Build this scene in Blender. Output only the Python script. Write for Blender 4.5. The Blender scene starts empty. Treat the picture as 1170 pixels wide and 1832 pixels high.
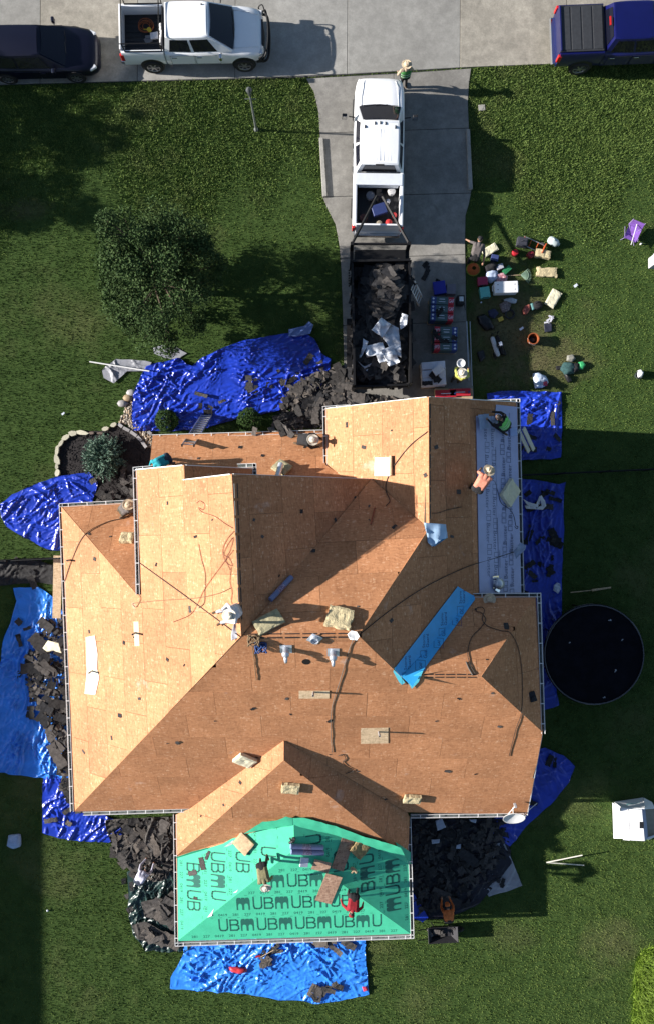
import bpy, bmesh, math, random
import numpy as np
from mathutils import Vector, Matrix, noise, geometry
random.seed(7); np.random.seed(7)
R = math.radians
scene = bpy.context.scene
# ------------------------------------------------------------------ camera, sky, sun, exposure
CAM_H, FPX = 33.0, 1452.0          # drone height (m), focal length in photo pixels
cam = bpy.data.cameras.new('drone_camera'); camo = bpy.data.objects.new('drone_camera', cam)
scene.collection.objects.link(camo); scene.camera = camo
camo.location = (0, 0, CAM_H); camo.rotation_euler = (0, 0, 0)
cam.sensor_fit = 'VERTICAL'; cam.sensor_height = 24.0; cam.lens = 24.0*FPX/1832.0; cam.clip_end = 2000
SUN_EL, SUN_AZ = R(22.0), R(3.0)   # low sun from the left of the picture; shadows fall right and a touch down
world = bpy.data.worlds.new('World'); scene.world = world; world.use_nodes = True
wn = world.node_tree.nodes; bg = wn['Background']
sky = wn.new('ShaderNodeTexSky'); sky.sky_type = 'NISHITA'; sky.sun_disc = False
sky.sun_elevation = SUN_EL; sky.altitude = 50; sky.air_density = 1.0; sky.dust_density = 0.6; sky.ozone_density = 1.6
SUN_TO = Vector((-math.cos(SUN_AZ)*math.cos(SUN_EL), math.sin(SUN_AZ)*math.cos(SUN_EL), math.sin(SUN_EL)))  # towards the sun
sky.sun_rotation = math.atan2(SUN_TO.x, SUN_TO.y)
world.node_tree.links.new(sky.outputs[0], bg.inputs[0]); bg.inputs[1].default_value = 0.053
sl = bpy.data.lights.new('sun', 'SUN'); sl.energy = 4.6; sl.angle = R(0.55); sl.color = (1.0, 0.935, 0.87)
so = bpy.data.objects.new('sun', sl); scene.collection.objects.link(so)
so.rotation_euler = SUN_TO.to_track_quat('Z', 'Y').to_euler(); so.location = (-30, 0, 40)
scene.view_settings.view_transform = 'Standard'; scene.view_settings.look = 'None'
scene.view_settings.exposure = 1.25; scene.view_settings.gamma = 1.0; scene.view_settings.use_curve_mapping = False

# ------------------------------------------------------------------ helpers
def W(px, py, h=0.0):
    d = (CAM_H-h)/FPX
    return Vector(((px-585)*d, (916-py)*d, h))
def frame(o):
    m = Matrix.Identity(4)
    while o is not None:
        m = o.matrix_basis @ m if o.parent is None else (o.matrix_parent_inverse @ o.matrix_basis) @ m
        o = o.parent
    return m
def link(o): scene.collection.objects.link(o); return o
def tag(o, label=None, cat=None, group=None, kind=None):
    if label: o['label'] = label
    if cat: o['category'] = cat
    if group: o['group'] = group
    if kind: o['kind'] = kind
    return o
def thing(name, label, cat, loc=(0,0,0), rz=0.0, group=None, rot=None):
    o = link(bpy.data.objects.new(name, None)); o.empty_display_size = 0.2
    o.location = loc; o.rotation_euler = rot if rot else (0, 0, rz)
    return tag(o, label, cat, group)
def fm(o):            # matrix of an object without waiting for the depsgraph
    m = Matrix.LocRotScale(o.location, o.rotation_euler, o.scale)
    return (fm(o.parent) @ m) if o.parent else m
class MB:
    def __init__(s): s.v = []; s.f = []; s.m = []
    def add(s, vs, fs, mi=0):
        b = len(s.v); s.v += [Vector(p) for p in vs]
        s.f += [tuple(b+i for i in f) for f in fs]; s.m += [mi]*len(fs); return s
    def box(s, c, d, rot=None, mi=0, taper=None):
        x, y, z = d[0]/2, d[1]/2, d[2]/2; c = Vector(c)
        vs = []
        for sz in (-1, 1):
            k = taper if (taper and sz == 1) else 1.0
            for sx, sy in ((-1,-1),(1,-1),(1,1),(-1,1)): vs.append(Vector((sx*x*k, sy*y*k, sz*z)))
        if rot is not None:
            if not isinstance(rot, Matrix): rot = Matrix.Rotation(rot, 3, 'Z')
            vs = [rot @ p for p in vs]
        return s.add([c+p for p in vs], [(3,2,1,0),(4,5,6,7),(0,1,5,4),(1,2,6,5),(2,3,7,6),(3,0,4,7)], mi)
    def tube(s, pts, r, n=7, mi=0, cap=True):
        pts = [Vector(p) for p in pts]; N = len(pts)
        rs = r if isinstance(r, (list, tuple)) else [r]*N
        t0 = (pts[1]-pts[0]).normalized(); up = Vector((0,0,1)) if abs(t0.z) < .9 else Vector((1,0,0))
        a = t0.cross(up).normalized(); vs = []
        for i, p in enumerate(pts):
            t = (pts[min(i+1,N-1)]-pts[max(i-1,0)])
            t = t.normalized() if t.length > 1e-9 else t0
            a = (a - t*a.dot(t))
            a = a.normalized() if a.length > 1e-6 else t.orthogonal().normalized()
            b = t.cross(a)
            for k in range(n):
                an = 2*math.pi*k/n; vs.append(p + (a*math.cos(an)+b*math.sin(an))*rs[i])
        fs = [(i*n+k, i*n+(k+1)%n, (i+1)*n+(k+1)%n, (i+1)*n+k) for i in range(N-1) for k in range(n)]
        if cap: fs += [tuple(range(n))[::-1], tuple((N-1)*n+k for k in range(n))]
        return s.add(vs, fs, mi)
    def lathe(s, prof, n=20, M=None, mi=0):
        vs = []; fs = []
        for r, z in prof:
            for k in range(n):
                an = 2*math.pi*k/n; vs.append(Vector((r*math.cos(an), r*math.sin(an), z)))
        for i in range(len(prof)-1):
            for k in range(n): fs.append((i*n+k, i*n+(k+1)%n, (i+1)*n+(k+1)%n, (i+1)*n+k))
        fs.append(tuple(range(n))[::-1]); fs.append(tuple((len(prof)-1)*n+k for k in range(n)))
        if M is not None: vs = [M @ p for p in vs]
        return s.add(vs, fs, mi)
    def prism(s, poly, z0, z1, M=None, mi=0):
        n = len(poly); vs = [Vector((p[0], p[1], z0)) for p in poly]+[Vector((p[0], p[1], z1)) for p in poly]
        ar = sum(poly[i][0]*poly[(i+1)%n][1]-poly[(i+1)%n][0]*poly[i][1] for i in range(n))
        fs = [tuple(range(n))[::-1], tuple(range(n, 2*n))]+[(i, (i+1)%n, n+(i+1)%n, n+i) for i in range(n)]
        if ar < 0: fs = [f[::-1] for f in fs]
        if M is not None: vs = [M @ p for p in vs]
        return s.add(vs, fs, mi)
    def loft(s, rings, mi=0, cap=True, closed=True):
        n = len(rings[0]); vs = [p for r in rings for p in r]; fs = []
        for i in range(len(rings)-1):
            for k in range(n if closed else n-1): fs.append((i*n+k, i*n+(k+1)%n, (i+1)*n+(k+1)%n, (i+1)*n+k))
        if cap: fs += [tuple(range(n))[::-1], tuple((len(rings)-1)*n+k for k in range(n))]
        return s.add(vs, fs, mi)
    def xf(s, M): s.v = [M @ p for p in s.v]; return s
    def build(s, name, mats, parent=None, smooth=False, bevel=0.0, world=True, label=None, cat=None, group=None, kind=None, sub=0, segs=2):
        me = bpy.data.meshes.new(name)
        vs = s.v
        if parent is not None:
            loc = None
            if world: inv = fm(parent).inverted(); vs = [inv @ p for p in vs]
        else:
            a = np.array([tuple(p) for p in vs]); mn, mx = a.min(0), a.max(0)
            loc = Vector(((mn[0]+mx[0])/2, (mn[1]+mx[1])/2, mn[2])); vs = [p-loc for p in vs]
        me.from_pydata([tuple(p) for p in vs], [], s.f)
        if not isinstance(mats, (list, tuple)): mats = [mats]
        for m in mats: me.materials.append(m)
        if len(mats) > 1: me.polygons.foreach_set('material_index', s.m)
        bm = bmesh.new(); bm.from_mesh(me); bmesh.ops.recalc_face_normals(bm, faces=bm.faces); bm.to_mesh(me); bm.free()
        if smooth: me.polygons.foreach_set('use_smooth', [True]*len(me.polygons))
        me.update()
        o = link(bpy.data.objects.new(name, me))
        if parent is not None: o.parent = parent
        else: o.location = loc
        if bevel:
            b = o.modifiers.new('bevel', 'BEVEL'); b.width = bevel; b.segments = segs; b.limit_method = 'ANGLE'; b.angle_limit = R(35)
            me.polygons.foreach_set('use_smooth', [True]*len(me.polygons)); b.harden_normals = True
        if sub:
            b = o.modifiers.new('sub', 'SUBSURF'); b.levels = sub; b.render_levels = sub
        return tag(o, label, cat, group, kind)
def copytree(o, parent=None):
    c = o.copy(); link(c)
    if parent is not None: c.parent = parent
    for ch in list(o.children): copytree(ch, c)
    return c
def inpoly(x, y, poly):
    r = False; n = len(poly); j = n-1
    for i in range(n):
        xi, yi = poly[i][0], poly[i][1]; xj, yj = poly[j][0], poly[j][1]
        if (yi > y) != (yj > y) and x < (xj-xi)*(y-yi)/(yj-yi)+xi: r = not r
        j = i
    return r
def np_inpoly(x, y, poly):
    r = np.zeros(len(x), bool); n = len(poly); j = n-1
    for i in range(n):
        xi, yi = poly[i][0], poly[i][1]; xj, yj = poly[j][0], poly[j][1]
        if yi != yj: r ^= ((yi > y) != (yj > y)) & (x < (xj-xi)*(y-yi)/(yj-yi)+xi)
        j = i
    return r
def cliprect(poly, x0, y0, x1, y1):
    def cl(P, f, g):
        o = []
        for i in range(len(P)):
            a, b = P[i-1], P[i]; fa, fb = f(a), f(b)
            if fb >= 0:
                if fa < 0: o.append(g(a, b, fa, fb))
                o.append(b)
            elif fa >= 0: o.append(g(a, b, fa, fb))
        return o
    g = lambda a, b, fa, fb: (a[0]+(b[0]-a[0])*fa/(fa-fb), a[1]+(b[1]-a[1])*fa/(fa-fb))
    for f in (lambda p: p[0]-x0, lambda p: x1-p[0], lambda p: p[1]-y0, lambda p: y1-p[1]):
        if len(poly) < 3: return []
        poly = cl(poly, f, g)
    out = []
    for p in poly:
        if not out or abs(p[0]-out[-1][0])+abs(p[1]-out[-1][1]) > 1e-6: out.append(p)
    if len(out) > 1 and abs(out[0][0]-out[-1][0])+abs(out[0][1]-out[-1][1]) < 1e-6: out.pop()
    return out
def area(p): return 0.5*sum(p[i-1][0]*p[i][1]-p[i][0]*p[i-1][1] for i in range(len(p)))
def fbm(x, y, z=0.0, o=3):
    s = 0; a = 1; t = 0
    for i in range(o):
        s += a*noise.noise((x, y, z+i*7.3)); t += a; a *= .5; x *= 2.03; y *= 2.03
    return s/t
def smooth_path(pts, k=6):
    P = [Vector(p) for p in pts]; P = [P[0]*2-P[1]]+P+[P[-1]*2-P[-2]]; out = []
    for i in range(1, len(P)-2):
        for j in range(k):
            t = j/k; a, b, c, d = P[i-1], P[i], P[i+1], P[i+2]
            out.append(0.5*((2*b)+(c-a)*t+(2*a-5*b+4*c-d)*t*t+(3*b-a-3*c+d)*t*t*t))
    out.append(P[-2]); return out

# ------------------------------------------------------------------ materials
def newmat(name):
    m = bpy.data.materials.new(name); m.use_nodes = True
    return m, m.node_tree.nodes, m.node_tree.links, m.node_tree.nodes['Principled BSDF']
def M(name, c, rough=.6, var=.18, scale=6.0, bump=0.0, bscale=60.0, metal=0.0, spec=0.4, c2=None, coat=0.0, objrand=0.0, bdist=0.01, contrast=(.35,.68)):
    m, n, l, b = newmat(name)
    b.inputs['Roughness'].default_value = rough; b.inputs['Metallic'].default_value = metal
    b.inputs['Specular IOR Level'].default_value = spec; b.inputs['Coat Weight'].default_value = coat
    c = tuple(c[:3]); c2 = tuple(c2) if c2 else tuple(max(0, x*(1-var)) for x in c)
    hi = c if c2 and var == 0 else tuple(min(1, x*(1+var*.5)) for x in c)
    geo = n.new('ShaderNodeTexCoord')
    tx = n.new('ShaderNodeTexNoise'); tx.inputs['Scale'].default_value = scale; tx.inputs['Detail'].default_value = 5; tx.inputs['Roughness'].default_value = .62
    l.new(geo.outputs['Object'], tx.inputs['Vector'])
    rp = n.new('ShaderNodeValToRGB'); rp.color_ramp.elements[0].position = contrast[0]; rp.color_ramp.elements[1].position = contrast[1]
    rp.color_ramp.elements[0].color = c2+(1,); rp.color_ramp.elements[1].color = hi+(1,)
    l.new(tx.outputs['Fac'], rp.inputs['Fac'])
    out = rp.outputs['Color']
    if objrand:
        oi = n.new('ShaderNodeObjectInfo'); hs = n.new('ShaderNodeHueSaturation')
        mr = n.new('ShaderNodeMapRange'); mr.inputs['To Min'].default_value = 1-objrand; mr.inputs['To Max'].default_value = 1+objrand
        l.new(oi.outputs['Random'], mr.inputs['Value']); l.new(mr.outputs[0], hs.inputs['Value']); l.new(out, hs.inputs['Color']); out = hs.outputs['Color']
    l.new(out, b.inputs['Base Color'])
    if bump:
        t2 = n.new('ShaderNodeTexNoise'); t2.inputs['Scale'].default_value = bscale; t2.inputs['Detail'].default_value = 4
        l.new(geo.outputs['Object'], t2.inputs['Vector'])
        bp = n.new('ShaderNodeBump'); bp.inputs['Strength'].default_value = bump; bp.inputs['Distance'].default_value = bdist
        l.new(t2.outputs['Fac'], bp.inputs['Height']); l.new(bp.outputs[0], b.inputs['Normal'])
    return m
def osb_mat(name, dark, mid, light):
    m, n, l, b = newmat(name)
    b.inputs['Roughness'].default_value = .75; b.inputs['Specular IOR Level'].default_value = .25
    tc = n.new('ShaderNodeTexCoord'); oi = n.new('ShaderNodeObjectInfo')
    off = n.new('ShaderNodeVectorMath'); off.operation = 'ADD'
    sc = n.new('ShaderNodeVectorMath'); sc.operation = 'SCALE'; sc.inputs['Scale'].default_value = 37.0
    cmb = n.new('ShaderNodeCombineXYZ'); l.new(oi.outputs['Random'], cmb.inputs[2]); l.new(cmb.outputs[0], sc.inputs[0])
    l.new(tc.outputs['Object'], off.inputs[0]); l.new(sc.outputs[0], off.inputs[1])
    nz = n.new('ShaderNodeTexNoise'); nz.inputs['Scale'].default_value = 5.0; nz.inputs['Detail'].default_value = 2; l.new(off.outputs[0], nz.inputs['Vector'])
    wr = n.new('ShaderNodeVectorMath'); wr.operation = 'MULTIPLY_ADD'; wr.inputs[1].default_value = (.12,.12,0); l.new(nz.outputs['Color'], wr.inputs[0]); l.new(off.outputs[0], wr.inputs[2])
    mp = n.new('ShaderNodeMapping'); mp.inputs['Scale'].default_value = (9, 30, 1); l.new(wr.outputs[0], mp.inputs['Vector'])
    vo = n.new('ShaderNodeTexVoronoi'); vo.inputs['Scale'].default_value = 1.0; l.new(mp.outputs[0], vo.inputs['Vector'])
    bw = n.new('ShaderNodeSeparateColor'); l.new(vo.outputs['Color'], bw.inputs[0])
    mp2 = n.new('ShaderNodeMapping'); mp2.inputs['Scale'].default_value = (22, 7, 1); mp2.inputs['Rotation'].default_value = (0,0,.5); l.new(wr.outputs[0], mp2.inputs['Vector'])
    vo2 = n.new('ShaderNodeTexVoronoi'); l.new(mp2.outputs[0], vo2.inputs['Vector']); vo2.inputs['Scale'].default_value = 1.0
    bw2 = n.new('ShaderNodeSeparateColor'); l.new(vo2.outputs['Color'], bw2.inputs[0])
    mx = n.new('ShaderNodeMath'); mx.operation = 'MULTIPLY_ADD'; mx.inputs[1].default_value = .62; l.new(bw.outputs[0], mx.inputs[0])
    m3 = n.new('ShaderNodeMath'); m3.operation = 'MULTIPLY'; m3.inputs[1].default_value = .38; l.new(bw2.outputs[1], m3.inputs[0]); l.new(m3.outputs[0], mx.inputs[2])
    rp = n.new('ShaderNodeValToRGB'); e = rp.color_ramp.elements
    e[0].position = .08; e[0].color = dark+(1,); e[1].position = .97; e[1].color = light+(1,)
    k = e.new(.45); k.color = mid+(1,); k = e.new(.80); k.color = tuple(x*1.1 for x in mid)+(1,)
    l.new(mx.outputs[0], rp.inputs['Fac'])
    # broad weathering
    t4 = n.new('ShaderNodeTexNoise'); t4.inputs['Scale'].default_value = .55; t4.inputs['Detail'].default_value = 5; l.new(off.outputs[0], t4.inputs['Vector'])
    r4 = n.new('ShaderNodeMapRange'); r4.inputs['From Min'].default_value = .3; r4.inputs['From Max'].default_value = .7; r4.inputs['To Min'].default_value = .84; r4.inputs['To Max'].default_value = 1.14; l.new(t4.outputs['Fac'], r4.inputs['Value'])
    r5 = n.new('ShaderNodeMapRange'); r5.inputs['To Min'].default_value = .90; r5.inputs['To Max'].default_value = 1.09; l.new(oi.outputs['Random'], r5.inputs['Value'])
    mm = n.new('ShaderNodeMath'); mm.operation = 'MULTIPLY'; l.new(r4.outputs[0], mm.inputs[0]); l.new(r5.outputs[0], mm.inputs[1])
    hs = n.new('ShaderNodeHueSaturation'); l.new(mm.outputs[0], hs.inputs['Value']); l.new(rp.outputs[0], hs.inputs['Color'])
    gp = n.new('ShaderNodeNewGeometry')
    t6 = n.new('ShaderNodeTexNoise'); t6.inputs['Scale'].default_value = 1.15; t6.inputs['Detail'].default_value = 6; t6.inputs['Roughness'].default_value = .6; l.new(gp.outputs['Position'], t6.inputs['Vector'])
    r6 = n.new('ShaderNodeMapRange'); r6.inputs['From Min'].default_value = .655; r6.inputs['From Max'].default_value = .76; r6.inputs['To Max'].default_value = .38; l.new(t6.outputs['Fac'], r6.inputs['Value'])
    mx6 = n.new('ShaderNodeMix'); mx6.data_type = 'RGBA'; l.new(r6.outputs[0], mx6.inputs['Factor']); l.new(hs.outputs[0], mx6.inputs['A']); mx6.inputs['B'].default_value = (.62,.52,.46,1)
    l.new(mx6.outputs['Result'], b.inputs['Base Color'])
    bp = n.new('ShaderNodeBump'); bp.inputs['Strength'].default_value = .25; bp.inputs['Distance'].default_value = .004
    l.new(mx.outputs[0], bp.inputs['Height']); l.new(bp.outputs[0], b.inputs['Normal'])
    return m
def ground_mat(name, cols, scales=(.22, 1.7, 26), bump=.5, spec=.1, rough=.95, worn=()):
    """cols: dark, mid, light, dry"""
    m, n, l, b = newmat(name); b.inputs['Roughness'].default_value = rough; b.inputs['Specular IOR Level'].default_value = spec
    g = n.new('ShaderNodeNewGeometry')
    ns = []
    for s in scales:
        t = n.new('ShaderNodeTexNoise'); t.inputs['Scale'].default_value = s; t.inputs['Detail'].default_value = 5; t.inputs['Roughness'].default_value = .65; l.new(g.outputs['Position'], t.inputs['Vector']); ns.append(t)
    r1 = n.new('ShaderNodeValToRGB'); r1.color_ramp.elements[0].position = .33; r1.color_ramp.elements[1].position = .68
    r1.color_ramp.elements[0].color = cols[0]+(1,); r1.color_ramp.elements[1].color = cols[2]+(1,); k = r1.color_ramp.elements.new(.5); k.color = cols[1]+(1,)
    ma = n.new('ShaderNodeMath'); ma.operation = 'MULTIPLY_ADD'; ma.inputs[1].default_value = .55; l.new(ns[1].outputs['Fac'], ma.inputs[0])
    mb = n.new('ShaderNodeMath'); mb.operation = 'MULTIPLY'; mb.inputs[1].default_value = .45; l.new(ns[2].outputs['Fac'], mb.inputs[0]); l.new(mb.outputs[0], ma.inputs[2])
    l.new(ma.outputs[0], r1.inputs['Fac'])
    r2 = n.new('ShaderNodeMapRange'); r2.inputs['From Min'].default_value = .54; r2.inputs['From Max'].default_value = .72; l.new(ns[0].outputs['Fac'], r2.inputs['Value'])
    mx = n.new('ShaderNodeMix'); mx.data_type = 'RGBA'; l.new(r2.outputs[0], mx.inputs['Factor']); l.new(r1.outputs[0], mx.inputs['A']); mx.inputs['B'].default_value = cols[3]+(1,)
    outc = mx.outputs['Result']
    for (wx, wy, rx, ry, amt) in worn:
        sb = n.new('ShaderNodeVectorMath'); sb.operation = 'SUBTRACT'; sb.inputs[1].default_value = (wx, wy, 0); l.new(g.outputs['Position'], sb.inputs[0])
        mu = n.new('ShaderNodeVectorMath'); mu.operation = 'MULTIPLY'; mu.inputs[1].default_value = (1/rx, 1/ry, 0); l.new(sb.outputs[0], mu.inputs[0])
        ln = n.new('ShaderNodeVectorMath'); ln.operation = 'LENGTH'; l.new(mu.outputs[0], ln.inputs[0])
        ad = n.new('ShaderNodeMath'); ad.operation = 'MULTIPLY_ADD'; ad.inputs[1].default_value = 1.6; l.new(ns[1].outputs['Fac'], ad.inputs[0]); l.new(ln.outputs['Value'], ad.inputs[2])
        mr = n.new('ShaderNodeMapRange'); mr.inputs['From Min'].default_value = 1.9; mr.inputs['From Max'].default_value = 1.1; mr.inputs['To Max'].default_value = amt; l.new(ad.outputs[0], mr.inputs['Value'])
        mw = n.new('ShaderNodeMix'); mw.data_type = 'RGBA'; l.new(mr.outputs[0], mw.inputs['Factor']); l.new(outc, mw.inputs['A']); mw.inputs['B'].default_value = (.135,.115,.062,1); outc = mw.outputs['Result']
    l.new(outc, b.inputs['Base Color'])
    bp = n.new('ShaderNodeBump'); bp.inputs['Strength'].default_value = bump; bp.inputs['Distance'].default_value = .03
    l.new(ns[2].outputs['Fac'], bp.inputs['Height']); l.new(bp.outputs[0], b.inputs['Normal'])
    return m
OSB = osb_mat('osb', (.36,.158,.072), (.465,.216,.102), (.62,.375,.225))
OSBP = osb_mat('osb_pale', (.42,.30,.18), (.58,.43,.27), (.74,.60,.42))
WORN = ((7.3,7.4,2.0,3.0,.8),(9.2,6.0,1.5,1.2,.6),(11.8,-17.6,1.3,1.0,.3),(7.5,-17.3,1.2,.8,.2),(-12.4,12.3,1.4,.5,.4))
GRASS = ground_mat('lawn_soil_and_grass', ((.026,.048,.012), (.042,.075,.019), (.062,.099,.027), (.084,.101,.037)), bump=.2, worn=WORN)
BLADE = ground_mat('grass_blade', ((.064,.100,.022), (.108,.160,.036), (.152,.206,.052), (.175,.198,.068)), bump=0, worn=WORN, spec=.2, rough=.75)
VERGE = ground_mat('verge_blade', ((.072,.120,.026), (.120,.182,.042), (.166,.230,.062), (.176,.205,.072)), bump=0, spec=.2, rough=.75)  # lighter than the lawn blades: sun on the sloping verge put into colour
TALL = ground_mat('tall_grass_blade', ((.10,.17,.02), (.19,.30,.035), (.30,.40,.07), (.22,.30,.05)), scales=(1, 5, 30), bump=0, spec=.3, rough=.6)
def CONC(nm, c, v=.16):
    m, n, l, b = newmat(nm); b.inputs['Roughness'].default_value = .9; b.inputs['Specular IOR Level'].default_value = .2; g = n.new('ShaderNodeNewGeometry'); out = None
    for sc, lo, amt in ((.35,.36,v*1.1),(2.4,.40,v*.9),(14,.35,v*.7),(70,.3,v*.8)):
        t = n.new('ShaderNodeTexNoise'); t.inputs['Scale'].default_value = sc; t.inputs['Detail'].default_value = 5; t.inputs['Roughness'].default_value = .65; l.new(g.outputs['Position'], t.inputs['Vector'])
        r = n.new('ShaderNodeMapRange'); r.inputs['From Min'].default_value = lo; r.inputs['From Max'].default_value = .66; r.inputs['To Min'].default_value = 1-amt; r.inputs['To Max'].default_value = 1+amt*.35; l.new(t.outputs['Fac'], r.inputs['Value'])
        if out is None: out = r.outputs[0]
        else: mu = n.new('ShaderNodeMath'); mu.operation = 'MULTIPLY'; l.new(out, mu.inputs[0]); l.new(r.outputs[0], mu.inputs[1]); out = mu.outputs[0]
    st = n.new('ShaderNodeTexNoise'); st.inputs['Scale'].default_value = .9; st.inputs['Detail'].default_value = 7; st.inputs['Distortion'].default_value = 1.2; l.new(g.outputs['Position'], st.inputs['Vector'])
    sr = n.new('ShaderNodeMapRange'); sr.inputs['From Min'].default_value = .66; sr.inputs['From Max'].default_value = .78; sr.inputs['To Min'].default_value = 1; sr.inputs['To Max'].default_value = .72; l.new(st.outputs['Fac'], sr.inputs['Value'])
    mu = n.new('ShaderNodeMath'); mu.operation = 'MULTIPLY'; l.new(out, mu.inputs[0]); l.new(sr.outputs[0], mu.inputs[1])
    oi = n.new('ShaderNodeObjectInfo'); orr = n.new('ShaderNodeMapRange'); orr.inputs['To Min'].default_value = .95; orr.inputs['To Max'].default_value = 1.05; l.new(oi.outputs['Random'], orr.inputs['Value']); m2 = n.new('ShaderNodeMath'); m2.operation = 'MULTIPLY'; l.new(mu.outputs[0], m2.inputs[0]); l.new(orr.outputs[0], m2.inputs[1])
    hs = n.new('ShaderNodeHueSaturation'); hs.inputs['Color'].default_value = c+(1,); l.new(m2.outputs[0], hs.inputs['Value']); l.new(hs.outputs[0], b.inputs['Base Color']); return m
C_GREY = CONC('concrete_grey', (.335,.330,.305)); C_TAN = CONC('concrete_tan', (.37,.345,.29), .22); C_DRIVE = CONC('concrete_driveway', (.285,.275,.25), .2); C_EDGE = CONC('concrete_edge', (.36,.35,.32))
def tarp_mat(name, c, rough=.30, spec=.6):
    m, n, l, b = newmat(name); b.inputs['Roughness'].default_value = rough; b.inputs['Specular IOR Level'].default_value = spec
    g_ = n.new('ShaderNodeNewGeometry'); t = n.new('ShaderNodeTexNoise'); t.inputs['Scale'].default_value = 1.6; t.inputs['Detail'].default_value = 6; l.new(g_.outputs['Position'], t.inputs['Vector'])
    rp = n.new('ShaderNodeValToRGB'); rp.color_ramp.elements[0].position = .35; rp.color_ramp.elements[1].position = .7; rp.color_ramp.elements[0].color = tuple(x*.8 for x in c)+(1,); rp.color_ramp.elements[1].color = tuple(min(1, x*1.15) for x in c)+(1,); l.new(t.outputs['Fac'], rp.inputs['Fac']); l.new(rp.outputs[0], b.inputs['Base Color'])
    t2 = n.new('ShaderNodeTexNoise'); t2.noise_type = 'RIDGED_MULTIFRACTAL'; t2.inputs['Scale'].default_value = 4.5; t2.inputs['Detail'].default_value = 2; t2.inputs['Distortion'].default_value = .6; l.new(g_.outputs['Position'], t2.inputs['Vector'])
    bp = n.new('ShaderNodeBump'); bp.inputs['Strength'].default_value = .25; bp.inputs['Distance'].default_value = .02; l.new(t2.outputs['Fac'], bp.inputs['Height']); l.new(bp.outputs[0], b.inputs['Normal'])
    return m
T_BLUE = tarp_mat('tarp_blue', (.012,.042,.42)); T_BRIGHT = tarp_mat('tarp_bright_blue', (.035,.24,.84), .34)
T_GREEN = tarp_mat('tarp_dark_green', (.022,.048,.042), .32); T_SILVER = tarp_mat('tarp_silver', (.28,.29,.32), .45)
SH = [M('shingle_%d' % i, c, .93, .35, 9, .5, 120, spec=.15, objrand=.25) for i, c in enumerate([(.058,.055,.053), (.092,.084,.078), (.140,.122,.106), (.032,.032,.034)])]
WHITE_MET = M('white_painted_metal', (.74,.74,.73), .4, .08, 5, spec=.5); GUT_IN = M('gutter_inside_dark', (.10,.12,.115), .8, .5, 5)  # gutter channel floor is a darker grey-green than the white rim
GALV = M('galvanised_sheet', (.62,.66,.72), .38, .18, 7, metal=.55); ALU = M('aluminium', (.60,.61,.62), .36, .1, 9, metal=.8)
BLACK = M('black_plastic', (.018,.018,.020), .5, .3, 8); RUBBER = M('tyre_rubber', (.022,.022,.023), .85, .25, 12)
STEELBLK = M('black_painted_steel', (.007,.007,.008), .55, .3, 6, spec=.3)
CHROME = M('chrome', (.72,.73,.75), .15, .05, 4, metal=1.0); RIM = M('wheel_rim', (.42,.42,.44), .3, .2, 8, metal=.8)
GLASS = M('tinted_glass', (.006,.007,.014), .05, .0, 3, spec=.45); REDL = M('red_lens', (.50,.02,.02), .2, .1, 6); CLEARL = M('clear_lens', (.62,.64,.66), .12, .1, 6)
P_WHITE = M('white_car_paint', (.80,.82,.84), .28, .03, 2, coat=.6); P_BLUE = M('blue_car_paint', (.004,.006,.070), .32, .1, 2, coat=.35, spec=.4); P_BLACK = M('black_car_paint', (.004,.005,.016), .35, .1, 2, coat=.2, spec=.3)
FOAM = M('foam_tan', (.56,.47,.28), .95, .25, 9, .8, 28, bdist=.03); FOAMC = M('foam_cream', (.68,.64,.46), .95, .12, 6, .4, 40); FOAMD = M('foam_olive', (.40,.36,.22), .95, .3, 9, .6, 30)
ROPE_B = M('dark_hose_rubber', (.03,.028,.026), .6, .2, 9); ROPE_R = M('red_hose', (.17,.045,.03), .6, .2, 9); ROPE_T = M('tan_rope', (.20,.14,.08), .9, .3, 30); ROPE_G = M('grey_rope', (.16,.15,.13), .9, .3, 30)
STRAW = M('straw', (.62,.50,.34), .9, .2, 22, .5, 80); STRAWW = M('pale_straw', (.74,.68,.56), .9, .15, 22, .5, 80)
SKIN = M('skin', (.36,.20,.13), .55, .12, 9); HAIR = M('dark_hair', (.015,.012,.010), .6, .2, 20)
LEATHER = M('work_boot_leather', (.12,.075,.04), .7, .3, 12); DENIM = M('dark_denim', (.03,.04,.065), .9, .3, 14); TROUB = M('black_trousers', (.016,.016,.018), .9, .3, 14); TROUG = M('olive_trousers', (.07,.065,.045), .9, .3, 14)
STONE = M('limestone_edging', (.55,.52,.40), .9, .22, 8, .5, 40, objrand=.15); STONEG = M('grey_paver', (.34,.33,.33), .9, .22, 8, .5, 40, objrand=.15)
MULCH = M('dark_mulch', (.028,.024,.024), .95, .5, 22, .9, 60); PEBBLE = M('river_pebble', (.30,.22,.14), .7, .6, 3, objrand=.3, c2=(.10,.075,.05))
BARK = M('bark', (.10,.075,.05), .95, .4, 14, .7, 40)
WOOD = M('sawn_timber', (.46,.35,.22), .8, .25, 12); WOODW = M('pale_painted_timber', (.66,.64,.56), .7, .15, 10)
BRICK = M('house_brick', (.34,.22,.17), .9, .3, 12, .4, 50); INK = M('dark_print_ink', (.018,.13,.095), .6, .1, 9)
CARD = M('cardboard', (.42,.31,.19), .9, .15, 8)
def plain(name, c, rough=.6, var=.12): return M(name, c, rough, var, 8)
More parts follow.
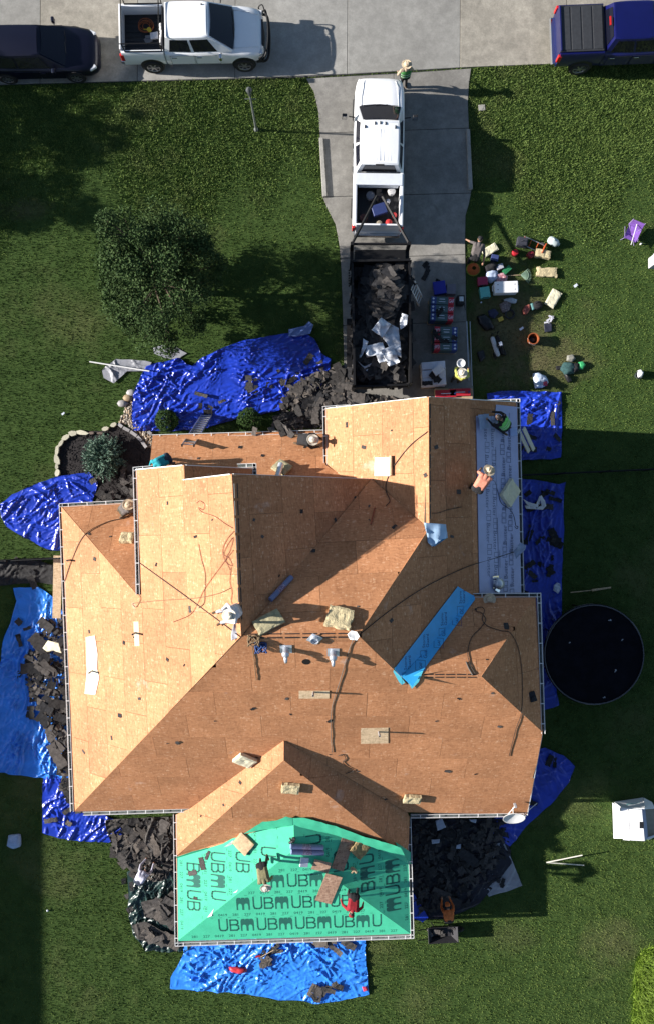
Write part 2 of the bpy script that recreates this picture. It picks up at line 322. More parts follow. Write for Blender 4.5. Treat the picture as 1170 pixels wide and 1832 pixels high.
# ------------------------------------------------------------------ ground, street, driveway
g = MB(); g.add([(-400,-400,0),(400,-400,0),(400,400,0),(-400,400,0)], [(0,1,2,3)])
tag(g.build('lawn', GRASS), kind='structure')
def slab_mesh(name, px, z0, z1, mats, parent, bevel=.012):
    b = MB(); b.prism([W(*p)[:2] for p in px], z0, z1)
    return b.build(name, mats, parent, bevel=bevel, segs=1)
street = MB(); street.prism([W(*p)[:2] for p in [(-700,-700),(1900,-770),(1900,88),(1005,112),(842,121),(545,139),(0,153),(-700,171)]], .002, .03)
street = tag(street.build('street', M('street_base', (.05,.05,.05), .95)), kind='structure')
js = [-330,-130,73,247,421,621,822,1012,1200,1400]
def edge_y(x): return 153-(x)*.0265 if x < 545 else 138.5-(x-545)*.058 if x < 842 else 121-(x-842)*.0345
for i in range(len(js)-1):
    a, b_ = js[i]+.35, js[i+1]-.35
    for (t0, t1) in ((-560,-175),(-172,None)):
        e0 = t1 if t1 is not None else edge_y(a)-1; e1 = t1 if t1 is not None else edge_y(b_)-1
        slab_mesh('concrete_slab', [(a+2,t0),(b_+2,t0-5),(b_,e1),(a,e0)], .004, .045+.003*random.random(), C_TAN if js[i] >= 822 or js[i] in (73,-330) else C_GREY, street)
lE = [(548,141),(562,165),(570,200),(573,250),(577,352),(588,378),(600,402),(607,440),(610,480),(613,560),(615,640),(616,740)]
rE = [(842,123),(838,150),(836,185),(838,232),(843,338),(838,365),(832,385),(831,430),(832,480),(833,560),(838,620),(846,700),(848,740)]
def atx(E, y):
    for i in range(len(E)-1):
        if E[i][1] <= y <= E[i+1][1]: t = (y-E[i][1])/(E[i+1][1]-E[i][1]); return E[i][0]+(E[i+1][0]-E[i][0])*t
    return E[-1][0]
drv = MB(); drv.prism([W(*p)[:2] for p in lE+rE[::-1]], .002, .028)
driveway = tag(drv.build('driveway', M('driveway_base', (.05,.05,.048), .95)), kind='structure')
cuts = [(141,123),(239,230),(353,346),(463,456),(583,576),(740,740)]
for i in range(len(cuts)-1):
    (l0, r0), (l1, r1) = cuts[i], cuts[i+1]
    L = [(atx(lE,l0),l0)]+[p for p in lE if l0+1 < p[1] < l1-1]+[(atx(lE,l1),l1)]
    Rr = [(atx(rE,r0),r0)]+[p for p in rE if r0+1 < p[1] < r1-1]+[(atx(rE,r1),r1)]
    if i == 0: mid = (703,132)
    cx0 = lambda y: (atx(lE,y)+atx(rE,y))/2+18
    if i == 0:
        halves = [L+[(704,l1-4.5),(704,133)], [(704.6,133),(704.6,l1-4.5)]+Rr[::-1]]
    else:
        halves = [L+Rr[::-1]]
    for h in halves:
        c = Vector((sum(p[0] for p in h)/len(h), sum(p[1] for p in h)/len(h)))
        h = [(p[0]+(c.x-p[0])*.002, p[1]+.35*(1 if c.y > p[1] else -1)) for p in h]
        slab_mesh('concrete_slab', h, .004, .044+.003*random.random(), C_DRIVE, driveway)
for nm, pts in (('driveway_kerb', [(571,246),(578,246),(585,351),(577,352)]), ('driveway_kerb', [(834,231),(840,231),(845,338),(837,339)])):
    b = MB(); b.prism([W(*p,.14)[:2] for p in pts], .0, .16)
    b.build(nm, C_EDGE, bevel=.02, label='low concrete kerb wall along the %s side of the driveway beside the white pickup' % ('left' if pts[0][0] < 600 else 'right'), cat='kerb', group='driveway kerb walls')

# ------------------------------------------------------------------ the house
V = dict(L0=(110,906,2.51),W1=(245,1063,5.54),B0=(243,840,5.72),Gp=(330,832,7.43),Gq=(331,858,7.43),BR=(415,848,8.93),M1=(432,1138,8.93),L1=(133,1452,2.51),N1r=(243,898,2.51),
 K=(664,857,5.64),M2=(641,1137,8.93),CRs=(767,945,6.98),CR=(766,710,6.98),CW0=(582,731,4.37),CW1=(582,831,4.37),CWx=(625,862,4.95),CWy=(655,872,5.4),
 WR0=(715,1209,7.80),VV=(850,1065,5.81),E1=(932,1068,4.37),E0=(925,719,4.37),WR1=(860,1210,7.80),X0=(958,1067,5.81),X1=(970,1310,5.81),
 S1=(943,1457,2.51),A=(508,1325,5.53),FV1=(728,1453,2.53),FV0=(340,1447,2.71),A2=(508,1360,5.53),F0=(316,1532,2.27),F1=(730,1537,2.27),Fl=(314,1458,2.27),Fr=(732,1462,2.27),
 Q0=(318,1684,2.27),Q1=(735,1671,2.27),Qp=(527,1520,3.60),Qr=(526,1468,3.60),
 P0=(274,779,3.5),P1=(577,771,3.5),P2=(582,831,4.37),P3=(625,860,4.95),P4=(625,880,5.2),P5=(262,880,5.2),P6=(268,838,4.5),
 G0=(452,838,5.5),G1=(455,866,5.5),G2=(331,866,7.43))
PX = {k: v[:2] for k, v in V.items()}; PT = {k: W(*v) for k, v in V.items()}
PL = dict(W='L0 W1 B0 Gp Gq BR M1 L1', N1='L0 N1r W1', BE='BR K M1', N='M1 K CRs M2', CW='CW0 CR CRs K CWy CWx CW1', E='CR E0 E1 VV WR0 M2 CRs',
 WN='WR0 VV X0 WR1', WE='X0 X1 WR1', S='M1 M2 WR0 WR1 X1 S1 FV1 A FV0 L1', FW='A A2 F0 Fl FV0', FE='A FV1 Fr F1 A2', FS='A2 F1 Qr F0',
 PW='F0 Qr Qp Q0', PE='Qr F1 Q1 Qp', PS='Q0 Qp Q1', P='P0 P1 P2 P3 P4 P5 P6', GE='Gp G0 G1 G2')
ORDER = ['W','BE','N','CW','E','WN','WE','FW','FE','PW','PE','PS','FS','S','N1','GE','P']
class Plane: pass
PLN = {}
for k, s in PL.items():
    ns = s.split(); pts = np.array([PT[n] for n in ({'FS': ['A2','F0','F1']}.get(k, ns))]); c = pts.mean(0)
    A_ = np.c_[pts[:, :2]-c[:2], np.ones(len(pts))]; sl_ = np.linalg.lstsq(A_, pts[:, 2], rcond=None)[0]
    p = Plane(); p.n = Vector((-sl_[0], -sl_[1], 1)).normalized(); p.c = Vector((c[0], c[1], sl_[2])); p.names = ns
    p.v = (Vector((0,0,1))-p.n*p.n.z).normalized(); p.u = p.v.cross(p.n).normalized()
    p.M = Matrix.Translation(p.c) @ Matrix((p.u, p.v, p.n)).transposed().to_4x4(); p.Mi = p.M.inverted()
    p.px = [PX[n] for n in ns]; PLN[k] = p
def ray(px, py, p, off=0.0):
    o = Vector((0,0,CAM_H)); d = W(px, py, 0)-o
    t = ((p.c+p.n*off)-o).dot(p.n)/d.dot(p.n); return o+d*t
def RP(px, py, off=0.0, plane=None):
    if plane: return ray(px, py, PLN[plane], off)
    for k in ORDER:
        if inpoly(px, py, PLN[k].px): return ray(px, py, PLN[k], off)
    return W(px, py, off)
def which(px, py):
    for k in ORDER:
        if inpoly(px, py, PLN[k].px): return PLN[k]
    return None
for k, p in PLN.items():
    p.poly = [tuple((p.Mi @ ray(x, y, p))[:2]) for x, y in p.px]
house = thing('house', 'large single family house with bare wood sheathing on a steep hip and gable roof', 'house', W(560,1150,0))
ROOFBASE = M('rafter_shade', (.10,.07,.045), .9)
DKN = {'W':'west','E':'east'}
for k, p in PLN.items():
    poly = p.poly if area(p.poly) > 0 else p.poly[::-1]
    b = MB()
    tri = geometry.tessellate_polygon([[Vector((x, y, 0)) for x, y in poly]])
    n_ = len(poly); b.add([p.M @ Vector((x, y, -.16)) for x, y in poly]+[p.M @ Vector((x, y, -.24)) for x, y in poly],
          [tuple(t) for t in tri]+[tuple(n_+i for i in t[::-1]) for t in tri]+[(i, (i+1)%n_, n_+(i+1)%n_, n_+i) for i in range(n_)])
    deck = b.build('roof', ROOFBASE, house); p.deck = deck
    us = [q[0] for q in poly]; vs_ = [q[1] for q in poly]
    inv = fm(deck).inverted(); r = 0; v0 = min(vs_)
    while v0 < max(vs_):
        u0 = min(us)-(1.22 if r % 2 else 0)-.3*random.random()
        while u0 < max(us):
            c = cliprect(poly, u0+.0045, v0+.0045, u0+2.4355, v0+1.2155)
            if len(c) >= 3 and abs(area(c)) > .02:
                s = MB(); n_ = len(c); dz = random.uniform(-.003, .004)
                tri = geometry.tessellate_polygon([[Vector((x, y, 0)) for x, y in c]])
                s.add([(x, y, dz) for x, y in c]+[(x, y, dz-.014) for x, y in c], [tuple(t) for t in tri]+[tuple(n_+i for i in t[::-1]) for t in tri]+[(i, (i+1)%n_, n_+(i+1)%n_, n_+i) for i in range(n_)])
                o = s.build('osb_sheet', OSB, deck, world=False); o.matrix_local = inv @ p.M
            u0 += 2.44
        v0 += 1.22; r += 1
def strip(b, a, c, w, t=.02, up=Vector((0,0,1))):
    a, c = Vector(a), Vector(c); d = (c-a); L_ = d.length; x = d.normalized(); y = up.cross(x).normalized(); z = x.cross(y)
    b.box((a+c)/2, (L_, w, t), Matrix((x, y, z)).transposed())
# fascia boards on the rakes of the gables
for a, c in (('CR','CW0'),('CR','E0'),('BR','K'),('B0','Gp'),('Gq','BR'),('X1','S1'),('Gp','G0')):
    b = MB(); strip(b, PT[a]-Vector((0,0,.13)), PT[c]-Vector((0,0,.13)), .03, .2); b.build('fascia', WHITE_MET, house)
# gutters: open channel, white rim, straps across
def gutter(pts, h, side, w=.13, outn='gutter'):
    """pts: pixels of the outer edge at height h; side: +1/-1 which way is in"""
    P3 = [W(x, y, h) for x, y in pts]
    for i in range(len(P3)-1):
        a, c = P3[i], P3[i+1]; d = (c-a); L_ = d.length; x = d/L_; y = Vector((0,0,1)).cross(x)*side; z = Vector((0,0,1)); Rm = Matrix((x, y*1.0, z)).transposed()
        b = MB(); m_ = (a+c)/2
        b.box(m_+y*.006, (L_, .018, .11), Rm, 0); b.box(m_+y*(w-.008), (L_-.02, .014, .12), Rm, 0); b.box(m_+y*(w/2)-z*.055, (L_-.01, w-.02, .012), Rm, 1)
        gt = b.build(outn, [WHITE_MET, GUT_IN], house)
        s = MB(); n_ = max(1, int(L_/.62))
        for k in range(n_): s.box(a+x*L_*(k+.5)/n_+y*w/2+z*.052, (.028, w+.012, .012), Rm, 0)
        s.build('gutter_strap', WHITE_MET, gt)
for pts, h, sd in (([(107,902),(127,1452)],2.5,1), ([(107,901),(241,894)],2.5,-1), ([(239,837),(244.5,1064)],5.7,1), ([(239,836),(274,833)],5.7,-1),
   ([(272,778),(578,769)],3.5,-1), ([(425,830),(458,829)],5.45,-1), ([(459,829),(460,856)],5.45,-1), ([(577,728),(579,833)],4.35,1), ([(576.5,727.5),(626,724)],4.35,-1),
   ([(929,714),(936.5,1062)],4.35,-1), ([(862,716),(929,713.5)],4.35,-1), ([(840,1061.5),(966,1061)],5.8,-1), ([(966.5,1060.5),(974,1312)],5.8,-1),
   ([(150,1458),(342,1452)],2.5,1), ([(734,1463),(940,1460)],2.5,1), ([(311,1456),(314,1692)],2.25,1), ([(314,1692),(740,1678)],2.25,1), ([(740,1678),(734.5,1464)],2.25,1)):
    gutter(pts, h, sd)
# walls under the eaves
def wall(pts, ins=0.0):
    b = MB(); P3 = [W(x, y, h) for x, y, h in pts]
    for i in range(len(P3)-1):
        a, c = P3[i], P3[i+1]; a0, c0 = Vector((a.x, a.y, 0)), Vector((c.x, c.y, 0))
        d = (c0-a0).normalized(); nrm = Vector((-d.y, d.x, 0))*.08
        b.add([a0-nrm, c0-nrm, c-nrm, a-nrm, a0+nrm, c0+nrm, c+nrm, a+nrm], [(0,1,2,3),(7,6,5,4),(0,4,5,1),(1,5,6,2),(2,6,7,3),(3,7,4,0)])
    b.build('wall', BRICK, house)
wall([(248,918,2.2),(130,922,2.2),(150,1436,2.2),(330,1430,2.2)]); wall([(262,1030,5.2),(260,858,5.3),(330,848,6.9)]); wall([(331,872,6.9),(415,864,8.5),(640,878,5.2)])
wall([(600,850,4.0),(600,752,4.0),(766,728,6.6),(908,742,4.0),(915,1050,4.0)]); wall([(845,1085,5.4),(940,1088,5.4),(952,1300,5.4)]); wall([(948,1310,5.0),(925,1438,2.2),(750,1442,2.2)])
wall([(290,865,3.6),(292,800,3.1),(565,795,3.1),(600,830,3.6)])
for x, y in ((335,1660),(520,1655),(715,1650)):    # porch posts
    b = MB(); q = W(x, y, 2.0); b.box((q.x, q.y, 1.08), (.18,.18,2.16)); b.box((q.x, q.y, .12), (.26,.26,.24)); b.box((q.x, q.y, 2.1), (.26,.26,.1)); b.build('porch_post', WHITE_MET, house)
wall([(330,1465,2.0),(332,1530,2.0),(715,1535,2.0),(715,1470,2.0)])
b = MB(); b.prism([W(x, y)[:2] for x, y in ((345,1480),(700,1476),(704,1600),(347,1606))], .002, .12); b.build('patio_slab', C_EDGE, house)
# ridge vent slots
def slot(a, c, p, w=.035):
    pa, pc = RP(*a, .004, p), RP(*c, .004, p); b = MB(); strip(b, pa, pc, w, .012, PLN[p].n); b.build('ridge_vent_slot', BLACK, house)
for i in range(6):
    x0, x1 = 447+i*31.5, 447+i*31.5+26
    slot((x0, 1141.5-i*.3), (x1, 1141.2-i*.3), 'S', .05); slot((x0, 1134.5-i*.2), (x1, 1134.2-i*.2), 'N', .035)
for i in range(5):
    x0, x1 = 758+i*19.5, 758+i*19.5+16
    slot((x0, 1211.6), (x1, 1211.6), 'S', .045); slot((x0, 1206.6), (x1, 1206.6), 'WN', .035)
for i in range(8): y0 = 865+i*31; slot((419.5+i*1.15, y0), (420.6+i*1.15, y0+26), 'W', .03); slot((425+i*1.05, y0), (426+i*1.05, y0+26), 'BE', .03)
for i in range(7): y0 = 722+i*30; slot((769, y0), (769, y0+26), 'E', .035)
b = MB(); p_ = RP(548,1184,.006,'S'); b.lathe([(.13,0),(.13,.004)], 20, Matrix.Translation(p_) @ PLN['S'].n.to_track_quat('Z','Y').to_matrix().to_4x4()); b.build('vent_hole', M('attic_dark', (.004,.004,.004), 1), house)
# ------------------------------------------------------------------ flat membranes on the roof
def roofpoly(name, px, plane, mats, parent=None, off=.02, th=.006, cell=.0, wr=0.0, **kw):
    p = PLN[plane]; poly = [tuple((p.Mi @ ray(x, y, p))[:2]) for x, y in px]
    if area(poly) < 0: poly = poly[::-1]
    b = MB()
    if cell:
        us = [q[0] for q in poly]; vs_ = [q[1] for q in poly]; idx = {}
        u = math.floor(min(us)/cell)*cell
        while u < max(us):
            v = math.floor(min(vs_)/cell)*cell
            while v < max(vs_):
                c = cliprect(poly, u, v, u+cell, v+cell)
                if len(c) >= 3 and abs(area(c)) > 1e-5:
                    f = []
                    for q in c:
                        k = (round(q[0], 4), round(q[1], 4))
                        if k not in idx:
                            idx[k] = len(b.v); b.v.append(p.M @ Vector((q[0], q[1], off+wr*(.5+.5*fbm(q[0]*2.2, q[1]*2.2, hash(name) % 50))+wr*.4*fbm(q[0]*9, q[1]*9))))
                        if idx[k] not in f: f.append(idx[k])
                    if len(f) >= 3: b.f.append(tuple(f)); b.m.append(0)
                v += cell
            u += cell
    else:
        tri = geometry.tessellate_polygon([[Vector((x, y, 0)) for x, y in poly]]); n_ = len(poly)
        b.add([p.M @ Vector((x, y, off)) for x, y in poly]+[p.M @ Vector((x, y, off-th)) for x, y in poly], [tuple(t) for t in tri]+[tuple(n_+i for i in t[::-1]) for t in tri]+[(i, (i+1)%n_, n_+(i+1)%n_, n_+i) for i in range(n_)])
    return b.build(name, mats, parent, smooth=bool(cell), **kw)
FONTS = {}
def text_mesh(txt, size):
    k = (txt, size)
    if k not in FONTS:
        cu = bpy.data.curves.new('t', 'FONT'); cu.body = txt; cu.size = size; cu.resolution_u = 2; cu.align_x = 'LEFT'
        o = bpy.data.objects.new('t', cu); scene.collection.objects.link(o)
        me = bpy.data.meshes.new_from_object(o.evaluated_get(bpy.context.evaluated_depsgraph_get()))
        FONTS[k] = ([tuple(v.co) for v in me.vertices], [tuple(f.vertices) for f in me.polygons])
        bpy.data.objects.remove(o); bpy.data.meshes.remove(me)
    return FONTS[k]
def put(b, vf, p, org, ang, off, mi=0, inside=None):
    """lay flat letters on a plane: org in plane coordinates, ang from the u axis"""
    ca, sa = math.cos(ang), math.sin(ang); vs, fs = vf
    q = [(org[0]+x*ca-y*sa, org[1]+x*sa+y*ca) for x, y, *_ in vs]
    if inside is not None and not all(inpoly(x, y, inside) for x, y in q): return False
    b.add([p.M @ Vector((x, y, off)) for x, y in q], fs, mi); return True
def stroke(pts, w):
    vs = []; fs = []
    for i in range(len(pts)-1):
        (x0, y0), (x1, y1) = pts[i], pts[i+1]; d = math.hypot(x1-x0, y1-y0); nx, ny = -(y1-y0)/d*w/2, (x1-x0)/d*w/2; ex, ey = (x1-x0)/d*w*.35, (y1-y0)/d*w*.35
        k = len(vs); vs += [(x0-nx-ex, y0-ny-ey, 0), (x1-nx+ex, y1-ny+ey, 0), (x1+nx+ex, y1+ny+ey, 0), (x0+nx-ex, y0+ny-ey, 0)]; fs.append((k, k+1, k+2, k+3))
    return vs, fs
def glyphs():
    w = .125; U = stroke([(.08,1),(.08,.3),(.14,.12),(.3,.08),(.55,.08),(.7,.14),(.76,.3),(.76,1)], w)
    B = stroke([(.08,.08),(.08,.92),(.58,.92),(.72,.84),(.74,.66),(.64,.54),(.08,.52)], w); B2 = stroke([(.6,.5),(.76,.42),(.78,.2),(.62,.08),(.08,.08)], w)
    B = (B[0]+B2[0], B[1]+[tuple(i+len(B[0]) for i in f) for f in B2[1]])
    m = [(0,0,0),(.12,0,0),(.12,.34,0),(.17,.48,0),(.30,.52,0),(.42,.48,0),(.47,.34,0),(.47,0,0),(.64,0,0),(.64,.34,0),(.69,.48,0),(.82,.52,0),(.94,.48,0),(.99,.34,0),(.99,0,0),(1.12,0,0),(1.12,.78,0),(1.05,.96,0),(.95,1,0),(.78,.99,0),(.76,.87,0),(.74,.87,0),(.72,.99,0),(.58,1,0),(.42,.99,0),(.40,.87,0),(.38,.87,0),(.36,.99,0),(.15,1,0),(.05,.95,0),(0,.8,0)]
    tri = geometry.tessellate_polygon([[Vector(q) for q in m]]); return [(U, .93), (B, .97), ((m, [tuple(t) for t in tri]), 1.36)]
GL = glyphs()
def ubm_row(b, p, v, u0, u1, size, inside, start=0, off=.0225):
    u = u0; i = start
    while u < u1:
        (vs, fs), adv = GL[i % 3]; put(b, ([(x*size*.76, y*size) for x, y, _ in vs], fs), p, (u, v), 0, off, 0, inside); u += adv*size*.76; i += 1
def num_row(b, p, v, u0, u1, size, inside, off=.0225):
    u = u0; k = 0; T = ['0419', '281', '227']
    while u < u1:
        t = text_mesh(T[k % 3], size); put(b, t, p, (u, v), 0, off, 0, inside); u += size*(3.1 if k % 3 == 0 else 2.6); k += 1
GREENU = M('green_underlayment', (.075,.57,.33), .5, .10, 3.0, .15, 30, spec=.35); GREENT = M('green_underlayment_overlap', (.04,.34,.20), .55, .15, 4)
gs = thing('green_underlayment', 'bright green printed roof underlayment covering the low porch roof', 'underlayment', PT['Qp'])
GP = {'PW': [(319,1534),(345,1526),(400,1509),(437,1488),(480,1474),(526,1466),(527,1520),(319,1683)], 'PS': [(319,1683),(527,1520),(734,1670)], 'PE': [(526,1466),(600,1484),(660,1506),(731,1540),(734,1670),(527,1520)]}
for k, px in GP.items():
    roofpoly('underlayment_sheet', px, k, GREENU, gs, off=.02)
roofpoly('underlayment_overlap', [(316,1531),(345,1521),(372,1514),(374,1518),(345,1530),(320,1538)], 'FS', GREENT, gs, off=.06)
roofpoly('underlayment_overlap', [(437,1487),(470,1466),(497,1463),(512,1456),(524,1460),(524,1472),(470,1480)], 'FS', GREENU, gs, off=.075, cell=.12, wr=.06)
roofpoly('underlayment_overlap', [(524,1460),(545,1459),(600,1474),(652,1493),(690,1503),(716,1512),(731,1541),(690,1521),(640,1503),(600,1490),(524,1472)], 'FS', GREENU, gs, off=.07, cell=.12, wr=.06)
roofpoly('underlayment_overlap', [(705,1505),(733,1524),(733,1545),(716,1530)], 'FE', GREENU, gs, off=.05)
ink = MB()
for k, rows in (('PS', ((1659,380,700,0),(1613,392,720,2),(1571,470,640,0))), ('PW', None), ('PE', None)):
    p = PLN[k]; poly = [tuple((p.Mi @ ray(x, y, p))[:2]) for x, y in GP[k]]
    us = [q[0] for q in poly]; vs_ = [q[1] for q in poly]; v = min(vs_)+.40; r = 0
    while v < max(vs_)-.3:
        ubm_row(ink, p, v, min(us)+.15+.31*r, max(us), .58, poly, r)
        num_row(ink, p, v-.27, min(us)+.2*r, max(us), .17, poly)
        nu = min(us)
        while nu < max(us):
            put(ink, stroke([(0,0),(.09,0)], .014), p, (nu, v+.66+.03*math.sin(nu*9)), 0, .0225, 0, poly); nu += .33
        v += 1.0; r += 1
ink.build('printed_lettering', INK, gs, kind='stuff')
WHT = plain('white_poly_tear', (.75,.76,.75), .5)
roofpoly('torn_white_flap', [(362,1522),(395,1515),(418,1498),(414,1517),(378,1526)], 'FS', WHT, gs, off=.10, cell=.1, wr=.05)
roofpoly('torn_white_flap', [(372,1641),(384,1625),(380,1638)], 'PW', WHT, gs, off=.03); roofpoly('torn_white_flap', [(418,1597),(427,1591),(424,1596)], 'PW', WHT, gs, off=.03)
# grey-blue underlayment along the right eave
GREYU = M('grey_blue_underlayment', (.38,.42,.64), .55, .10, 2.0, .12, 30, spec=.3)
bs = thing('grey_underlayment', 'grey blue printed underlayment strip along the right garage eave', 'underlayment', RP(890,890,0,'E'))
roofpoly('underlayment_sheet', [(850,745),(884,746),(886,724),(923,728),(931,1060),(856,1062)], 'E', GREYU, bs, off=.02)
roofpoly('underlayment_lap', [(850,744),(884,745),(889,1060),(856,1062)], 'E', M('grey_blue_underlayment_lap', (.40,.44,.66), .55, .1, 2), bs, off=.032)
ink2 = MB(); p = PLN['E']; poly = [tuple((p.Mi @ ray(x, y, p))[:2]) for x, y in [(846,735),(925,735),(933,1062),(854,1064)]]
DINK = M('navy_print_ink', (.13,.155,.27), .6)
for ci, (x, dn) in enumerate(((864,1),(876,1),(900,-1),(911,-1))):
    y = 752 + (14 if ci % 2 else 0)
    while y < 1050:
        xx = x+(y-745)*.024
        q = p.Mi @ ray(xx, y+(0 if dn == 1 else 40), p); ang = (p.Mi.to_3x3() @ (ray(xx, y+10, p)-ray(xx, y, p))); a0 = math.atan2(ang.y, ang.x)+(0 if dn == 1 else math.pi)
        put(ink2, text_mesh('Buster', .26), p, (q.x, q.y), a0, .0345, 0, poly)
        ca, sa = math.cos(a0), math.sin(a0)
        for o_ in (-.42, -.22):
            st = stroke([(0,0),(.15,0),(.15,.2),(0,.2),(0,0)], .018); put(ink2, st, p, (q.x+o_*ca, q.y+o_*sa), a0, .0345, 0, poly)
        put(ink2, stroke([(0,0),(.16,0)], .02), p, (q.x+1.15*ca-.06*sa, q.y+1.15*sa+.06*ca), a0, .0345, 0, poly)
        y += 61
for x0, y0, y1 in ((885,905,950),(888,930,1030),(892,985,1015),(884,800,905)):
    a, c = p.Mi @ ray(x0, y0, p), p.Mi @ ray(x0+(y1-y0)*.024, y1, p); ink2.add(*[[p.M @ Vector((q[0], q[1], .0345)) for q in stroke([(a.x, a.y), (c.x, c.y)], .02)[0]], [(0,1,2,3)]])
ink2.build('printed_lettering', DINK, bs, kind='stuff')
roofpoly('underlayment_fold', [(848,743),(868,741),(866,755),(870,765),(853,770)], 'E', M('underlayment_underside', (.30,.38,.55), .5), bs, off=.08, cell=.12, wr=.12)
# turquoise leak barrier in the valley
CYAN = M('blue_leak_barrier', (.04,.40,.80), .42, .10, 3, spec=.45); CYANL = M('pale_blue_release_film', (.12,.62,.76), .4, .1, 5)
vb = thing('leak_barrier', 'turquoise blue printed leak barrier strip laid diagonally in the right roof valley', 'underlayment', RP(780,1140,0,'WN'))
roofpoly('barrier_sheet', [(817,1049),(828,1056),(846,1066),(849,1073),(715,1209),(712,1207),(704,1196)], 'E', CYAN, vb, off=.035)
roofpoly('barrier_sheet', [(846,1065),(849,1073),(760,1195),(737,1229),(726,1219),(715,1209)], 'WN', CYAN, vb, off=.035)
roofpoly('barrier_end', [(704,1196),(716,1208),(724,1219),(718,1223),(713,1218),(703,1200)], 'S', CYANL, vb, off=.05); roofpoly('barrier_end', [(726,1214),(756,1198),(748,1218),(736,1230)], 'S', CYANL, vb, off=.05)
ink3 = MB()
for i in range(7):
    t = (i+.4)/7; cx, cy = 836+(722-836)*t, 1074+(1212-1074)*t
    for nm, dx in (('E',-6),('WN',6)):
        pp = PLN[nm]; q0 = ray(cx+dx, cy-2, pp); d = (pp.Mi.to_3x3() @ (ray(cx+dx, cy-12, pp)-q0)); a0 = math.atan2(d.y, d.x); q = pp.Mi @ q0
        if (i+(nm == 'E')) % 2:
            ca, sa = math.cos(a0), math.sin(a0)
            put(ink3, text_mesh('Storm', .17), pp, (q.x, q.y), a0, .0375); put(ink3, text_mesh('Guard', .17), pp, (q.x+.16*sa, q.y-.16*ca), a0, .0375)
            put(ink3, text_mesh('GAF', .12), pp, (q.x-.38*ca, q.y-.38*sa), a0, .0375); put(ink3, stroke([(-.44,-.1),(-.08,-.1),(-.08,.2),(-.44,.2),(-.44,-.1)], .012), pp, (q.x, q.y), a0, .0375)
ink3.build('printed_lettering', M('navy_ink', (.01,.03,.16), .6), vb, kind='stuff')
# ------------------------------------------------------------------ tarps
def tarp(name, px, mat, label, h0=.03, amp=.10, cell=.042, ang=0.0, an=3.0, seed=0, parent=None, lift=None, fold=1.0, cat='tarp', ends=None):
    poly = [tuple(W(x, y, .08)[:2]) for x, y in px]
    if area(poly) < 0: poly = poly[::-1]
    # ragged hem
    P2 = []
    for i in range(len(poly)):
        a, c = Vector(poly[i]), Vector(poly[(i+1) % len(poly)]); n_ = max(1, int((c-a).length/.22)); nv = Vector((-(c-a).y, (c-a).x)).normalized()
        for k in range(n_): q = a+(c-a)*k/n_; P2.append(tuple(q+nv*.07*fbm(q.x*2.1, q.y*2.1, seed+3)*(1 if k else .4)))
    poly = P2; b = MB(); idx = {}; ca, sa = math.cos(ang), math.sin(ang)
    us_ = [q[0] for q in poly]; vs_ = [q[1] for q in poly]
    rn = random.Random(seed*7+1)
    def base(x, y):
        u, v = (x*ca+y*sa), (-x*sa+y*ca); w1 = fbm(x*.55, y*.55, seed, 2)
        mk = min(1.0, max(0.0, fbm(x*.5+9, y*.5, seed+40, 2)*2.2+.6))
        return h0+amp*.4*(.5+.5*fbm(x*.7, y*.7, seed+5)), mk
    def hh(x, y): return base(x, y)[0]+amp*.35
    # cloth points inside the hem, then tent shaped creases of many lengths laid over them
    pts = [Vector((q[0], q[1])) for q in poly]; nb = len(pts); X0, X1, Y0, Y1 = min(us_), max(us_), min(vs_), max(vs_); gx = X0
    while gx < X1:
        gy = Y0
        while gy < Y1:
            x, y = gx+rn.uniform(-.2,.2)*cell, gy+rn.uniform(-.2,.2)*cell
            if inpoly(x, y, poly): pts.append(Vector((x, y)))
            gy += cell
        gx += cell
    vo, eo, fo, *_r = geometry.delaunay_2d_cdt(pts, [(i, (i+1) % nb) for i in range(nb)], [], 1, 1e-5)
    P = np.array([(q.x, q.y) for q in vo]); Z = np.array([base(x, y)[0] for x, y in P]); MKv = np.array([base(x, y)[1] for x, y in P[::7]])
    wpx = np.array([fbm(x*.9, y*.9, seed+70, 2) for x, y in P]); wpy = np.array([fbm(x*.9+31, y*.9, seed+71, 2) for x, y in P]); Q = P+.28*np.stack([wpx, wpy], 1)
    ar = abs(area(poly)); fac = np.array([max(0.38, min(1.15, fbm(x*.55+9, y*.55, seed+40, 2)*2.0+.85)) for x, y in P])
    for (den, l0, l1, w0, w1_, hg, spread) in ((3.2,.8,2.6,.06,.12,.95,.35),(14.0,.3,1.2,.04,.08,.80,.55),(16.0,.12,.5,.03,.055,.48,1.2)):
        acc = np.zeros(len(P))
        for k in range(int(den*ar*fold)+2):
            cx, cy = rn.uniform(X0, X1), rn.uniform(Y0, Y1)
            if not inpoly(cx, cy, poly): continue
            th = ang+rn.gauss(0, spread)+.5*fbm(cx*.5, cy*.5, seed+90, 1)*2; L_ = rn.uniform(l0, l1)*(.6+.2*an); wd = rn.uniform(w0, w1_); d = Q-np.array([cx, cy]); al = d[:, 0]*math.cos(th)+d[:, 1]*math.sin(th); ac = -d[:, 0]*math.sin(th)+d[:, 1]*math.cos(th)
            tt = np.clip(1-(2*al/L_)**2, 0, 1); h_ = np.clip(1-np.abs(ac)/(wd*(.35+.65*tt)), 0, 1)*np.sqrt(tt); acc = np.maximum(acc, h_*rn.uniform(.35, 1.0))
        Z = Z+acc*amp*hg*fac
    Z = np.maximum(.012, Z)
    b.add([(q[0], q[1], z) for q, z in zip(P, Z)], [tuple(f) for f in fo])
    o = b.build(name, mat, parent, smooth=True, label=label, cat=cat if label else None, group='tarps spread round the house' if label else None)
    return o, hh
TARPS = []
def tp(px, mat, label, **kw):
    o, hh = tarp('tarp', px, mat, label, **kw); TARPS.append(([tuple(W(x, y, .08)[:2]) for x, y in px], hh)); return o
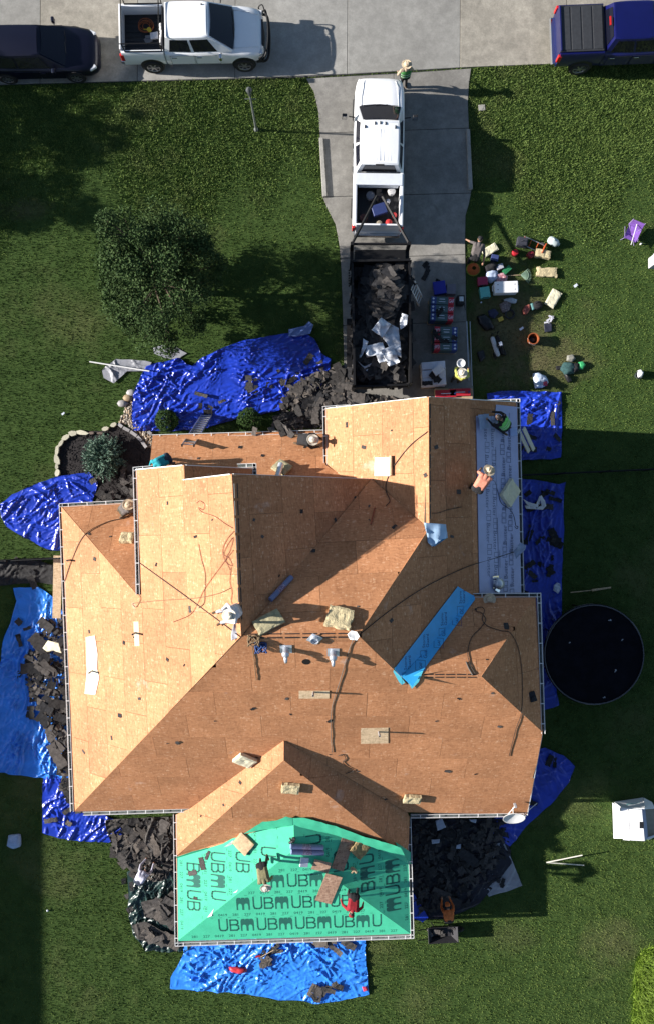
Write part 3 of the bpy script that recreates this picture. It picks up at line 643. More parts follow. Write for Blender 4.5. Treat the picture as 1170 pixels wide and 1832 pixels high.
tp([(262,655),(305,644),(322,640),(336,652),(345,655),(362,640),(400,622),(440,608),(505,597),(545,596),(562,606),(575,632),(592,642),(590,658),(575,690),(540,715),(500,735),(455,742),(405,755),(360,768),(300,772),(240,771),(236,745),(240,700)], T_BLUE, 'large crumpled royal blue tarp spread over the front lawn left of the trailer', amp=.17, ang=.35, an=3.2, seed=3, fold=1.2)
tp([(0,903),(22,885),(60,868),(105,852),(160,844),(176,862),(165,905),(125,960),(108,985),(85,983),(45,962),(12,942),(2,925)], T_BLUE, 'blue tarp with pointed end beside the curved stone planting bed', amp=.15, ang=.5, an=3, seed=9)
tp([(-60,1230),(0,1200),(5,1150),(22,1105),(30,1075),(24,1052),(70,1050),(95,1068),(128,1120),(150,1250),(150,1390),(85,1394),(40,1388),(-60,1372)], T_BRIGHT, 'bright blue tarp under shingle heap along the left eave', amp=.13, ang=1.45, an=4.5, seed=17)
tp([(78,1388),(150,1380),(165,1450),(215,1470),(240,1482),(195,1508),(150,1505),(105,1500),(76,1490),(76,1440)], T_BLUE, 'small crinkled blue tarp at the lower left corner of the house', amp=.13, ang=1.2, an=2, seed=21, fold=1.3)
tp([(228,1560),(260,1545),(345,1545),(345,1700),(318,1702),(290,1703),(262,1698),(240,1675),(232,1640)], T_GREEN, 'dark green tarp bunched beside the left edge of the porch roof', amp=.17, ang=1.1, an=3, seed=25)
tp([(320,1640),(655,1620),(653,1700),(660,1780),(600,1792),(560,1797),(545,1790),(500,1790),(440,1778),(380,1774),(305,1770),(306,1750),(330,1705)], T_BRIGHT, 'bright blue tarp spread on the grass below the green porch roof', amp=.13, ang=.1, an=3, seed=31)
tp([(870,704),(905,700),(1004,701),(1005,770),(1003,818),(985,822),(940,822),(900,830),(880,760)], T_BLUE, 'blue tarp at the upper right corner of the garage', amp=.14, ang=.4, an=2, seed=37)
tp([(890,858),(955,858),(1000,866),(1012,862),(1008,880),(1008,960),(1004,1040),(1005,1090),(995,1240),(1000,1262),(975,1270),(920,1240),(900,1100)], T_BLUE, 'long blue tarp littered with shingles beside the right garage wall', amp=.11, ang=1.4, an=2.5, seed=41)
tp([(920,1345),(975,1338),(1008,1352),(1028,1372),(1018,1400),(985,1440),(940,1480),(912,1515),(880,1500),(890,1400)], T_BLUE, 'blue tarp fanning out past the satellite dish', amp=.07, ang=-.9, an=4, seed=47)
tp([(872,1512),(902,1507),(918,1545),(934,1585),(916,1592),(874,1605),(858,1582),(866,1545)], T_SILVER, 'silver grey tarp on the grass below the satellite dish', amp=.06, ang=.8, an=3, seed=53)
tp([(735,1465),(905,1465),(915,1545),(872,1600),(850,1622),(790,1645),(735,1645)], M('tarp_black', (.012,.012,.022), .5, .3, 4), 'black sheet covered in dark tear-off debris inside the right corner of the house', amp=.12, ang=.3, an=2, seed=59)
tp([(733,1590),(742,1600),(765,1640),(755,1648),(735,1640)], T_BLUE, 'small blue tarp edge against the right side of the porch', amp=.08, ang=1.9, an=4, seed=61, h0=.16)
tp([(183,663),(208,642),(238,643),(272,648),(262,664),(228,664),(205,686),(186,676)], T_SILVER, 'silver plastic sheet lying left of the big blue tarp', amp=.08, ang=-.3, an=3, seed=63, h0=.05)
tp([(275,622),(290,617),(318,622),(335,632),(318,643),(296,640),(276,632)], T_SILVER, 'small silver sheet bunched just above the big blue tarp', amp=.10, ang=-.2, an=3, seed=65)
tp([(517,590),(545,584),(553,576),(561,582),(556,598),(530,603),(517,602)], M('tarp_pale_blue', (.16,.24,.52), .4, .2, 4), 'folded pale blue tarp corner at the top right end of the big blue tarp', amp=.08, ang=.3, an=2, seed=66, h0=.15)
FELT = M('old_roof_felt', (.085,.078,.072), .85, .35, 3.0, .4, 60, spec=.25)
tp([(190,1466),(250,1462),(345,1460),(345,1560),(290,1575),(245,1572),(222,1545),(205,1520),(196,1495)], FELT, 'crumpled dark grey roofing felt heaped in the left corner below the main eave', amp=.20, ang=1.0, an=2.2, seed=71, h0=.08)
tp([(255,1610),(300,1600),(345,1625),(345,1660),(300,1650),(262,1635)], FELT, 'strip of old roofing felt across the middle of the dark green tarp', amp=.10, ang=-.5, an=3, seed=73, h0=.22)
tp([(238,1652),(262,1645),(310,1670),(318,1690),(285,1688),(248,1675)], FELT, 'strip of old roofing felt at the lower end of the dark green tarp', amp=.09, ang=-.4, an=3, seed=75, h0=.22)
tp([(-40,1006),(30,1000),(70,1003),(98,1012),(96,1046),(60,1042),(24,1046),(-40,1050)], M('black_felt', (.035,.034,.034), .9, .4, 3, .4, 60), 'black roofing felt spread on the shaded grass at the far left', amp=.08, ang=.2, an=2, seed=77)
def tarp_h(x, y):
    z = .0
    for poly, hh in TARPS:
        if inpoly(x, y, poly): z = max(z, hh(x, y))
    return z
# ------------------------------------------------------------------ shingle tear-off
SHM = []
for i in range(14):       # a set of torn shingle sheets, 3-tab edges, folds and rips
    rn = random.Random(100+i); L_ = rn.uniform(.35, .98); w_ = rn.uniform(.22, .42); top = []; bot = []; n_ = 8
    for k in range(n_+1):
        t = k/n_; top.append((t*L_-L_/2, w_/2+rn.uniform(-.03, .03))); bot.append((t*L_-L_/2, -w_/2+(rn.uniform(-.05, .06) if k % 2 else 0)))
    bend = rn.uniform(-.12, .22); tw = rn.uniform(-.22, .22); vs = []; fs = []
    for k in range(n_+1):
        x = top[k][0]
        for yy in (bot[k][1], (bot[k][1]+top[k][1])/2, top[k][1]):
            vs.append((x, yy, bend*x*x+tw*x*yy+rn.uniform(-.006, .006)))
    for k in range(n_):
        for j in range(2): fs.append((k*3+j, (k+1)*3+j, (k+1)*3+j+1, k*3+j+1))
    mz = min(v[2] for v in vs); nv = len(vs); vs = [(a, b_, c-mz+.006) for a, b_, c in vs]+[(a, b_, c-mz) for a, b_, c in vs]
    fs += [tuple(nv+q for q in f[::-1]) for f in fs]
    per = [k*3 for k in range(n_+1)]+[n_*3+1, n_*3+2]+[k*3+2 for k in range(n_-1, -1, -1)]+[1]
    fs += [(per[k], per[k-1], nv+per[k-1], nv+per[k]) for k in range(len(per))]
    row = []
    for m in SH:
        me = bpy.data.meshes.new('torn_shingle'); me.from_pydata(vs, [], fs); me.materials.append(m); me.update(); row.append(me)
    SHM.append(row)
NSH = [0]
def shingles(px, n, label, group, base=.03, pile=.0, big=1.0, tilt=.085, mats=(0,1,3), seed=0, sz=(.5,1.15), h_at=None, name='torn_shingle', dirs=None, hp=.15):
    rn = random.Random(seed); x0 = min(p[0] for p in px); x1 = max(p[0] for p in px); y0 = min(p[1] for p in px); y1 = max(p[1] for p in px); k = 0; out = []
    cx, cy = sum(p[0] for p in px)/len(px), sum(p[1] for p in px)/len(px)
    while k < n:
        x, y = rn.uniform(x0, x1), rn.uniform(y0, y1)
        if not inpoly(x, y, px): continue
        q = W(x, y, hp); z = (h_at(q.x, q.y) if h_at else base+tarp_h(q.x, q.y))
        r = max(abs(x-cx)/(x1-x0+1), abs(y-cy)/(y1-y0+1))*2; z += pile*max(0, 1-r**2)*rn.uniform(.4, 1.0)
        o = link(bpy.data.objects.new(name, rn.choice(SHM)[rn.choice(mats)])); s = rn.uniform(*sz)*big
        a = rn.uniform(0, 6.28) if dirs is None else dirs+rn.gauss(0, .35)
        o.location = (q.x, q.y, z); o.rotation_euler = (rn.gauss(0, tilt), rn.gauss(0, tilt), a); o.scale = (s, s*rn.uniform(.8, 1.2), 1)
        lb = label
        if n > 10:
            horiz = (x1-x0) > (y1-y0); f_ = (x-x0)/(x1-x0) if horiz else (y-y0)/(y1-y0); wh = (('left','middle','right') if horiz else ('upper','middle','lower'))[min(2, int(f_*3))]
            sw = 'large' if s > (sz[0]+sz[1])/2 else 'small'; lb = sw+' '+label.replace('small ', '')+', '+wh+' part'
            if len(lb.split()) > 16: lb = label+', '+wh+' part'
            if len(lb.split()) > 16: lb = label
        tag(o, lb, 'shingle', group); out.append(o); k += 1
    return out
def shingle_stuff(px, n, base, pile, seed, name, label, mats=(0,1,3), sz=(.3,.9), tilt=.11, h_at=None, loft=1.0):
    rn = random.Random(seed); x0 = min(p[0] for p in px); x1 = max(p[0] for p in px); y0 = min(p[1] for p in px); y1 = max(p[1] for p in px); k = 0; b = MB()
    cx, cy = (x0+x1)/2, (y0+y1)/2; ms = [SH[i] for i in mats]
    while k < n:
        x, y = rn.uniform(x0, x1), rn.uniform(y0, y1)
        if not inpoly(x, y, px): continue
        q = W(x, y, .15); z = (h_at(q.x, q.y) if h_at else base+tarp_h(q.x, q.y)); r = max(abs(x-cx)/(x1-x0+1), abs(y-cy)/(y1-y0+1))*2
        z += pile*max(0, 1-r**2)*rn.uniform(.3, 1)
        L_, w_ = rn.uniform(*sz), rn.uniform(*sz)*.55; Mx = Matrix.Translation((q.x, q.y, z)) @ Matrix.Rotation(rn.uniform(0, 6.28), 4, 'Z') @ Matrix.Rotation(rn.gauss(0, tilt), 4, 'X') @ Matrix.Rotation(rn.gauss(0, tilt), 4, 'Y')
        pts = [(-L_/2+rn.uniform(-.05,.05), -w_/2+rn.uniform(-.05,.05)), (0, -w_/2+rn.uniform(-.05,.05)), (L_/2, -w_/2+rn.uniform(-.05,.05)), (L_/2+rn.uniform(-.08,.05), w_/2), (rn.uniform(-.1,.1), w_/2+rn.uniform(-.08,.06)), (-L_/2, w_/2+rn.uniform(-.05,.05))]
        bz = rn.uniform(-.03, .05); vs = [Mx @ Vector((a, c, bz*(1 if i in (1,4) else 0))) for i, (a, c) in enumerate(pts)]; vs += [v-Vector((0,0,.007)) for v in vs]
        b.add(vs, [(0,1,4,5),(1,2,3,4),(11,10,7,6),(10,9,8,7)]+[(i, (i+5)%6, 6+(i+5)%6, 6+i) for i in range(6)], rn.randrange(len(ms))); k += 1
    return b.build(name, ms, label=label, cat='debris', kind='stuff')
R1 = [(500,735),(520,700),(560,672),(600,655),(632,660),(632,710),(720,712),(740,735),(640,738),(580,760),(505,768)]
shingle_stuff(R1, 900, .03, .2, 1, 'shingle_heap', 'heap of torn grey shingles between the big blue tarp and the garage', sz=(.08,.38), mats=(0,1,2,3))
shingles(R1, 46, 'torn dark shingle on top of the heap between blue tarp and garage', 'shingles in the heap before the garage', .08, .2, seed=2, sz=(.5,1.15))
shingles([(480,660),(540,640),(585,640),(600,690),(520,720),(480,700)], 12, 'torn shingle lying on the right end of the big blue tarp', 'shingles on the big blue tarp', seed=3, sz=(.35,.8))
shingles([(335,715),(470,665),(480,690),(400,740),(345,755)], 11, 'torn shingle lying on the middle of the big blue tarp', 'shingles mid way on the big blue tarp', seed=4, sz=(.3,.7))
R2 = [(78,1120),(112,1100),(135,1110),(150,1250),(150,1440),(118,1440),(95,1330),(60,1250),(45,1190)]
shingle_stuff(R2, 600, .03, .22, 5, 'shingle_heap', 'heap of torn shingles along the left eave on the bright blue tarp', mats=(0,1,2,3), sz=(.08,.38))
shingles(R2, 44, 'torn shingle on top of the heap along the left eave', 'shingles in the heap along the left eave', .08, .22, seed=6, sz=(.6,1.2), dirs=-.6)
shingles([(32,1095),(60,1110),(90,1190),(62,1290),(30,1270),(30,1200)], 14, 'dark shingle scrap scattered on the bright blue tarp at left', 'shingles on the left bright tarp', seed=7, sz=(.3,.7), mats=(0,3))
shingles([(90,1390),(150,1400),(170,1480),(120,1500),(80,1480)], 9, 'torn shingle on the small crinkled blue tarp', 'shingles on the lower left blue tarp', seed=8, sz=(.4,.8), mats=(1,2))
R3 = [(195,1470),(340,1465),(340,1570),(240,1570),(205,1530)]
shingle_stuff(R3, 160, .02, .06, 9, 'shingle_heap', 'heap of brownish shingles in the left corner below the main eave', mats=(0,1,2,1), sz=(.08,.4))
shingles(R3, 24, 'brownish torn shingle on the heap below the left main eave', 'shingles in the lower left corner', .03, .06, seed=10, sz=(.5,1.05), mats=(1,2,0))
shingles([(215,1560),(245,1560),(245,1640),(222,1620)], 5, 'dark shingle at the grass edge left of the dark green tarp', 'shingles at the grass edge', seed=11, sz=(.4,.7), mats=(0,))
shingles([(238,1650),(310,1660),(318,1690),(260,1680)], 9, 'brown shingle strip lying on the lower end of the dark green tarp', 'shingles on dark green tarp', .05, .06, seed=12, sz=(.6,1.1), mats=(2,2,1), dirs=-.3)
shingles([(255,1600),(320,1600),(320,1650),(290,1640)], 8, 'brown shingle strip lying across the middle of the dark green tarp', 'shingles mid dark green tarp', .05, .08, seed=13, sz=(.6,1.1), mats=(2,1), dirs=-.5)
for (px, n, w) in (([(455,1700),(495,1695),(515,1740),(490,1745)], 7, 'left clump of'), ([(552,1765),(605,1745),(612,1770),(565,1785)], 8, 'lower right clump of'), ([(562,1682),(625,1682),(625,1702),(575,1700)], 7, 'eave side clump of')):
    shingles(px, n, 'grey shingle in the %s shingles below the porch' % w, w+' porch tarp shingles', .03, .10, seed=n*7+len(w), sz=(.5,.95), mats=(0,1,2), tilt=.12)
R6 = [(895,880),(1000,880),(1004,1060),(960,1080),(900,1080)]
shingles(R6, 44, 'dark shingle scrap scattered on the long blue tarp beside the garage', 'shingles on the right blue tarp', seed=14, sz=(.25,.75), mats=(3,3,0))
shingles([(930,720),(1000,720),(1000,810),(930,810)], 7, 'dark shingle scrap on the upper right blue tarp', 'shingles on the upper right tarp', seed=15, sz=(.4,.7), mats=(3,0))
shingles([(925,1365),(990,1355),(1010,1380),(960,1430),(915,1490),(905,1440)], 16, 'dark shingle scrap on the fan shaped blue tarp', 'shingles on the fan shaped tarp', seed=16, sz=(.25,.65), mats=(3,))
shingles([(870,1530),(915,1520),(925,1580),(875,1595)], 6, 'small dark shingle scrap on the silver grey tarp', 'shingles on the silver tarp', seed=17, sz=(.25,.45), mats=(3,))
R8 = [(740,1470),(895,1470),(900,1540),(860,1570),(840,1620),(745,1635)]
shingle_stuff(R8, 420, .03, .10, 18, 'dark_debris', 'dark tear-off debris covering the black sheet in the right corner', mats=(3,0,1), sz=(.08,.45))
shingles(R8, 18, 'dark shingle in the debris inside the right corner of the house', 'shingles in the right corner', .12, .2, seed=19, sz=(.4,.9), mats=(3,0))
R9 = [(165,850),(240,830),(245,890),(240,900),(170,905)]
shingles(R9, 20, 'torn shingle between the blue green shrub and the left gutter', 'shingles by the shrub', .05, .12, seed=20, sz=(.4,.8), mats=(0,1))
shingles([(10,1000),(80,1000),(95,1060),(30,1045)], 7, 'torn shingle on the shaded grass at the far left', 'shingles on shaded left grass', seed=22, sz=(.3,.6), mats=(0,3))
shingles([(745,470),(775,470),(790,505),(750,505)], 4, 'black shingle lying on the driveway beside the trailer', 'shingles on the driveway', base=.05, seed=23, sz=(.4,.6), mats=(3,), tilt=.05)
# loose crumbs of shingle left on the bare deck
rn = random.Random(44); SLN = dict(W='left', BE='shaded inner', N='upper middle', CW='sunlit garage', E='right garage', WN='right wing back', WE='right wing end', S='large front', FW='porch gable left', FE='porch gable right', FS='porch gable front', N1='small upper left', P='front porch', GE='small gable')
CR = [(318,1330),(240,1140),(300,1330),(893,1300),(513,1250),(520,1278),(385,1290),(453,1268),(330,1190),(222,1150),(160,1130),(200,1320),(150,1345),(590,1290),(640,1085),(700,1110),(660,930),(705,942),(660,905),(635,890),(600,930),(560,985),(540,915),(470,960),(500,1030),(455,930),(850,1090),(905,1120),(880,1240),(820,1250),(800,1380),(850,1385),(430,1400),(460,1355),(400,1440),(360,1460),(590,1350),(640,1380),(690,1430),(780,1290),(760,850),(780,800),(820,880),(808,960),(620,760),(650,800),(700,770),(300,900),(350,960),(380,930),(280,1010),(340,1090),(198,960),(160,955),(170,1000),(215,1280),(250,1250),(300,1180),(545,800),(470,815),(430,800),(355,820),(860,985),(870,1180)]
for (x, y) in CR:
    p = which(x, y)
    if not p: continue
    o = link(bpy.data.objects.new('shingle_crumb', rn.choice(SHM)[rn.choice((0,3,1))])); s = rn.uniform(.10, .26); q = ray(x, y, p, .012)
    o.matrix_world = Matrix.Translation(q) @ p.M.to_3x3().to_4x4() @ Matrix.Rotation(rn.uniform(0, 6.28), 4, 'Z') @ Matrix.Diagonal((s, s*1.5, .25, 1)); tag(o, 'small dark shingle crumb on the bare '+SLN.get([kk for kk, vv in PLN.items() if vv is p][0], 'front')+' roof slope', 'shingle', 'shingle crumbs on the roof')
for (x, y, s) in ((345,1562,.45),(362,1545,.5),(372,1530,.4),(350,1607,.35),(318,1328,.3),(372,1528,.3)):
    p = which(x, y); o = link(bpy.data.objects.new('shingle_crumb', rn.choice(SHM)[1])); q = ray(x, y, p, .03)
    o.matrix_world = Matrix.Translation(q) @ p.M.to_3x3().to_4x4() @ Matrix.Rotation(rn.uniform(0, 6.28), 4, 'Z') @ Matrix.Diagonal((s, s, .3, 1)); tag(o, 'torn grey shingle piece on the left part of the green porch roof', 'shingle', 'shingle pieces on the porch roof')
for x, y, lab in ((600,772,0),(430,772,1),(395,766,1),(455,772,1),(475,776,1)): pass
shingles([(440,768),(520,765),(525,790),(455,782)], 6, 'torn shingle stuck on the front porch gutter', 'shingles on the porch gutter', seed=26, sz=(.4,.75), mats=(0,1), h_at=lambda x, y: 3.6, tilt=.3, hp=3.6)
# ------------------------------------------------------------------ planting
def quads_mesh(name, C, U, Vv, mat, parent=None, **kw):
    """many quads from numpy arrays: centres, half axes"""
    n = len(C); vs = np.stack([C-U-Vv, C+U-Vv*.4, C+U*.2+Vv, C-U*.7+Vv*.6], 1).reshape(-1, 3)
    if parent is not None: inv = fm(parent).inverted(); A = np.array(inv); vs = vs @ A[:3, :3].T + A[:3, 3]
    me = bpy.data.meshes.new(name); me.vertices.add(n*4); me.vertices.foreach_set('co', vs.astype(np.float32).ravel())
    me.loops.add(n*4); me.loops.foreach_set('vertex_index', np.arange(n*4, dtype=np.int32)); me.polygons.add(n); me.polygons.foreach_set('loop_start', np.arange(0, n*4, 4, dtype=np.int32))
    me.polygons.foreach_set('loop_total', np.full(n, 4, dtype=np.int32)) if False else None
    me.materials.append(mat); me.update(calc_edges=True); me.validate()
    o = link(bpy.data.objects.new(name, me)); o.parent = parent
    return tag(o, **kw)
def leaf_mat(name, a, b_, c, trans=.25):
    m, n, l, bs_ = newmat(name); bs_.inputs['Roughness'].default_value = .75; bs_.inputs['Specular IOR Level'].default_value = .15
    g_ = n.new('ShaderNodeNewGeometry'); r = n.new('ShaderNodeValToRGB'); e = r.color_ramp.elements
    e[0].color = a+(1,); e[1].color = c+(1,); k = e.new(.55); k.color = b_+(1,)
    l.new(g_.outputs['Random Per Island'], r.inputs['Fac']); l.new(r.outputs[0], bs_.inputs['Base Color'])
    return m
LEAF = leaf_mat('oak_leaf', (.020,.044,.012), (.036,.070,.020), (.066,.104,.034)); BOXL = leaf_mat('boxwood_leaf', (.014,.035,.008), (.028,.062,.014), (.060,.100,.028)); JUN = leaf_mat('juniper_needle', (.05,.10,.075), (.115,.19,.14), (.24,.33,.25))
def rand_dirs(n): d = np.random.normal(size=(n, 3)); return d/np.linalg.norm(d, axis=1, keepdims=True)
def leaves(C, size, mat, name, parent, flat=.5):
    n = len(C); U = rand_dirs(n); U[:, 2] *= flat; U /= np.linalg.norm(U, axis=1, keepdims=True); T = rand_dirs(n); Vv = np.cross(U, T); Vv /= np.linalg.norm(Vv, axis=1, keepdims=True)
    s = size*np.random.uniform(.6, 1.3, (n, 1)); return quads_mesh(name, C, U*s, Vv*s*.5, mat, parent)
def tree(base, h, rad, label, n=15000, z0=1.0, size=.075, group=None, seed=1, clumps=70):
    rn = random.Random(seed); t = thing('oak_tree', label, 'tree', base, group=group); b = MB(); B = Vector(base)
    b.tube([B, B+Vector((.03,.02,h*.2)), B+Vector((-.04,.05,h*.5)), B+Vector((.05,0,h*.86))], [.14,.11,.08,.03], 9); tips = []
    for i in range(24):
        z = h*rn.uniform(.18, .75); an = i*2.4+rn.uniform(-.3,.3); L_ = rad*rn.uniform(.55, .95)*(1+.42*noise.noise((math.cos(an)*1.6, math.sin(an)*1.6, seed*3.1)))*(1.15-.55*(z/h)); e = B+Vector((math.cos(an)*L_, math.sin(an)*L_, min(h*.95, z+L_*rn.uniform(.25,.6)))); s = B+Vector((0,0,z)); mid = (s+e)/2+Vector((rn.uniform(-.1,.1), rn.uniform(-.1,.1), .12))
        b.tube([s, mid, e], [.05,.035,.012], 6); tips += [e, mid]
        for k in range(2):
            a2 = an+rn.uniform(-.9,.9); e2 = mid+Vector((math.cos(a2)*L_*.45, math.sin(a2)*L_*.45, rn.uniform(.1,.5))); b.tube([mid, e2], [.025,.008], 5); tips.append(e2)
    b.build('trunk', BARK, t)
    cl = [(p, rn.uniform(.28,.55)) for p in tips]
    for i in range(clumps):
        an = rn.uniform(0, 6.28); r_ = rad*math.sqrt(rn.random())*rn.uniform(.55,1.06)*(1+.42*noise.noise((math.cos(an)*1.6, math.sin(an)*1.6, seed*3.1))); zz = z0+(h-z0)*(rn.random()**.9)*(1-.55*(r_/rad)**2); cl.append((B+Vector((math.cos(an)*r_, math.sin(an)*r_, zz)), rn.uniform(.22,.55)))
    k = n//len(cl); C = np.concatenate([np.array(p)+rand_dirs(k)*np.random.uniform(.15,1,(k,1))**.5*np.array([r_*1.15, r_*1.15, r_*.75]) for p, r_ in cl])
    leaves(C, size, LEAF, 'crown', t); return t
tree((-6.25, 8.95, 0), 5.7, 2.45, 'dark green young oak tree with open crown on the left front lawn', 60000, .9, .047, clumps=75)
for bx, by, hh_, r_, lab in ((-22.5, 16.6, 6.2, 2.6, 'oak tree beyond the upper left edge casting shade on the verge'), (-22.8, 13.2, 5.6, 1.9, 'smaller oak tree beyond the left edge nearer the house')):
    tree((bx, by, 0), hh_, r_, lab, 9000 if by > 10 else 5200, 1.4, .11 if by > 10 else .085, 'trees beyond the left edge', int(by)+50)
def round_shrub(px, py, r_, h, label):
    q = W(px, py, h*.6); t = thing('round_shrub', label, 'shrub', (q.x, q.y, 0), group='clipped round shrubs'); b = MB()
    for k in range(5): a = k*1.26; b.tube([(q.x, q.y, 0), (q.x+math.cos(a)*r_*.3, q.y+math.sin(a)*r_*.3, h*.4), (q.x+math.cos(a)*r_*.6, q.y+math.sin(a)*r_*.6, h*.75)], [.02,.015,.006], 5)
    b.build('stems', BARK, t); d = rand_dirs(5200); rr = np.random.uniform(.78,1.0,(5200,1)); lump = np.array([[1+.12*noise.noise(Vector(v)*2.5+Vector((px,0,0)))] for v in d])
    C = np.array([q.x, q.y, h*.52])+d*rr*lump*np.array([r_, r_, h*.5]); leaves(C, .03, BOXL, 'foliage', t)
round_shrub(298, 752, .46, 1.15, 'clipped round green shrub left of the aluminium ladder'); round_shrub(446, 752, .50, 1.15, 'clipped round green shrub right of the aluminium ladder')
q = W(182, 818, .6); t = thing('juniper_shrub', 'spiky blue green juniper shrub inside the curved stone edging', 'shrub', (q.x, q.y, 0))
b = MB(); Cs = []; Us = []; Vs = []
for i in range(260):
    d = Vector(rand_dirs(1)[0]); d.z = abs(d.z)*.7+.12; d.normalize(); L_ = .98*random.uniform(.7,1.05); tip = Vector((q.x, q.y, .12))+Vector((d.x*L_, d.y*L_, d.z*L_*.95))
    if i < 40: b.tube([(q.x, q.y, .05), tip], [.014,.004], 4)
    for k in range(26):
        f = random.uniform(.45,1.0); c = Vector((q.x, q.y, .12)).lerp(tip, f)+Vector(rand_dirs(1)[0])*.03; dd = (d*.8+Vector(rand_dirs(1)[0])*.8).normalized(); Cs.append(c); Us.append(dd*.065); sd = dd.cross(Vector(rand_dirs(1)[0])).normalized(); Vs.append(sd*.016)
b.build('stems', BARK, t); quads_mesh('foliage', np.array(Cs), np.array(Us), np.array(Vs), JUN, t)
# mulch bed, its edging stones, pebble strip
bed = [(104,842),(103,820),(107,800),(115,783),(130,774),(150,771),(185,771),(198,765),(210,758),(232,772),(252,790),(262,802),(300,800),(300,900),(190,905),(150,870),(108,858)]
b = MB(); b.prism([W(*p)[:2] for p in bed], .001, .03); mb_ = b.build('mulch_bed', MULCH, kind='structure')
rn = random.Random(5); n_ = 2600; Cx = []
while len(Cx) < n_:
    x, y = rn.uniform(103,262), rn.uniform(758,905)
    if inpoly(x, y, bed): Cx.append(W(x, y, .04))
Cx = np.array(Cx); U = rand_dirs(n_); U[:, 2] *= .3; T = rand_dirs(n_); quads_mesh('mulch_chips', Cx, U*.045, np.cross(U, T)*.018, MULCH, mb_, kind='stuff')
SM = []
for i in range(5):
    rn = random.Random(i); pts = [(math.cos(a)*rn.uniform(.42,.55), math.sin(a)*rn.uniform(.36,.52)) for a in [k*math.pi/3.5 for k in range(7)]]; b = MB(); b.prism(pts, 0, .16); me = b.build('edging_stone', STONE); me.name = 'tmp'; m2 = me.data; bpy.data.objects.remove(me); SM.append(m2)
edg = thing('stone_edging', 'curved row of pale limestone edging blocks round the mulch bed', 'garden edging', W(104,815,0))
for i, (x, y, L_, w_, a) in enumerate(((104,846,.30,.22,1.4),(102.5,835,.26,.15,1.6),(102,822,.42,.26,1.9),(103.5,806,.46,.17,1.45),(110,793,.34,.17,1.0),(119,782,.36,.22,.6),(131,775.5,.36,.26,.1),(149,774,.52,.22,-.1),(165,775,.24,.14,0),(180,775,.26,.13,0),(190,767,.28,.2,.3),(204,760,.28,.2,.5))):
    o = link(bpy.data.objects.new('edging_stone', SM[i % 5].copy())); o.data.materials.clear(); o.data.materials.append(STONE if i not in (8,9) else M('brown_stone', (.16,.12,.10), .9, .3, 8)); o.parent = edg; q = W(x, y, .1)-edg.location; o.location = (q.x, q.y, 0); o.rotation_euler = (rn.uniform(-.06,.06), rn.uniform(-.06,.06), a); o.scale = (L_*1.05, w_*1.05, 1)
pav = thing('paver_edging', 'curved line of narrow grey pavers between mulch bed and pebbles', 'garden edging', W(240,780,0))
for i, (x0, y0, x1, y1) in enumerate(((212,758,220,764),(221,765,233,771),(234,772,246,780),(246.5,780.5,254,789),(254.5,790,263,801),(265,771,272,777))):
    a, c = W(x0, y0, .1), W(x1, y1, .1); b = MB(); b.box((a+c)/2+Vector((0,0,-.04)), ((c-a).length*.95, .13, .13), math.atan2(c.y-a.y, c.x-a.x)); b.build('paver', STONEG, pav, bevel=.012)
peb = [(226,712),(238,700),(244,760),(262,772),(276,776),(277,800),(262,800),(247,779),(228,762),(212,757),(222,740)]
b = MB(); pm = []
for x in range(420):
    while True:
        px_, py_ = random.uniform(212,277), random.uniform(700,800)
        if inpoly(px_, py_, peb): break
    q = W(px_, py_, .03); r_ = random.uniform(.03,.075); b.lathe([(.3*r_,-.4*r_),(r_,0),(.75*r_,.4*r_),(.2*r_,.6*r_)], 7, Matrix.Translation(q) @ Matrix.Rotation(random.uniform(0,6),4,'Z') @ Matrix.Diagonal((1,random.uniform(.6,1),1,1)), random.randrange(4))
b.build('pebble_strip', [plain('pebble_%d' % i, c) for i, c in enumerate(((.34,.25,.16),(.16,.11,.07),(.42,.37,.30),(.10,.085,.07)))], smooth=True, kind='stuff', label='brown river pebbles in the strip beside the grey pavers', cat='pebbles')
for i, (x, y) in enumerate(((220,722),(230,712),(236,703))):
    b = MB(); q = W(x, y, .05); b.lathe([(.12,-.05),(.22,.02),(.17,.09),(.05,.12)], 8, Matrix.Translation(q) @ Matrix.Diagonal((1,.7,1,1))); b.build('boulder', [STONEG, M('tan_boulder', (.36,.27,.17), .9, .3, 8)][i % 2], smooth=True, label=['grey slab at the lower end', 'tan rock in the middle', 'grey rock at the top'][i]+' of the pebble strip', cat='rock', group='rocks by the pebble strip')
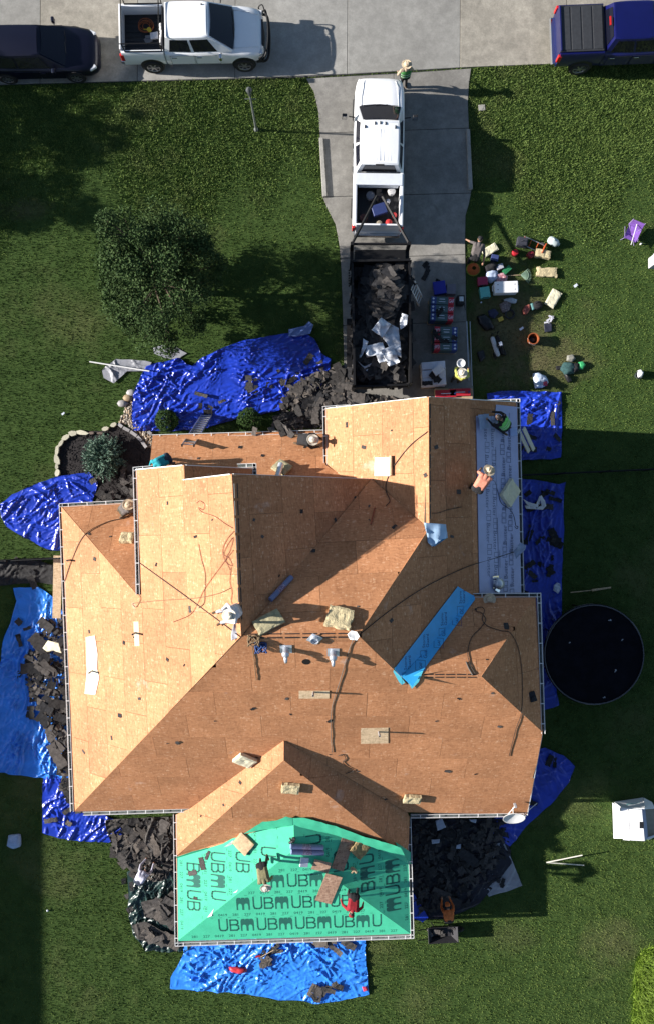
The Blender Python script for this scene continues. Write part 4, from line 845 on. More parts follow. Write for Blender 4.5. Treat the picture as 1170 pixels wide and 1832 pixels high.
# ------------------------------------------------------------------ grass blades (uncountable)
hp = lambda px, h=0: [tuple(W(x, y, h)[:2]) for x, y in px]
EXC = [hp([(-900,-900),(1900,-900),(1900,90),(1005,112),(842,122),(545,139),(0,153),(-900,175)]), hp(lE+rE[::-1]), hp(bed), hp(peb),
       hp([(150,930),(250,930),(260,870),(300,800),(600,800),(600,760),(880,760),(890,1090),(930,1100),(935,1290),(905,1420),(705,1420),(705,1520),(345,1520),(345,1410),(165,1410)])]
EXC += [hp([(c[0]*.96+sum(q[0] for q in pl)/len(pl)*.04, c[1]*.96+sum(q[1] for q in pl)/len(pl)*.04) for c in pl]) for pl in []]+[[(p[0], p[1]) for p in pl] for pl, _ in TARPS]
def blades(name, n, xr, yr, hmin, hmax, wmin, wmax, mat, label, cond=None, cat='grass', lean=.6):
    x = np.random.uniform(*xr, n); y = np.random.uniform(*yr, n); keep = np.ones(n, bool)
    for pl in EXC: keep &= ~np_inpoly(x, y, pl)
    if cond is not None: keep &= cond(x, y)
    x, y = x[keep], y[keep]; n = len(x); a = np.random.uniform(0, 6.283, n); h = np.random.uniform(hmin, hmax, n); w = np.random.uniform(wmin, wmax, n); la = np.random.uniform(0, 6.283, n); ln = h*np.random.uniform(.1, lean*1.6, n)
    z0 = np.zeros(n); v = np.stack([np.stack([x-np.cos(a)*w, y-np.sin(a)*w, z0], 1), np.stack([x+np.cos(a)*w, y+np.sin(a)*w, z0], 1), np.stack([x+np.cos(la)*ln, y+np.sin(la)*ln, h], 1)], 1).reshape(-1, 3)
    me = bpy.data.meshes.new(name); me.vertices.add(n*3); me.vertices.foreach_set('co', v.astype(np.float32).ravel()); me.loops.add(n*3); me.loops.foreach_set('vertex_index', np.arange(n*3, dtype=np.int32)); me.polygons.add(n); me.polygons.foreach_set('loop_start', np.arange(0, n*3, 3, dtype=np.int32)); me.materials.append(mat); me.update(calc_edges=True)
    return tag(link(bpy.data.objects.new(name, me)), label, cat, kind='stuff')
blades('lawn_grass', 520000, (-14.6,14.6), (-22.2,18.2), .034, .074, .008, .016, BLADE, 'short mown lawn grass round the house', lean=.38)
blades('verge_grass', 170000, (-14.6,14.6), (9.0,18.2), .05, .105, .010, .020, VERGE, 'longer rough grass along the street verge', lambda x, y: np.random.random(len(x)) < np.clip((y-11.5+1.2*np.sin(x*.8)+.8*np.sin(x*2.3+1))/2.5, 0, 1))
tg = hp([(1136,1720),(1148,1700),(1175,1688),(1180,1832),(1160,1840),(1128,1845),(1132,1780)]); blades('tall_grass', 16000, (11.6,13.8), (-22,-17.2), .18, .5, .012, .022, TALL, 'tall yellow green grass at the lower right corner', lambda x, y: np_inpoly(x, y, tg), lean=.9)
# ------------------------------------------------------------------ vehicles (local frame: x forward, y left, z up)
def ring(x, w, zb, zt, r=.12, crown=.03, tuck=.06):
    """cross-section of a car body: 14 points"""
    return [Vector((x, s*a, z)) for s, a, z in ((1,w-tuck,zb),(1,w-.015,zb+.10),(1,w,(zb+zt)*.5),(1,w-.012,zt-r),(1,w-r*.35,zt-r*.3),(1,w-r,zt),(1,w*.45,zt+crown),(-1,w*.45,zt+crown),(-1,w-r,zt),(-1,w-r*.35,zt-r*.3),(-1,w-.012,zt-r),(-1,w,(zb+zt)*.5),(-1,w-.015,zb+.10),(-1,w-tuck,zb))]
def wheel(t, x, y, r, side, w=.25, spokes=6):
    wh = MB(); Mx = Matrix.Translation((x, y, r)) @ Matrix.Rotation(R(-90)*side, 4, 'X')
    wh.lathe([(r*.62,-w/2),(r*.93,-w/2),(r,-w*.32),(r,w*.32),(r*.93,w/2),(r*.66,w/2),(r*.62,w*.3)], 26, Mx); ty = wh.build('wheel', RUBBER, t, world=False, smooth=False)
    rim = MB(); rim.lathe([(r*.60,-w*.3),(r*.66,w*.47),(r*.60,w*.44),(r*.55,w*.2)], 24, Mx); rim.lathe([(.06,w*.2),(.075,w*.42),(.03,w*.44)], 12, Mx)
    for k in range(spokes):
        a = k*2*math.pi/spokes; m2 = Mx @ Matrix.Rotation(a, 4, 'Z') @ Matrix.Translation((r*.34, 0, w*.36)); b2 = MB(); b2.box((0,0,0), (r*.56, .055, .03)); b2.xf(m2); rim.add(b2.v, b2.f)
    rim.build('rim', RIM, ty, world=False, smooth=False)
    d = MB(); d.lathe([(r*.58,-w*.2),(r*.58,0)], 20, Mx); d.build('brake_dark', BLACK, ty, world=False)
def quad(b, p, q, r_, s, th=.012, mi=0):
    p, q, r_, s = map(Vector, (p, q, r_, s)); n = (q-p).cross(s-p).normalized()*th
    b.add([p-n, q-n, r_-n, s-n, p+n, q+n, r_+n, s+n], [(3,2,1,0),(4,5,6,7),(0,1,5,4),(1,2,6,5),(2,3,7,6),(3,0,4,7)], mi)
def lerp4(a, b_, t): return Vector(a).lerp(Vector(b_), t)
def greenhouse(t, paint, xb0, xb1, xr0, xr1, wb, wr_, zb, zr, panes, name='cab', rear_glass=True, crown=.035):
    """frustum cabin with curved roof, pillars and flush glass"""
    b = MB(); nx = 6; rings = []
    base = lambda s: [Vector((xb0, s*wb*.97, zb)), Vector((xb1, s*wb*.93, zb))]
    rows = []
    for (f, inx) in ((0,0),(.5,0),(.86,0),(.97,.0),(1.0,.05)):
        z = zb+(zr-zb)*f; x0 = xb0+(xr0-xb0)*f+inx; x1 = xb1+(xr1-xb1)*f-inx; w = wb+(wr_-wb)*f-(inx*.9)
        rg = [];
        for k in range(8): u = k/7; rg.append(Vector((x0+(x1-x0)*u, w*(1-.05*abs(2*u-1)**4), z)))
        for k in range(8): u = 1-k/7; rg.append(Vector((x0+(x1-x0)*u, -w*(1-.05*abs(2*u-1)**4), z)))
        # bow the windscreen edge forward
        rows.append(rg)
    b.loft(rows, cap=False)
    top = rows[-1]; n0 = len(b.v)
    # crowned roof as strips across
    prev = None; NS = 7
    for k in range(8):
        l_, r_ = top[k], top[15-k]
        b.v += [l_.lerp(r_, j/NS)+Vector((0,0,crown*math.sin(math.pi*j/NS)*(.6+.4*math.sin(math.pi*k/7)))) for j in range(NS+1)]
    for k in range(7):
        for j in range(NS):
            a = n0+k*(NS+1)+j; b.f.append((a, a+1, a+NS+2, a+NS+1)); b.m.append(0)
    cab = b.build(name, paint, t, world=False, smooth=True); cab.modifiers.new('es', 'EDGE_SPLIT').split_angle = R(38)
    gl = []
    def side_pt(u, f, s): x0 = xb0+(xr0-xb0)*f; x1 = xb1+(xr1-xb1)*f; w = wb+(wr_-wb)*f; return Vector((x0+(x1-x0)*u, s*(w*(1-.05*abs(2*u-1)**4)+.004), zb+(zr-zb)*f))
    for s in (1,-1):
        for (u0, u1, v0, v1) in panes:
            b = MB(); quad(b, side_pt(u0,.10,s), side_pt(u1,.10,s), side_pt(v1,.84,s), side_pt(v0,.84,s), .008); b.build('side_window', GLASS, t, world=False)
    def fr(f, v, front):
        x = (xb1+(xr1-xb1)*f) if front else (xb0+(xr0-xb0)*f); w = (wb+(wr_-wb)*f)*.95; return Vector((x, v*w, zb+(zr-zb)*f))
    b = MB(); rws = []
    for f in (.03,.25,.5,.75,.95): rws.append([fr(f, v, True)+Vector((.015+.10*(1-v*v)*(.55+.45*(1-f)), 0, .012)) for v in (-.93,-.7,-.4,0,.4,.7,.93)])
    nn = 7; b.add([p for r_ in rws for p in r_], [(i*nn+j, i*nn+j+1, (i+1)*nn+j+1, (i+1)*nn+j) for i in range(4) for j in range(6)]); ws = b.build('windscreen', GLASS, t, world=False, smooth=True)
    b = MB();
    for y0 in (-.35*wb, .2*wb): a = fr(.05, y0/wb, True)+Vector((.11,0,.03)); c = fr(.10, y0/wb+.55, True)+Vector((.10,0,.03)); b.tube([a, c], .010, 4)
    b.build('wiper', BLACK, ws, world=False)
    if rear_glass:
        b = MB(); quad(b, fr(.22,-.82,False)-Vector((.01,0,0)), fr(.22,.82,False)-Vector((.01,0,0)), fr(.88,.78,False)-Vector((.01,0,0)), fr(.88,-.78,False)-Vector((.01,0,0)), .01); b.build('rear_window', GLASS, t, world=False)
    return cab
def mirror(t, paint, x, y, z, s, out=.22, big=False):
    b = MB(); b.tube([(x, s*y, z), (x+.02, s*(y+out*.6), z+.03)], .022, 6); k = 1.5 if big else 1.0
    o = b.build('mirror_arm', BLACK, t, world=False); h = MB(); h.box((x-.02, s*(y+out), z+.06*k), (.11, .19, .22*k)); h.build('mirror_housing', paint, o, world=False, bevel=.03)
    g_ = MB(); g_.box((x-.079, s*(y+out), z+.06*k), (.01, .15, .18*k)); g_.build('mirror_glass', CHROME, o, world=False)
def pickup(name, label, loc, rz, paint, D, extras):
    t = thing(name, label, 'pickup truck', loc, rz); w = D['w']; hz = D['hood']; bz = D['bed']
    xn, xw, xf, xr_, xb, xt = D['nose'], D['cowl'], D['rooff'], D['roofr'], D['bedf'], D['tail']; zb = .48
    # cab lower body and bonnet
    b = MB(); st = [(xb+.02, w-.03, zb, bz-.10), (xb+.10, w, zb, bz-.08), (xw-.5, w, zb, bz-.06), (xw-.02, w, zb, hz+.03), (xw+.35, w-.005, zb+.05, hz+.01), (xn-.55, w-.02, zb+.06, hz-.04), (xn-.22, w-.07, zb+.08, hz-.10), (xn-.06, w-.19, zb+.10, hz-.20), (xn, w-.30, zb+.14, hz-.32)]
    b.loft([ring(x, ww, z0, z1, .14, .035) for x, ww, z0, z1 in st]); body = b.build('body', paint, t, world=False, smooth=True); body.modifiers.new('es', 'EDGE_SPLIT').split_angle = R(50)
    # bonnet panel lines and creases
    for s in (1,-1): b = MB(); b.tube([(xw+.02, s*(w-.25), hz+.05), (xn-.5, s*(w-.30), hz-.005), (xn-.18, s*(w-.38), hz-.09)], .012, 5); b.build('bonnet_crease', paint, body, world=False, smooth=True)
    sl_ = MB(); sl_.tube([(xw+.09, -(w-.22), hz+.035), (xw+.13, 0, hz+.075), (xw+.09, w-.22, hz+.035)], .008, 4); sl_.build('cowl_gap', BLACK, body, world=False)
    cab = greenhouse(t, paint, xb+.03, xw+.05, xr_, xf, w-.055, D['roofw'], bz-.13, D['roof'], D['panes'])
    # doors as shut lines with handles
    ym = w+.002
    for s in (1,-1):
        for (x0, x1) in D['doors']:
            d = MB(); quad(d, (x0, s*(w-.004), zb+.14), (x1, s*(w-.004), zb+.14), (x1, s*(w-.010), bz-.20), (x0, s*(w-.010), bz-.20), .010); dd = d.build('door', paint, t, world=False, bevel=.01); sl_ = MB(); sl_.tube([(x0, s*(w+.004), zb+.14), (x0, s*(w+.0), bz-.2), (x1, s*(w+.0), bz-.2), (x1, s*(w+.004), zb+.14), (x0, s*(w+.004), zb+.14)], .007, 4); sl_.build('shut_line', BLACK, dd, world=False)
            h = MB(); h.box((x0+.16, s*(w+.022), bz-.30), (.20, .03, .045)); h.build('handle', CHROME if D.get('chrome') else BLACK, dd, world=False, bevel=.01)
    # load bed: two sides, front wall, floor, tailgate
    for s in (1,-1):
        sd = MB(); sd.loft([[Vector((x, s*(w-dy), z)) for dy, z in ((.16,bz-.05),(.15,bz),(.10,bz+.02),(.04,bz+.005),(.005,bz-.06),(.0,(zb+bz)/2),(.02,zb+.12),(.06,zb+.04),(.13,zb+.06),(.15,.80))] for x in (xb-.01, xb-.6, xt+.6, xt+.12, xt+.03)]); sd.build('bed_side', paint, t, world=False, smooth=True).modifiers.new('es', 'EDGE_SPLIT').split_angle = R(40)
    b = MB(); b.box(((xb+xt)/2, 0, .82), (xb-xt-.08, 2*w-.28, .06)); b.box((xb-.02, 0, 1.1), (.05, 2*w-.30, bz-.78)); bedm = D.get('bedmat', BLACK); fl = b.build('bed_floor', bedm, t, world=False)
    rb = MB()
    for k in range(9): rb.box(((xb+xt)/2, -w+.28+k*(2*w-.56)/8, .858), (xb-xt-.2, .07, .018))
    rb.build('bed_rib', bedm, fl, world=False)
    tg_ = MB(); tg_.box((xt+.035, 0, (bz+.62)/2+.12), (.07, 2*w-.24, bz-.56)); tg_.build('tailgate', paint, t, world=False, bevel=.02)
    bp = MB(); bp.loft([[Vector((xt-.05+dx, s_*(w-.08), z)) for dx, z in ((.10,.50),(-.05,.52),(-.10,.62),(-.05,.70),(.10,.70))] for s_ in (-1,-.6,0,.6,1)]); bp.build('rear_bumper', D.get('bumper', CHROME), t, world=False, bevel=.01)
    fb = MB(); fb.loft([[Vector((xn-.08+dx-.12*abs(s_)**2, s_*(w-.10), z)) for dx, z in ((-.1,.42),(.08,.46),(.12,.60),(.06,.72),(-.1,.72))] for s_ in (-1,-.7,-.3,0,.3,.7,1)]); fb.build('front_bumper', D.get('fbumper', CHROME), t, world=False, smooth=False)
    gr = MB(); gr.box((xn-.025, 0, .88), (.06, 1.0, .30)); gr.build('grille', BLACK, t, world=False, bevel=.02)
    for s in (1,-1):
        h = MB(); h.box((xn-.13, s*(w-.27), .90), (.16, .30, .22), Matrix.Rotation(-s*.35, 3, 'Z')); h.build('headlight', CLEARL, t, world=False, bevel=.03)
        h = MB(); h.box((xt+.035, s*(w-.045), bz-.28), (.16, .12, .40)); h.build('taillight', REDL, t, world=False, bevel=.03)
        for x in D['axles']:
            a = MB(); a.lathe([(.47,-.02),(.47,.02)], 26, Matrix.Translation((x, s*(w-.02), .50)) @ Matrix.Rotation(R(-90)*s, 4, 'X')); a.build('wheel_arch', BLACK, t, world=False)
            wheel(t, x, s*(w-.09), .40, s, .27)
        mirror(t, D.get('mirrorm', paint), xw-.40, w-.02, bz-.08, s, D.get('mout', .2), D.get('mbig', False))
    ch = MB(); ch.box(((xn+xt)/2, 0, .52), (xn-xt-.5, 1.1, .14)); ch.build('chassis', BLACK, t, world=False)
    if extras: extras(t)
    return t
# --- white pickup on the street with ladder rack and brush guard
def ex_chev(t):
    rk = MB(); z = 2.02
    for x in (-2.62, -1.18):
        for s in (1,-1): rk.tube([(x, s*.93, 1.38), (x, s*.97, z)], .022, 6)
        rk.tube([(x, -.97, z), (x, .97, z)], .022, 6)
    for s in (1,-1):
        rk.tube([(-2.7, s*.97, z), (-1.1, s*.97, z)], .022, 6); rk.tube([(-2.62, s*.95, 1.75), (-2.35, s*.97, z)], .015, 5); rk.tube([(-2.62, s*.93, 1.42), (-1.18, s*.93, 1.42)], .025, 6)
    rk.build('ladder_rack', STEELBLK, t, world=False)
    gd = MB(); gd.tube(smooth_path([(2.62,-.96,.62),(2.82,-.86,.98),(2.90,-.45,1.04),(2.92,0,1.05),(2.90,.45,1.04),(2.82,.86,.98),(2.62,.96,.62)]), .035, 7); gd.tube(smooth_path([(2.65,-.95,.58),(2.88,-.8,.62),(2.95,0,.64),(2.88,.8,.62),(2.65,.95,.58)]), .05, 7)
    for y in (-.35,.35): gd.tube([(2.93,y,.55),(2.93,y,1.05)], .03, 6)
    for s in (1,-1): gd.tube(smooth_path([(2.86,s*.60,1.0),(2.72,s*.98,1.12),(2.55,s*1.0,.9),(2.72,s*.96,.62)]), .025, 6)
    gd.build('brush_guard', STEELBLK, t, world=False)
    a = MB(); a.tube([(.9,.82,1.3),(.85,.86,1.9)], .006, 4); a.build('aerial', BLACK, t, world=False)
    b = MB(); b.box((-1.02,0,1.72), (.04,.5,.05)); b.build('brake_light', BLACK, t, world=False)
    b = MB(); b.box((.45,.55,1.925), (.06,.04,.03)); b.build('roof_antenna', BLACK, t, world=False)
t1 = pickup('pickup_truck', 'white crew cab pickup with black ladder rack and brush guard parked on the street', (-5.23, 18.86, .045), R(1.0), P_WHITE,
 dict(w=1.0, hood=1.17, bed=1.38, nose=2.72, cowl=1.50, rooff=.66, roofr=-.98, bedf=-1.14, tail=-2.82, roof=1.90, roofw=.70, axles=(1.92,-1.72), doors=((-.92,.02),(.06,1.02)), panes=((.07,.40,.10,.47),(.45,.80,.52,.90)), chrome=True, fbumper=BLACK, bumper=CHROME, mirrorm=CHROME), ex_chev)
# --- white pickup on the driveway hitched to the trailer
def ex_ram(t):
    tb = MB(); tb.box((-1.16,0,1.47), (.46,1.84,.10)); tb.box((-1.16,0,1.28), (.40,1.55,.30)); tb.build('tool_box', M('white_toolbox', (.66,.70,.76), .35, .06, 6), t, world=False, bevel=.02)
    for k, (dx, y) in enumerate(((-.10,-.58),(.03,-.2),(.05,0),(.03,.2),(-.10,.58))):
        b = MB(); b.loft([[Vector((.74+dx-.06, y-.03, 1.965)), Vector((.74+dx+.08, y-.02, 1.965)), Vector((.74+dx+.08, y+.02, 1.965)), Vector((.74+dx-.06, y+.03, 1.965))], [Vector((.74+dx-.05, y-.02, 2.01)), Vector((.74+dx+.02, y-.015, 2.01)), Vector((.74+dx+.02, y+.015, 2.01)), Vector((.74+dx-.05, y+.02, 2.01))]]); b.build('cab_marker_light', BLACK, t, world=False)
    b = MB(); b.box((-.80,0,1.945), (.07,.32,.04)); b.build('brake_light', BLACK, t, world=False, bevel=.01)
    for k in range(7): b = MB(); b.box((-.05,-.42+k*.14,1.992-.02*abs(k-3)/3), (1.2,.018,.012)); b.build('roof_rib', P_WHITE, t, world=False)
t2 = pickup('pickup_truck', 'white crew cab pickup on the driveway hitched to the black dump trailer', (2.02, 14.06, .045), R(89.0), P_WHITE,
 dict(w=.985, hood=1.30, bed=1.45, nose=3.0, cowl=1.68, rooff=.86, roofr=-.78, bedf=-.88, tail=-2.98, roof=1.96, roofw=.74, axles=(2.05,-1.9), doors=((-.80,.06),(.10,1.18)), panes=((.06,.40,.10,.46),(.45,.82,.50,.92)), mout=.40, mbig=True, mirrorm=BLACK, fbumper=P_WHITE), ex_ram)
# --- blue pickup at the right
def ex_blue(t):
    b = MB(); b.box((-2.0,0,1.47), (1.70,1.80,.05)); cv = b.build('bed_cover', M('vinyl_bed_cover', (.03,.032,.036), .6, .2, 8), t, world=False, bevel=.02)
    for k in range(4):
        b = MB(); b.box((-2.70+.42*k+.06,0,1.502), (.36,1.66,.018)); b.build('cover_panel', M('vinyl_panel', (.035,.038,.043), .6, .2, 8), cv, world=False, bevel=.008)
    b = MB(); b.box((-1.03,0,1.90), (.05,.34,.04)); b.build('brake_light', REDL, t, world=False)
t3 = pickup('pickup_truck', 'dark blue pickup with folding black bed cover parked at the upper right', (11.86, 18.84, .045), R(2.2), P_BLUE,
 dict(w=1.0, hood=1.17, bed=1.42, nose=2.85, cowl=1.50, rooff=.66, roofr=-.86, bedf=-1.10, tail=-2.86, roof=1.92, roofw=.73, axles=(1.95,-1.80), doors=((-.90,.02),(.06,1.02)), panes=((.07,.42,.11,.47),(.46,.80,.51,.90)), chrome=True), ex_blue)
# --- black sedan at the left
t = thing('sedan_car', 'black four door car partly cut off by the upper left edge', 'car', (-11.45, 18.33, .045), R(1.0)); w = .93
b = MB(); b.loft([ring(x, ww, .26, z1, .15, .04, .08) for x, ww, z1 in ((-2.42,.62,.80),(-2.36,.78,.90),(-2.2,.88,.98),(-1.7,w,1.0),(-.8,w,.98),(.4,w,.96),(1.0,w,.94),(1.6,w-.02,.86),(2.0,.86,.78),(2.25,.74,.70),(2.37,.55,.62))]); bd = b.build('body', P_BLACK, t, world=False, smooth=True); bd.modifiers.new('es', 'EDGE_SPLIT').split_angle = R(55)
greenhouse(t, P_BLACK, -2.30, 1.12, -1.95, .25, .86, .60, .92, 1.45, ((.10,.46,.22,.50),(.49,.84,.53,.92)), crown=.05)
for s in (1,-1):
    for x in (1.40,-1.36):
        a = MB(); a.lathe([(.38,-.02),(.38,.02)], 24, Matrix.Translation((x, s*(w-.02), .37)) @ Matrix.Rotation(R(-90)*s, 4, 'X')); a.build('wheel_arch', BLACK, t, world=False); wheel(t, x, s*(w-.09), .33, s, .22, 7)
    for x0, x1 in ((-.95,.02),(.06,1.0)):
        d = MB(); quad(d, (x0, s*(w-.002), .36), (x1, s*(w-.002), .36), (x1, s*(w-.012), .84), (x0, s*(w-.012), .84), .01); dd = d.build('door', P_BLACK, t, world=False, bevel=.01); h = MB(); h.box((x0+.15, s*(w+.02), .76), (.17,.03,.03)); h.build('handle', P_BLACK, dd, world=False)
    mirror(t, P_BLACK, .72, w-.06, .95, s, .15)
    h = MB(); h.box((2.12, s*.66, .66), (.30,.24,.12), Matrix.Rotation(-s*.5, 3, 'Z')); h.build('headlight', CLEARL, t, world=False, bevel=.04); h = MB(); h.box((-2.33, s*.62, .80), (.12,.34,.12)); h.build('taillight', REDL, t, world=False, bevel=.03)
b = MB(); b.box((2.33,0,.52), (.06,.7,.18)); b.build('grille', BLACK, t, world=False)
# ------------------------------------------------------------------ dump trailer
TB = [(632,470),(731,468),(733,684),(634,688)]
tl = thing('dump_trailer', 'black gooseneck dump trailer full of torn shingles on the driveway', 'trailer', W(683,580,0)); Zt = 2.05; Zf = .95
q = [W(x, y, Zt) for x, y in ((630,468),(732,466),(734,684),(634,688))]
def panel(name, a, c, z0, z1, th=.05, mats=STEELBLK):
    a, c = Vector(a), Vector(c); d = Vector((c.x-a.x, c.y-a.y, 0)); L_ = d.length; d.normalize(); b = MB(); m_ = (a+c)/2
    b.box((m_.x, m_.y, (z0+z1)/2), (L_, th, z1-z0), math.atan2(d.y, d.x)); b.box((m_.x, m_.y, z1-.03), (L_+.02, th+.03, .07), math.atan2(d.y, d.x)); o = b.build(name, mats, tl)
    n_ = int(L_/.55)
    for k in range(n_+1):
        p_ = a+(c-a)*(k/n_); nrm = Vector((-d.y, d.x, 0)); sgn = -1 if (m_-W(683,580,0)).dot(nrm) < 0 else 1; r_ = MB()
        r_.box((p_.x+nrm.x*sgn*.055, p_.y+nrm.y*sgn*.055, (z0+z1)/2), (.06,.06,z1-z0-.06), math.atan2(d.y, d.x)); r_.build('panel_stake', mats, o)
panel('side_panel', q[0], q[3], Zf, Zt); panel('side_panel', q[1], q[2], Zf, Zt); panel('front_panel', q[0], q[1], Zf, Zt+.1); panel('tailgate', q[2], q[3], Zf, Zt-.5)
b = MB(); b.prism([p[:2] for p in q], Zf-.08, Zf); b.build('bed_floor', STEELBLK, tl)
fr_ = MB(); cxm = (q[0].x+q[1].x)/2; ln_y = q[0].y
hb = Vector((2.0, 12.25, 1.62)); yk = ln_y+.72
for s, corner in ((-1, q[0]), (1, q[1])):
    cx_ = corner.x; fr_.box((cx_, ln_y+.36, 1.2), (.13,.74,.16)); fr_.box((cx_, yk, 1.55), (.13,.12,.9))
    fr_.tube([(cx_, yk, 1.95), (hb.x+s*.10, hb.y-.15, 1.95)], .05, 4)
fr_.box((cxm, yk, 1.90), (q[1].x-q[0].x, .07, .10)); fr_.tube([(hb.x, hb.y, 2.05), (hb.x, hb.y, 1.10)], .075, 8); fr_.box((hb.x, hb.y-.05, 1.95), (.22,.26,.12))
for dx in (-.55, .55): fr_.box((cxm+dx, (q[0].y+q[3].y)/2, .80), (.12, q[0].y-q[3].y, .20))
fr_.build('gooseneck_frame', STEELBLK, tl); b = MB(); b.box((cxm, ln_y+.34, 1.30), (q[1].x-q[0].x-.2, .56, .5)); b.build('hydraulic_box', STEELBLK, tl, bevel=.02)
for s, cx_ in ((-1, (q[0].x+q[3].x)/2), (1, (q[1].x+q[2].x)/2)):
    for dy in (-.45,.45):
        Mx = Matrix.Translation((cx_-s*.22, (q[0].y+q[3].y)/2-.5+dy, .38)) @ Matrix.Rotation(R(90), 4, 'Y'); b = MB(); b.lathe([(.2,-.11),(.36,-.11),(.38,-.05),(.38,.05),(.36,.11),(.2,.11)], 20, Mx); wl = b.build('wheel', RUBBER, tl); b = MB(); b.lathe([(.05,-.09),(.20,-.08),(.20,.08),(.05,.09)], 16, Mx); b.build('rim', RIM, wl)
    b = MB(); b.box((cx_+s*.08, (q[0].y+q[3].y)/2-.5, .84), (.30,1.9,.05)); b.build('mudguard', STEELBLK, tl)
for k in range(7): b = MB(); b.tube([(q[0].x-.10, ln_y-.15-k*.10, 1.5), (q[0].x-.12, ln_y-.20-k*.10, 1.5)], .03, 5); b.build('tie_hook', STEELBLK, tl)
# contents
def heap_h(x, y):
    u = (x-cxm)/1.1; v = (y-q[3].y)/(q[0].y-q[3].y); return 1.28+1.0*math.exp(-((v-.80)**2)/.05-((u-.3)**2)/.5)+.35*math.exp(-((v-.3)**2)/.06)*(1-.4*u*u)-.1*u*u
TI = [(640,476),(728,476),(730,680),(640,680)]
TIw = [(W(x, y, 1.7).x, W(x, y, 1.7).y) for x, y in TI]
def shp(px, hp_): return px
sav = W
rnn = random.Random(77)
def trailer_fill(n, ind, sz, mats, seed, region, label):
    rn = random.Random(seed); k = 0; b = MB()
    while k < n:
        x, y = rn.uniform(638,728), rn.uniform(474,684)
        if not inpoly(x, y, region): continue
        p_ = W(x, y, 1.6); z = heap_h(p_.x, p_.y)+rn.uniform(-.08,.12)
        if ind:
            o = link(bpy.data.objects.new('torn_shingle', rn.choice(SHM)[rn.choice(mats)])); s = rn.uniform(*sz); o.location = (p_.x, p_.y, z); o.rotation_euler = (rn.gauss(0,.16), rn.gauss(0,.16), rn.uniform(0,6.28)); o.scale = (s, s, 1); tag(o, ('large ' if s > (sz[0]+sz[1])/2 else 'small ')+label+(', left side' if x < 692 else ', right side'), 'shingle', 'shingles in the trailer')
        else:
            L_ = rn.uniform(*sz); Mx = Matrix.Translation((p_.x, p_.y, z-.05)) @ Matrix.Rotation(rn.uniform(0,6.28),4,'Z') @ Matrix.Rotation(rn.gauss(0,.22),4,'X') @ Matrix.Rotation(rn.gauss(0,.22),4,'Y'); vs = [Mx @ Vector((a*L_, c*L_*.6, rn.uniform(-.03,.03))) for a, c in ((-.5,-.5),(0,-.55),(.5,-.45),(.45,.5),(.05,.42),(-.5,.5))]; b.add(vs+[v-Vector((0,0,.008)) for v in vs], [(0,1,4,5),(1,2,3,4),(11,10,7,6),(10,9,8,7)]+[(i,(i+5)%6,6+(i+5)%6,6+i) for i in range(6)], rn.randrange(3))
        k += 1
    if not ind: b.build('shingle_heap', [SH[0], SH[1], SH[3]], label=label, cat='debris', kind='stuff')
trailer_fill(320, False, (.3,.8), (0,1,3), 1, TI, 'dense heap of shingle tear-off filling the black dump trailer')
trailer_fill(30, True, (.45,.95), (0,1), 2, [(650,478),(728,476),(728,575),(660,570)], 'torn shingle on the load at the front of the dump trailer')
def crumpled(name, px, hz, mat, label, cat, ang=0, amp=.06, seed=0, cell=.09, base=None, group=None, tilt=(0,0)):
    poly = [tuple(W(x, y, hz)[:2]) for x, y in px]; poly = poly if area(poly) > 0 else poly[::-1]; cx = sum(p[0] for p in poly)/len(poly); cy = sum(p[1] for p in poly)/len(poly)
    b = MB(); idx = {}; us = [p[0] for p in poly]; vs_ = [p[1] for p in poly]; u = min(us)
    while u < max(us):
        v = min(vs_)
        while v < max(vs_):
            c = cliprect(poly, u, v, u+cell, v+cell)
            if len(c) >= 3 and abs(area(c)) > 1e-5:
                f = []
                for p_ in c:
                    k = (round(p_[0],4), round(p_[1],4))
                    if k not in idx: idx[k] = len(b.v); b.v.append(Vector((p_[0], p_[1], hz+amp*fbm(p_[0]*3, p_[1]*3, seed)+amp*.6*max(0,1-3*abs(noise.noise((p_[0]*2.5, p_[1]*4, seed+4))))+tilt[0]*(p_[0]-cx)+tilt[1]*(p_[1]-cy))))
                    if idx[k] not in f: f.append(idx[k])
                if len(f) >= 3: b.f.append(tuple(f)); b.m.append(0)
            v += cell
        u += cell
    o = b.build(name, mat, smooth=True, label=label, cat=cat, group=group); s = o.modifiers.new('th', 'SOLIDIFY'); s.thickness = .008; return o
FL = M('white_flashing', (.62,.66,.72), .36, .15, 6, metal=.25)
for i, (px, hz, lab, tl_) in enumerate((
  ([(664,590),(682,568),(699,582),(684,604)], 1.98, 'pale square flashing sheet tilted on the trailer load', (.2,.1)),
  ([(684,604),(700,582),(712,588),(716,620),(718,640),(700,632),(692,615)], 1.80, 'crumpled white flashing in the middle of the trailer load', (.1,.1)),
  ([(718,561),(729,566),(727,582),(716,590),(714,578)], 1.95, 'curled white flashing against the right side of the trailer', (.5,0)),
  ([(651,620),(684,612),(690,632),(655,640)], 1.76, 'grey flashing sheet lying left of centre in the trailer', (.1,-.15)),
  ([(680,628),(702,618),(715,648),(696,656)], 1.84, 'dull grey flashing sheet at the rear of the trailer load', (-.1,.2)),
  ([(649,606),(658,612),(655,622),(645,640),(641,641),(648,620)], 1.78, 'narrow white flashing strip at the left side of the trailer', (.3,0)),
  ([(640,648),(652,656),(664,650),(656,664)], 1.6, 'bent pale flashing angle near the trailer tailgate', (0,.2)),
  ([(672,636),(684,634),(690,646),(678,650)], 1.86, 'small crumpled white foil scrap on the trailer load', (0,0)))):
    crumpled('flashing_sheet', px, hz, FL, lab, 'flashing', amp=.16, seed=i*3, cell=.06, group='flashing in the trailer', tilt=tl_)
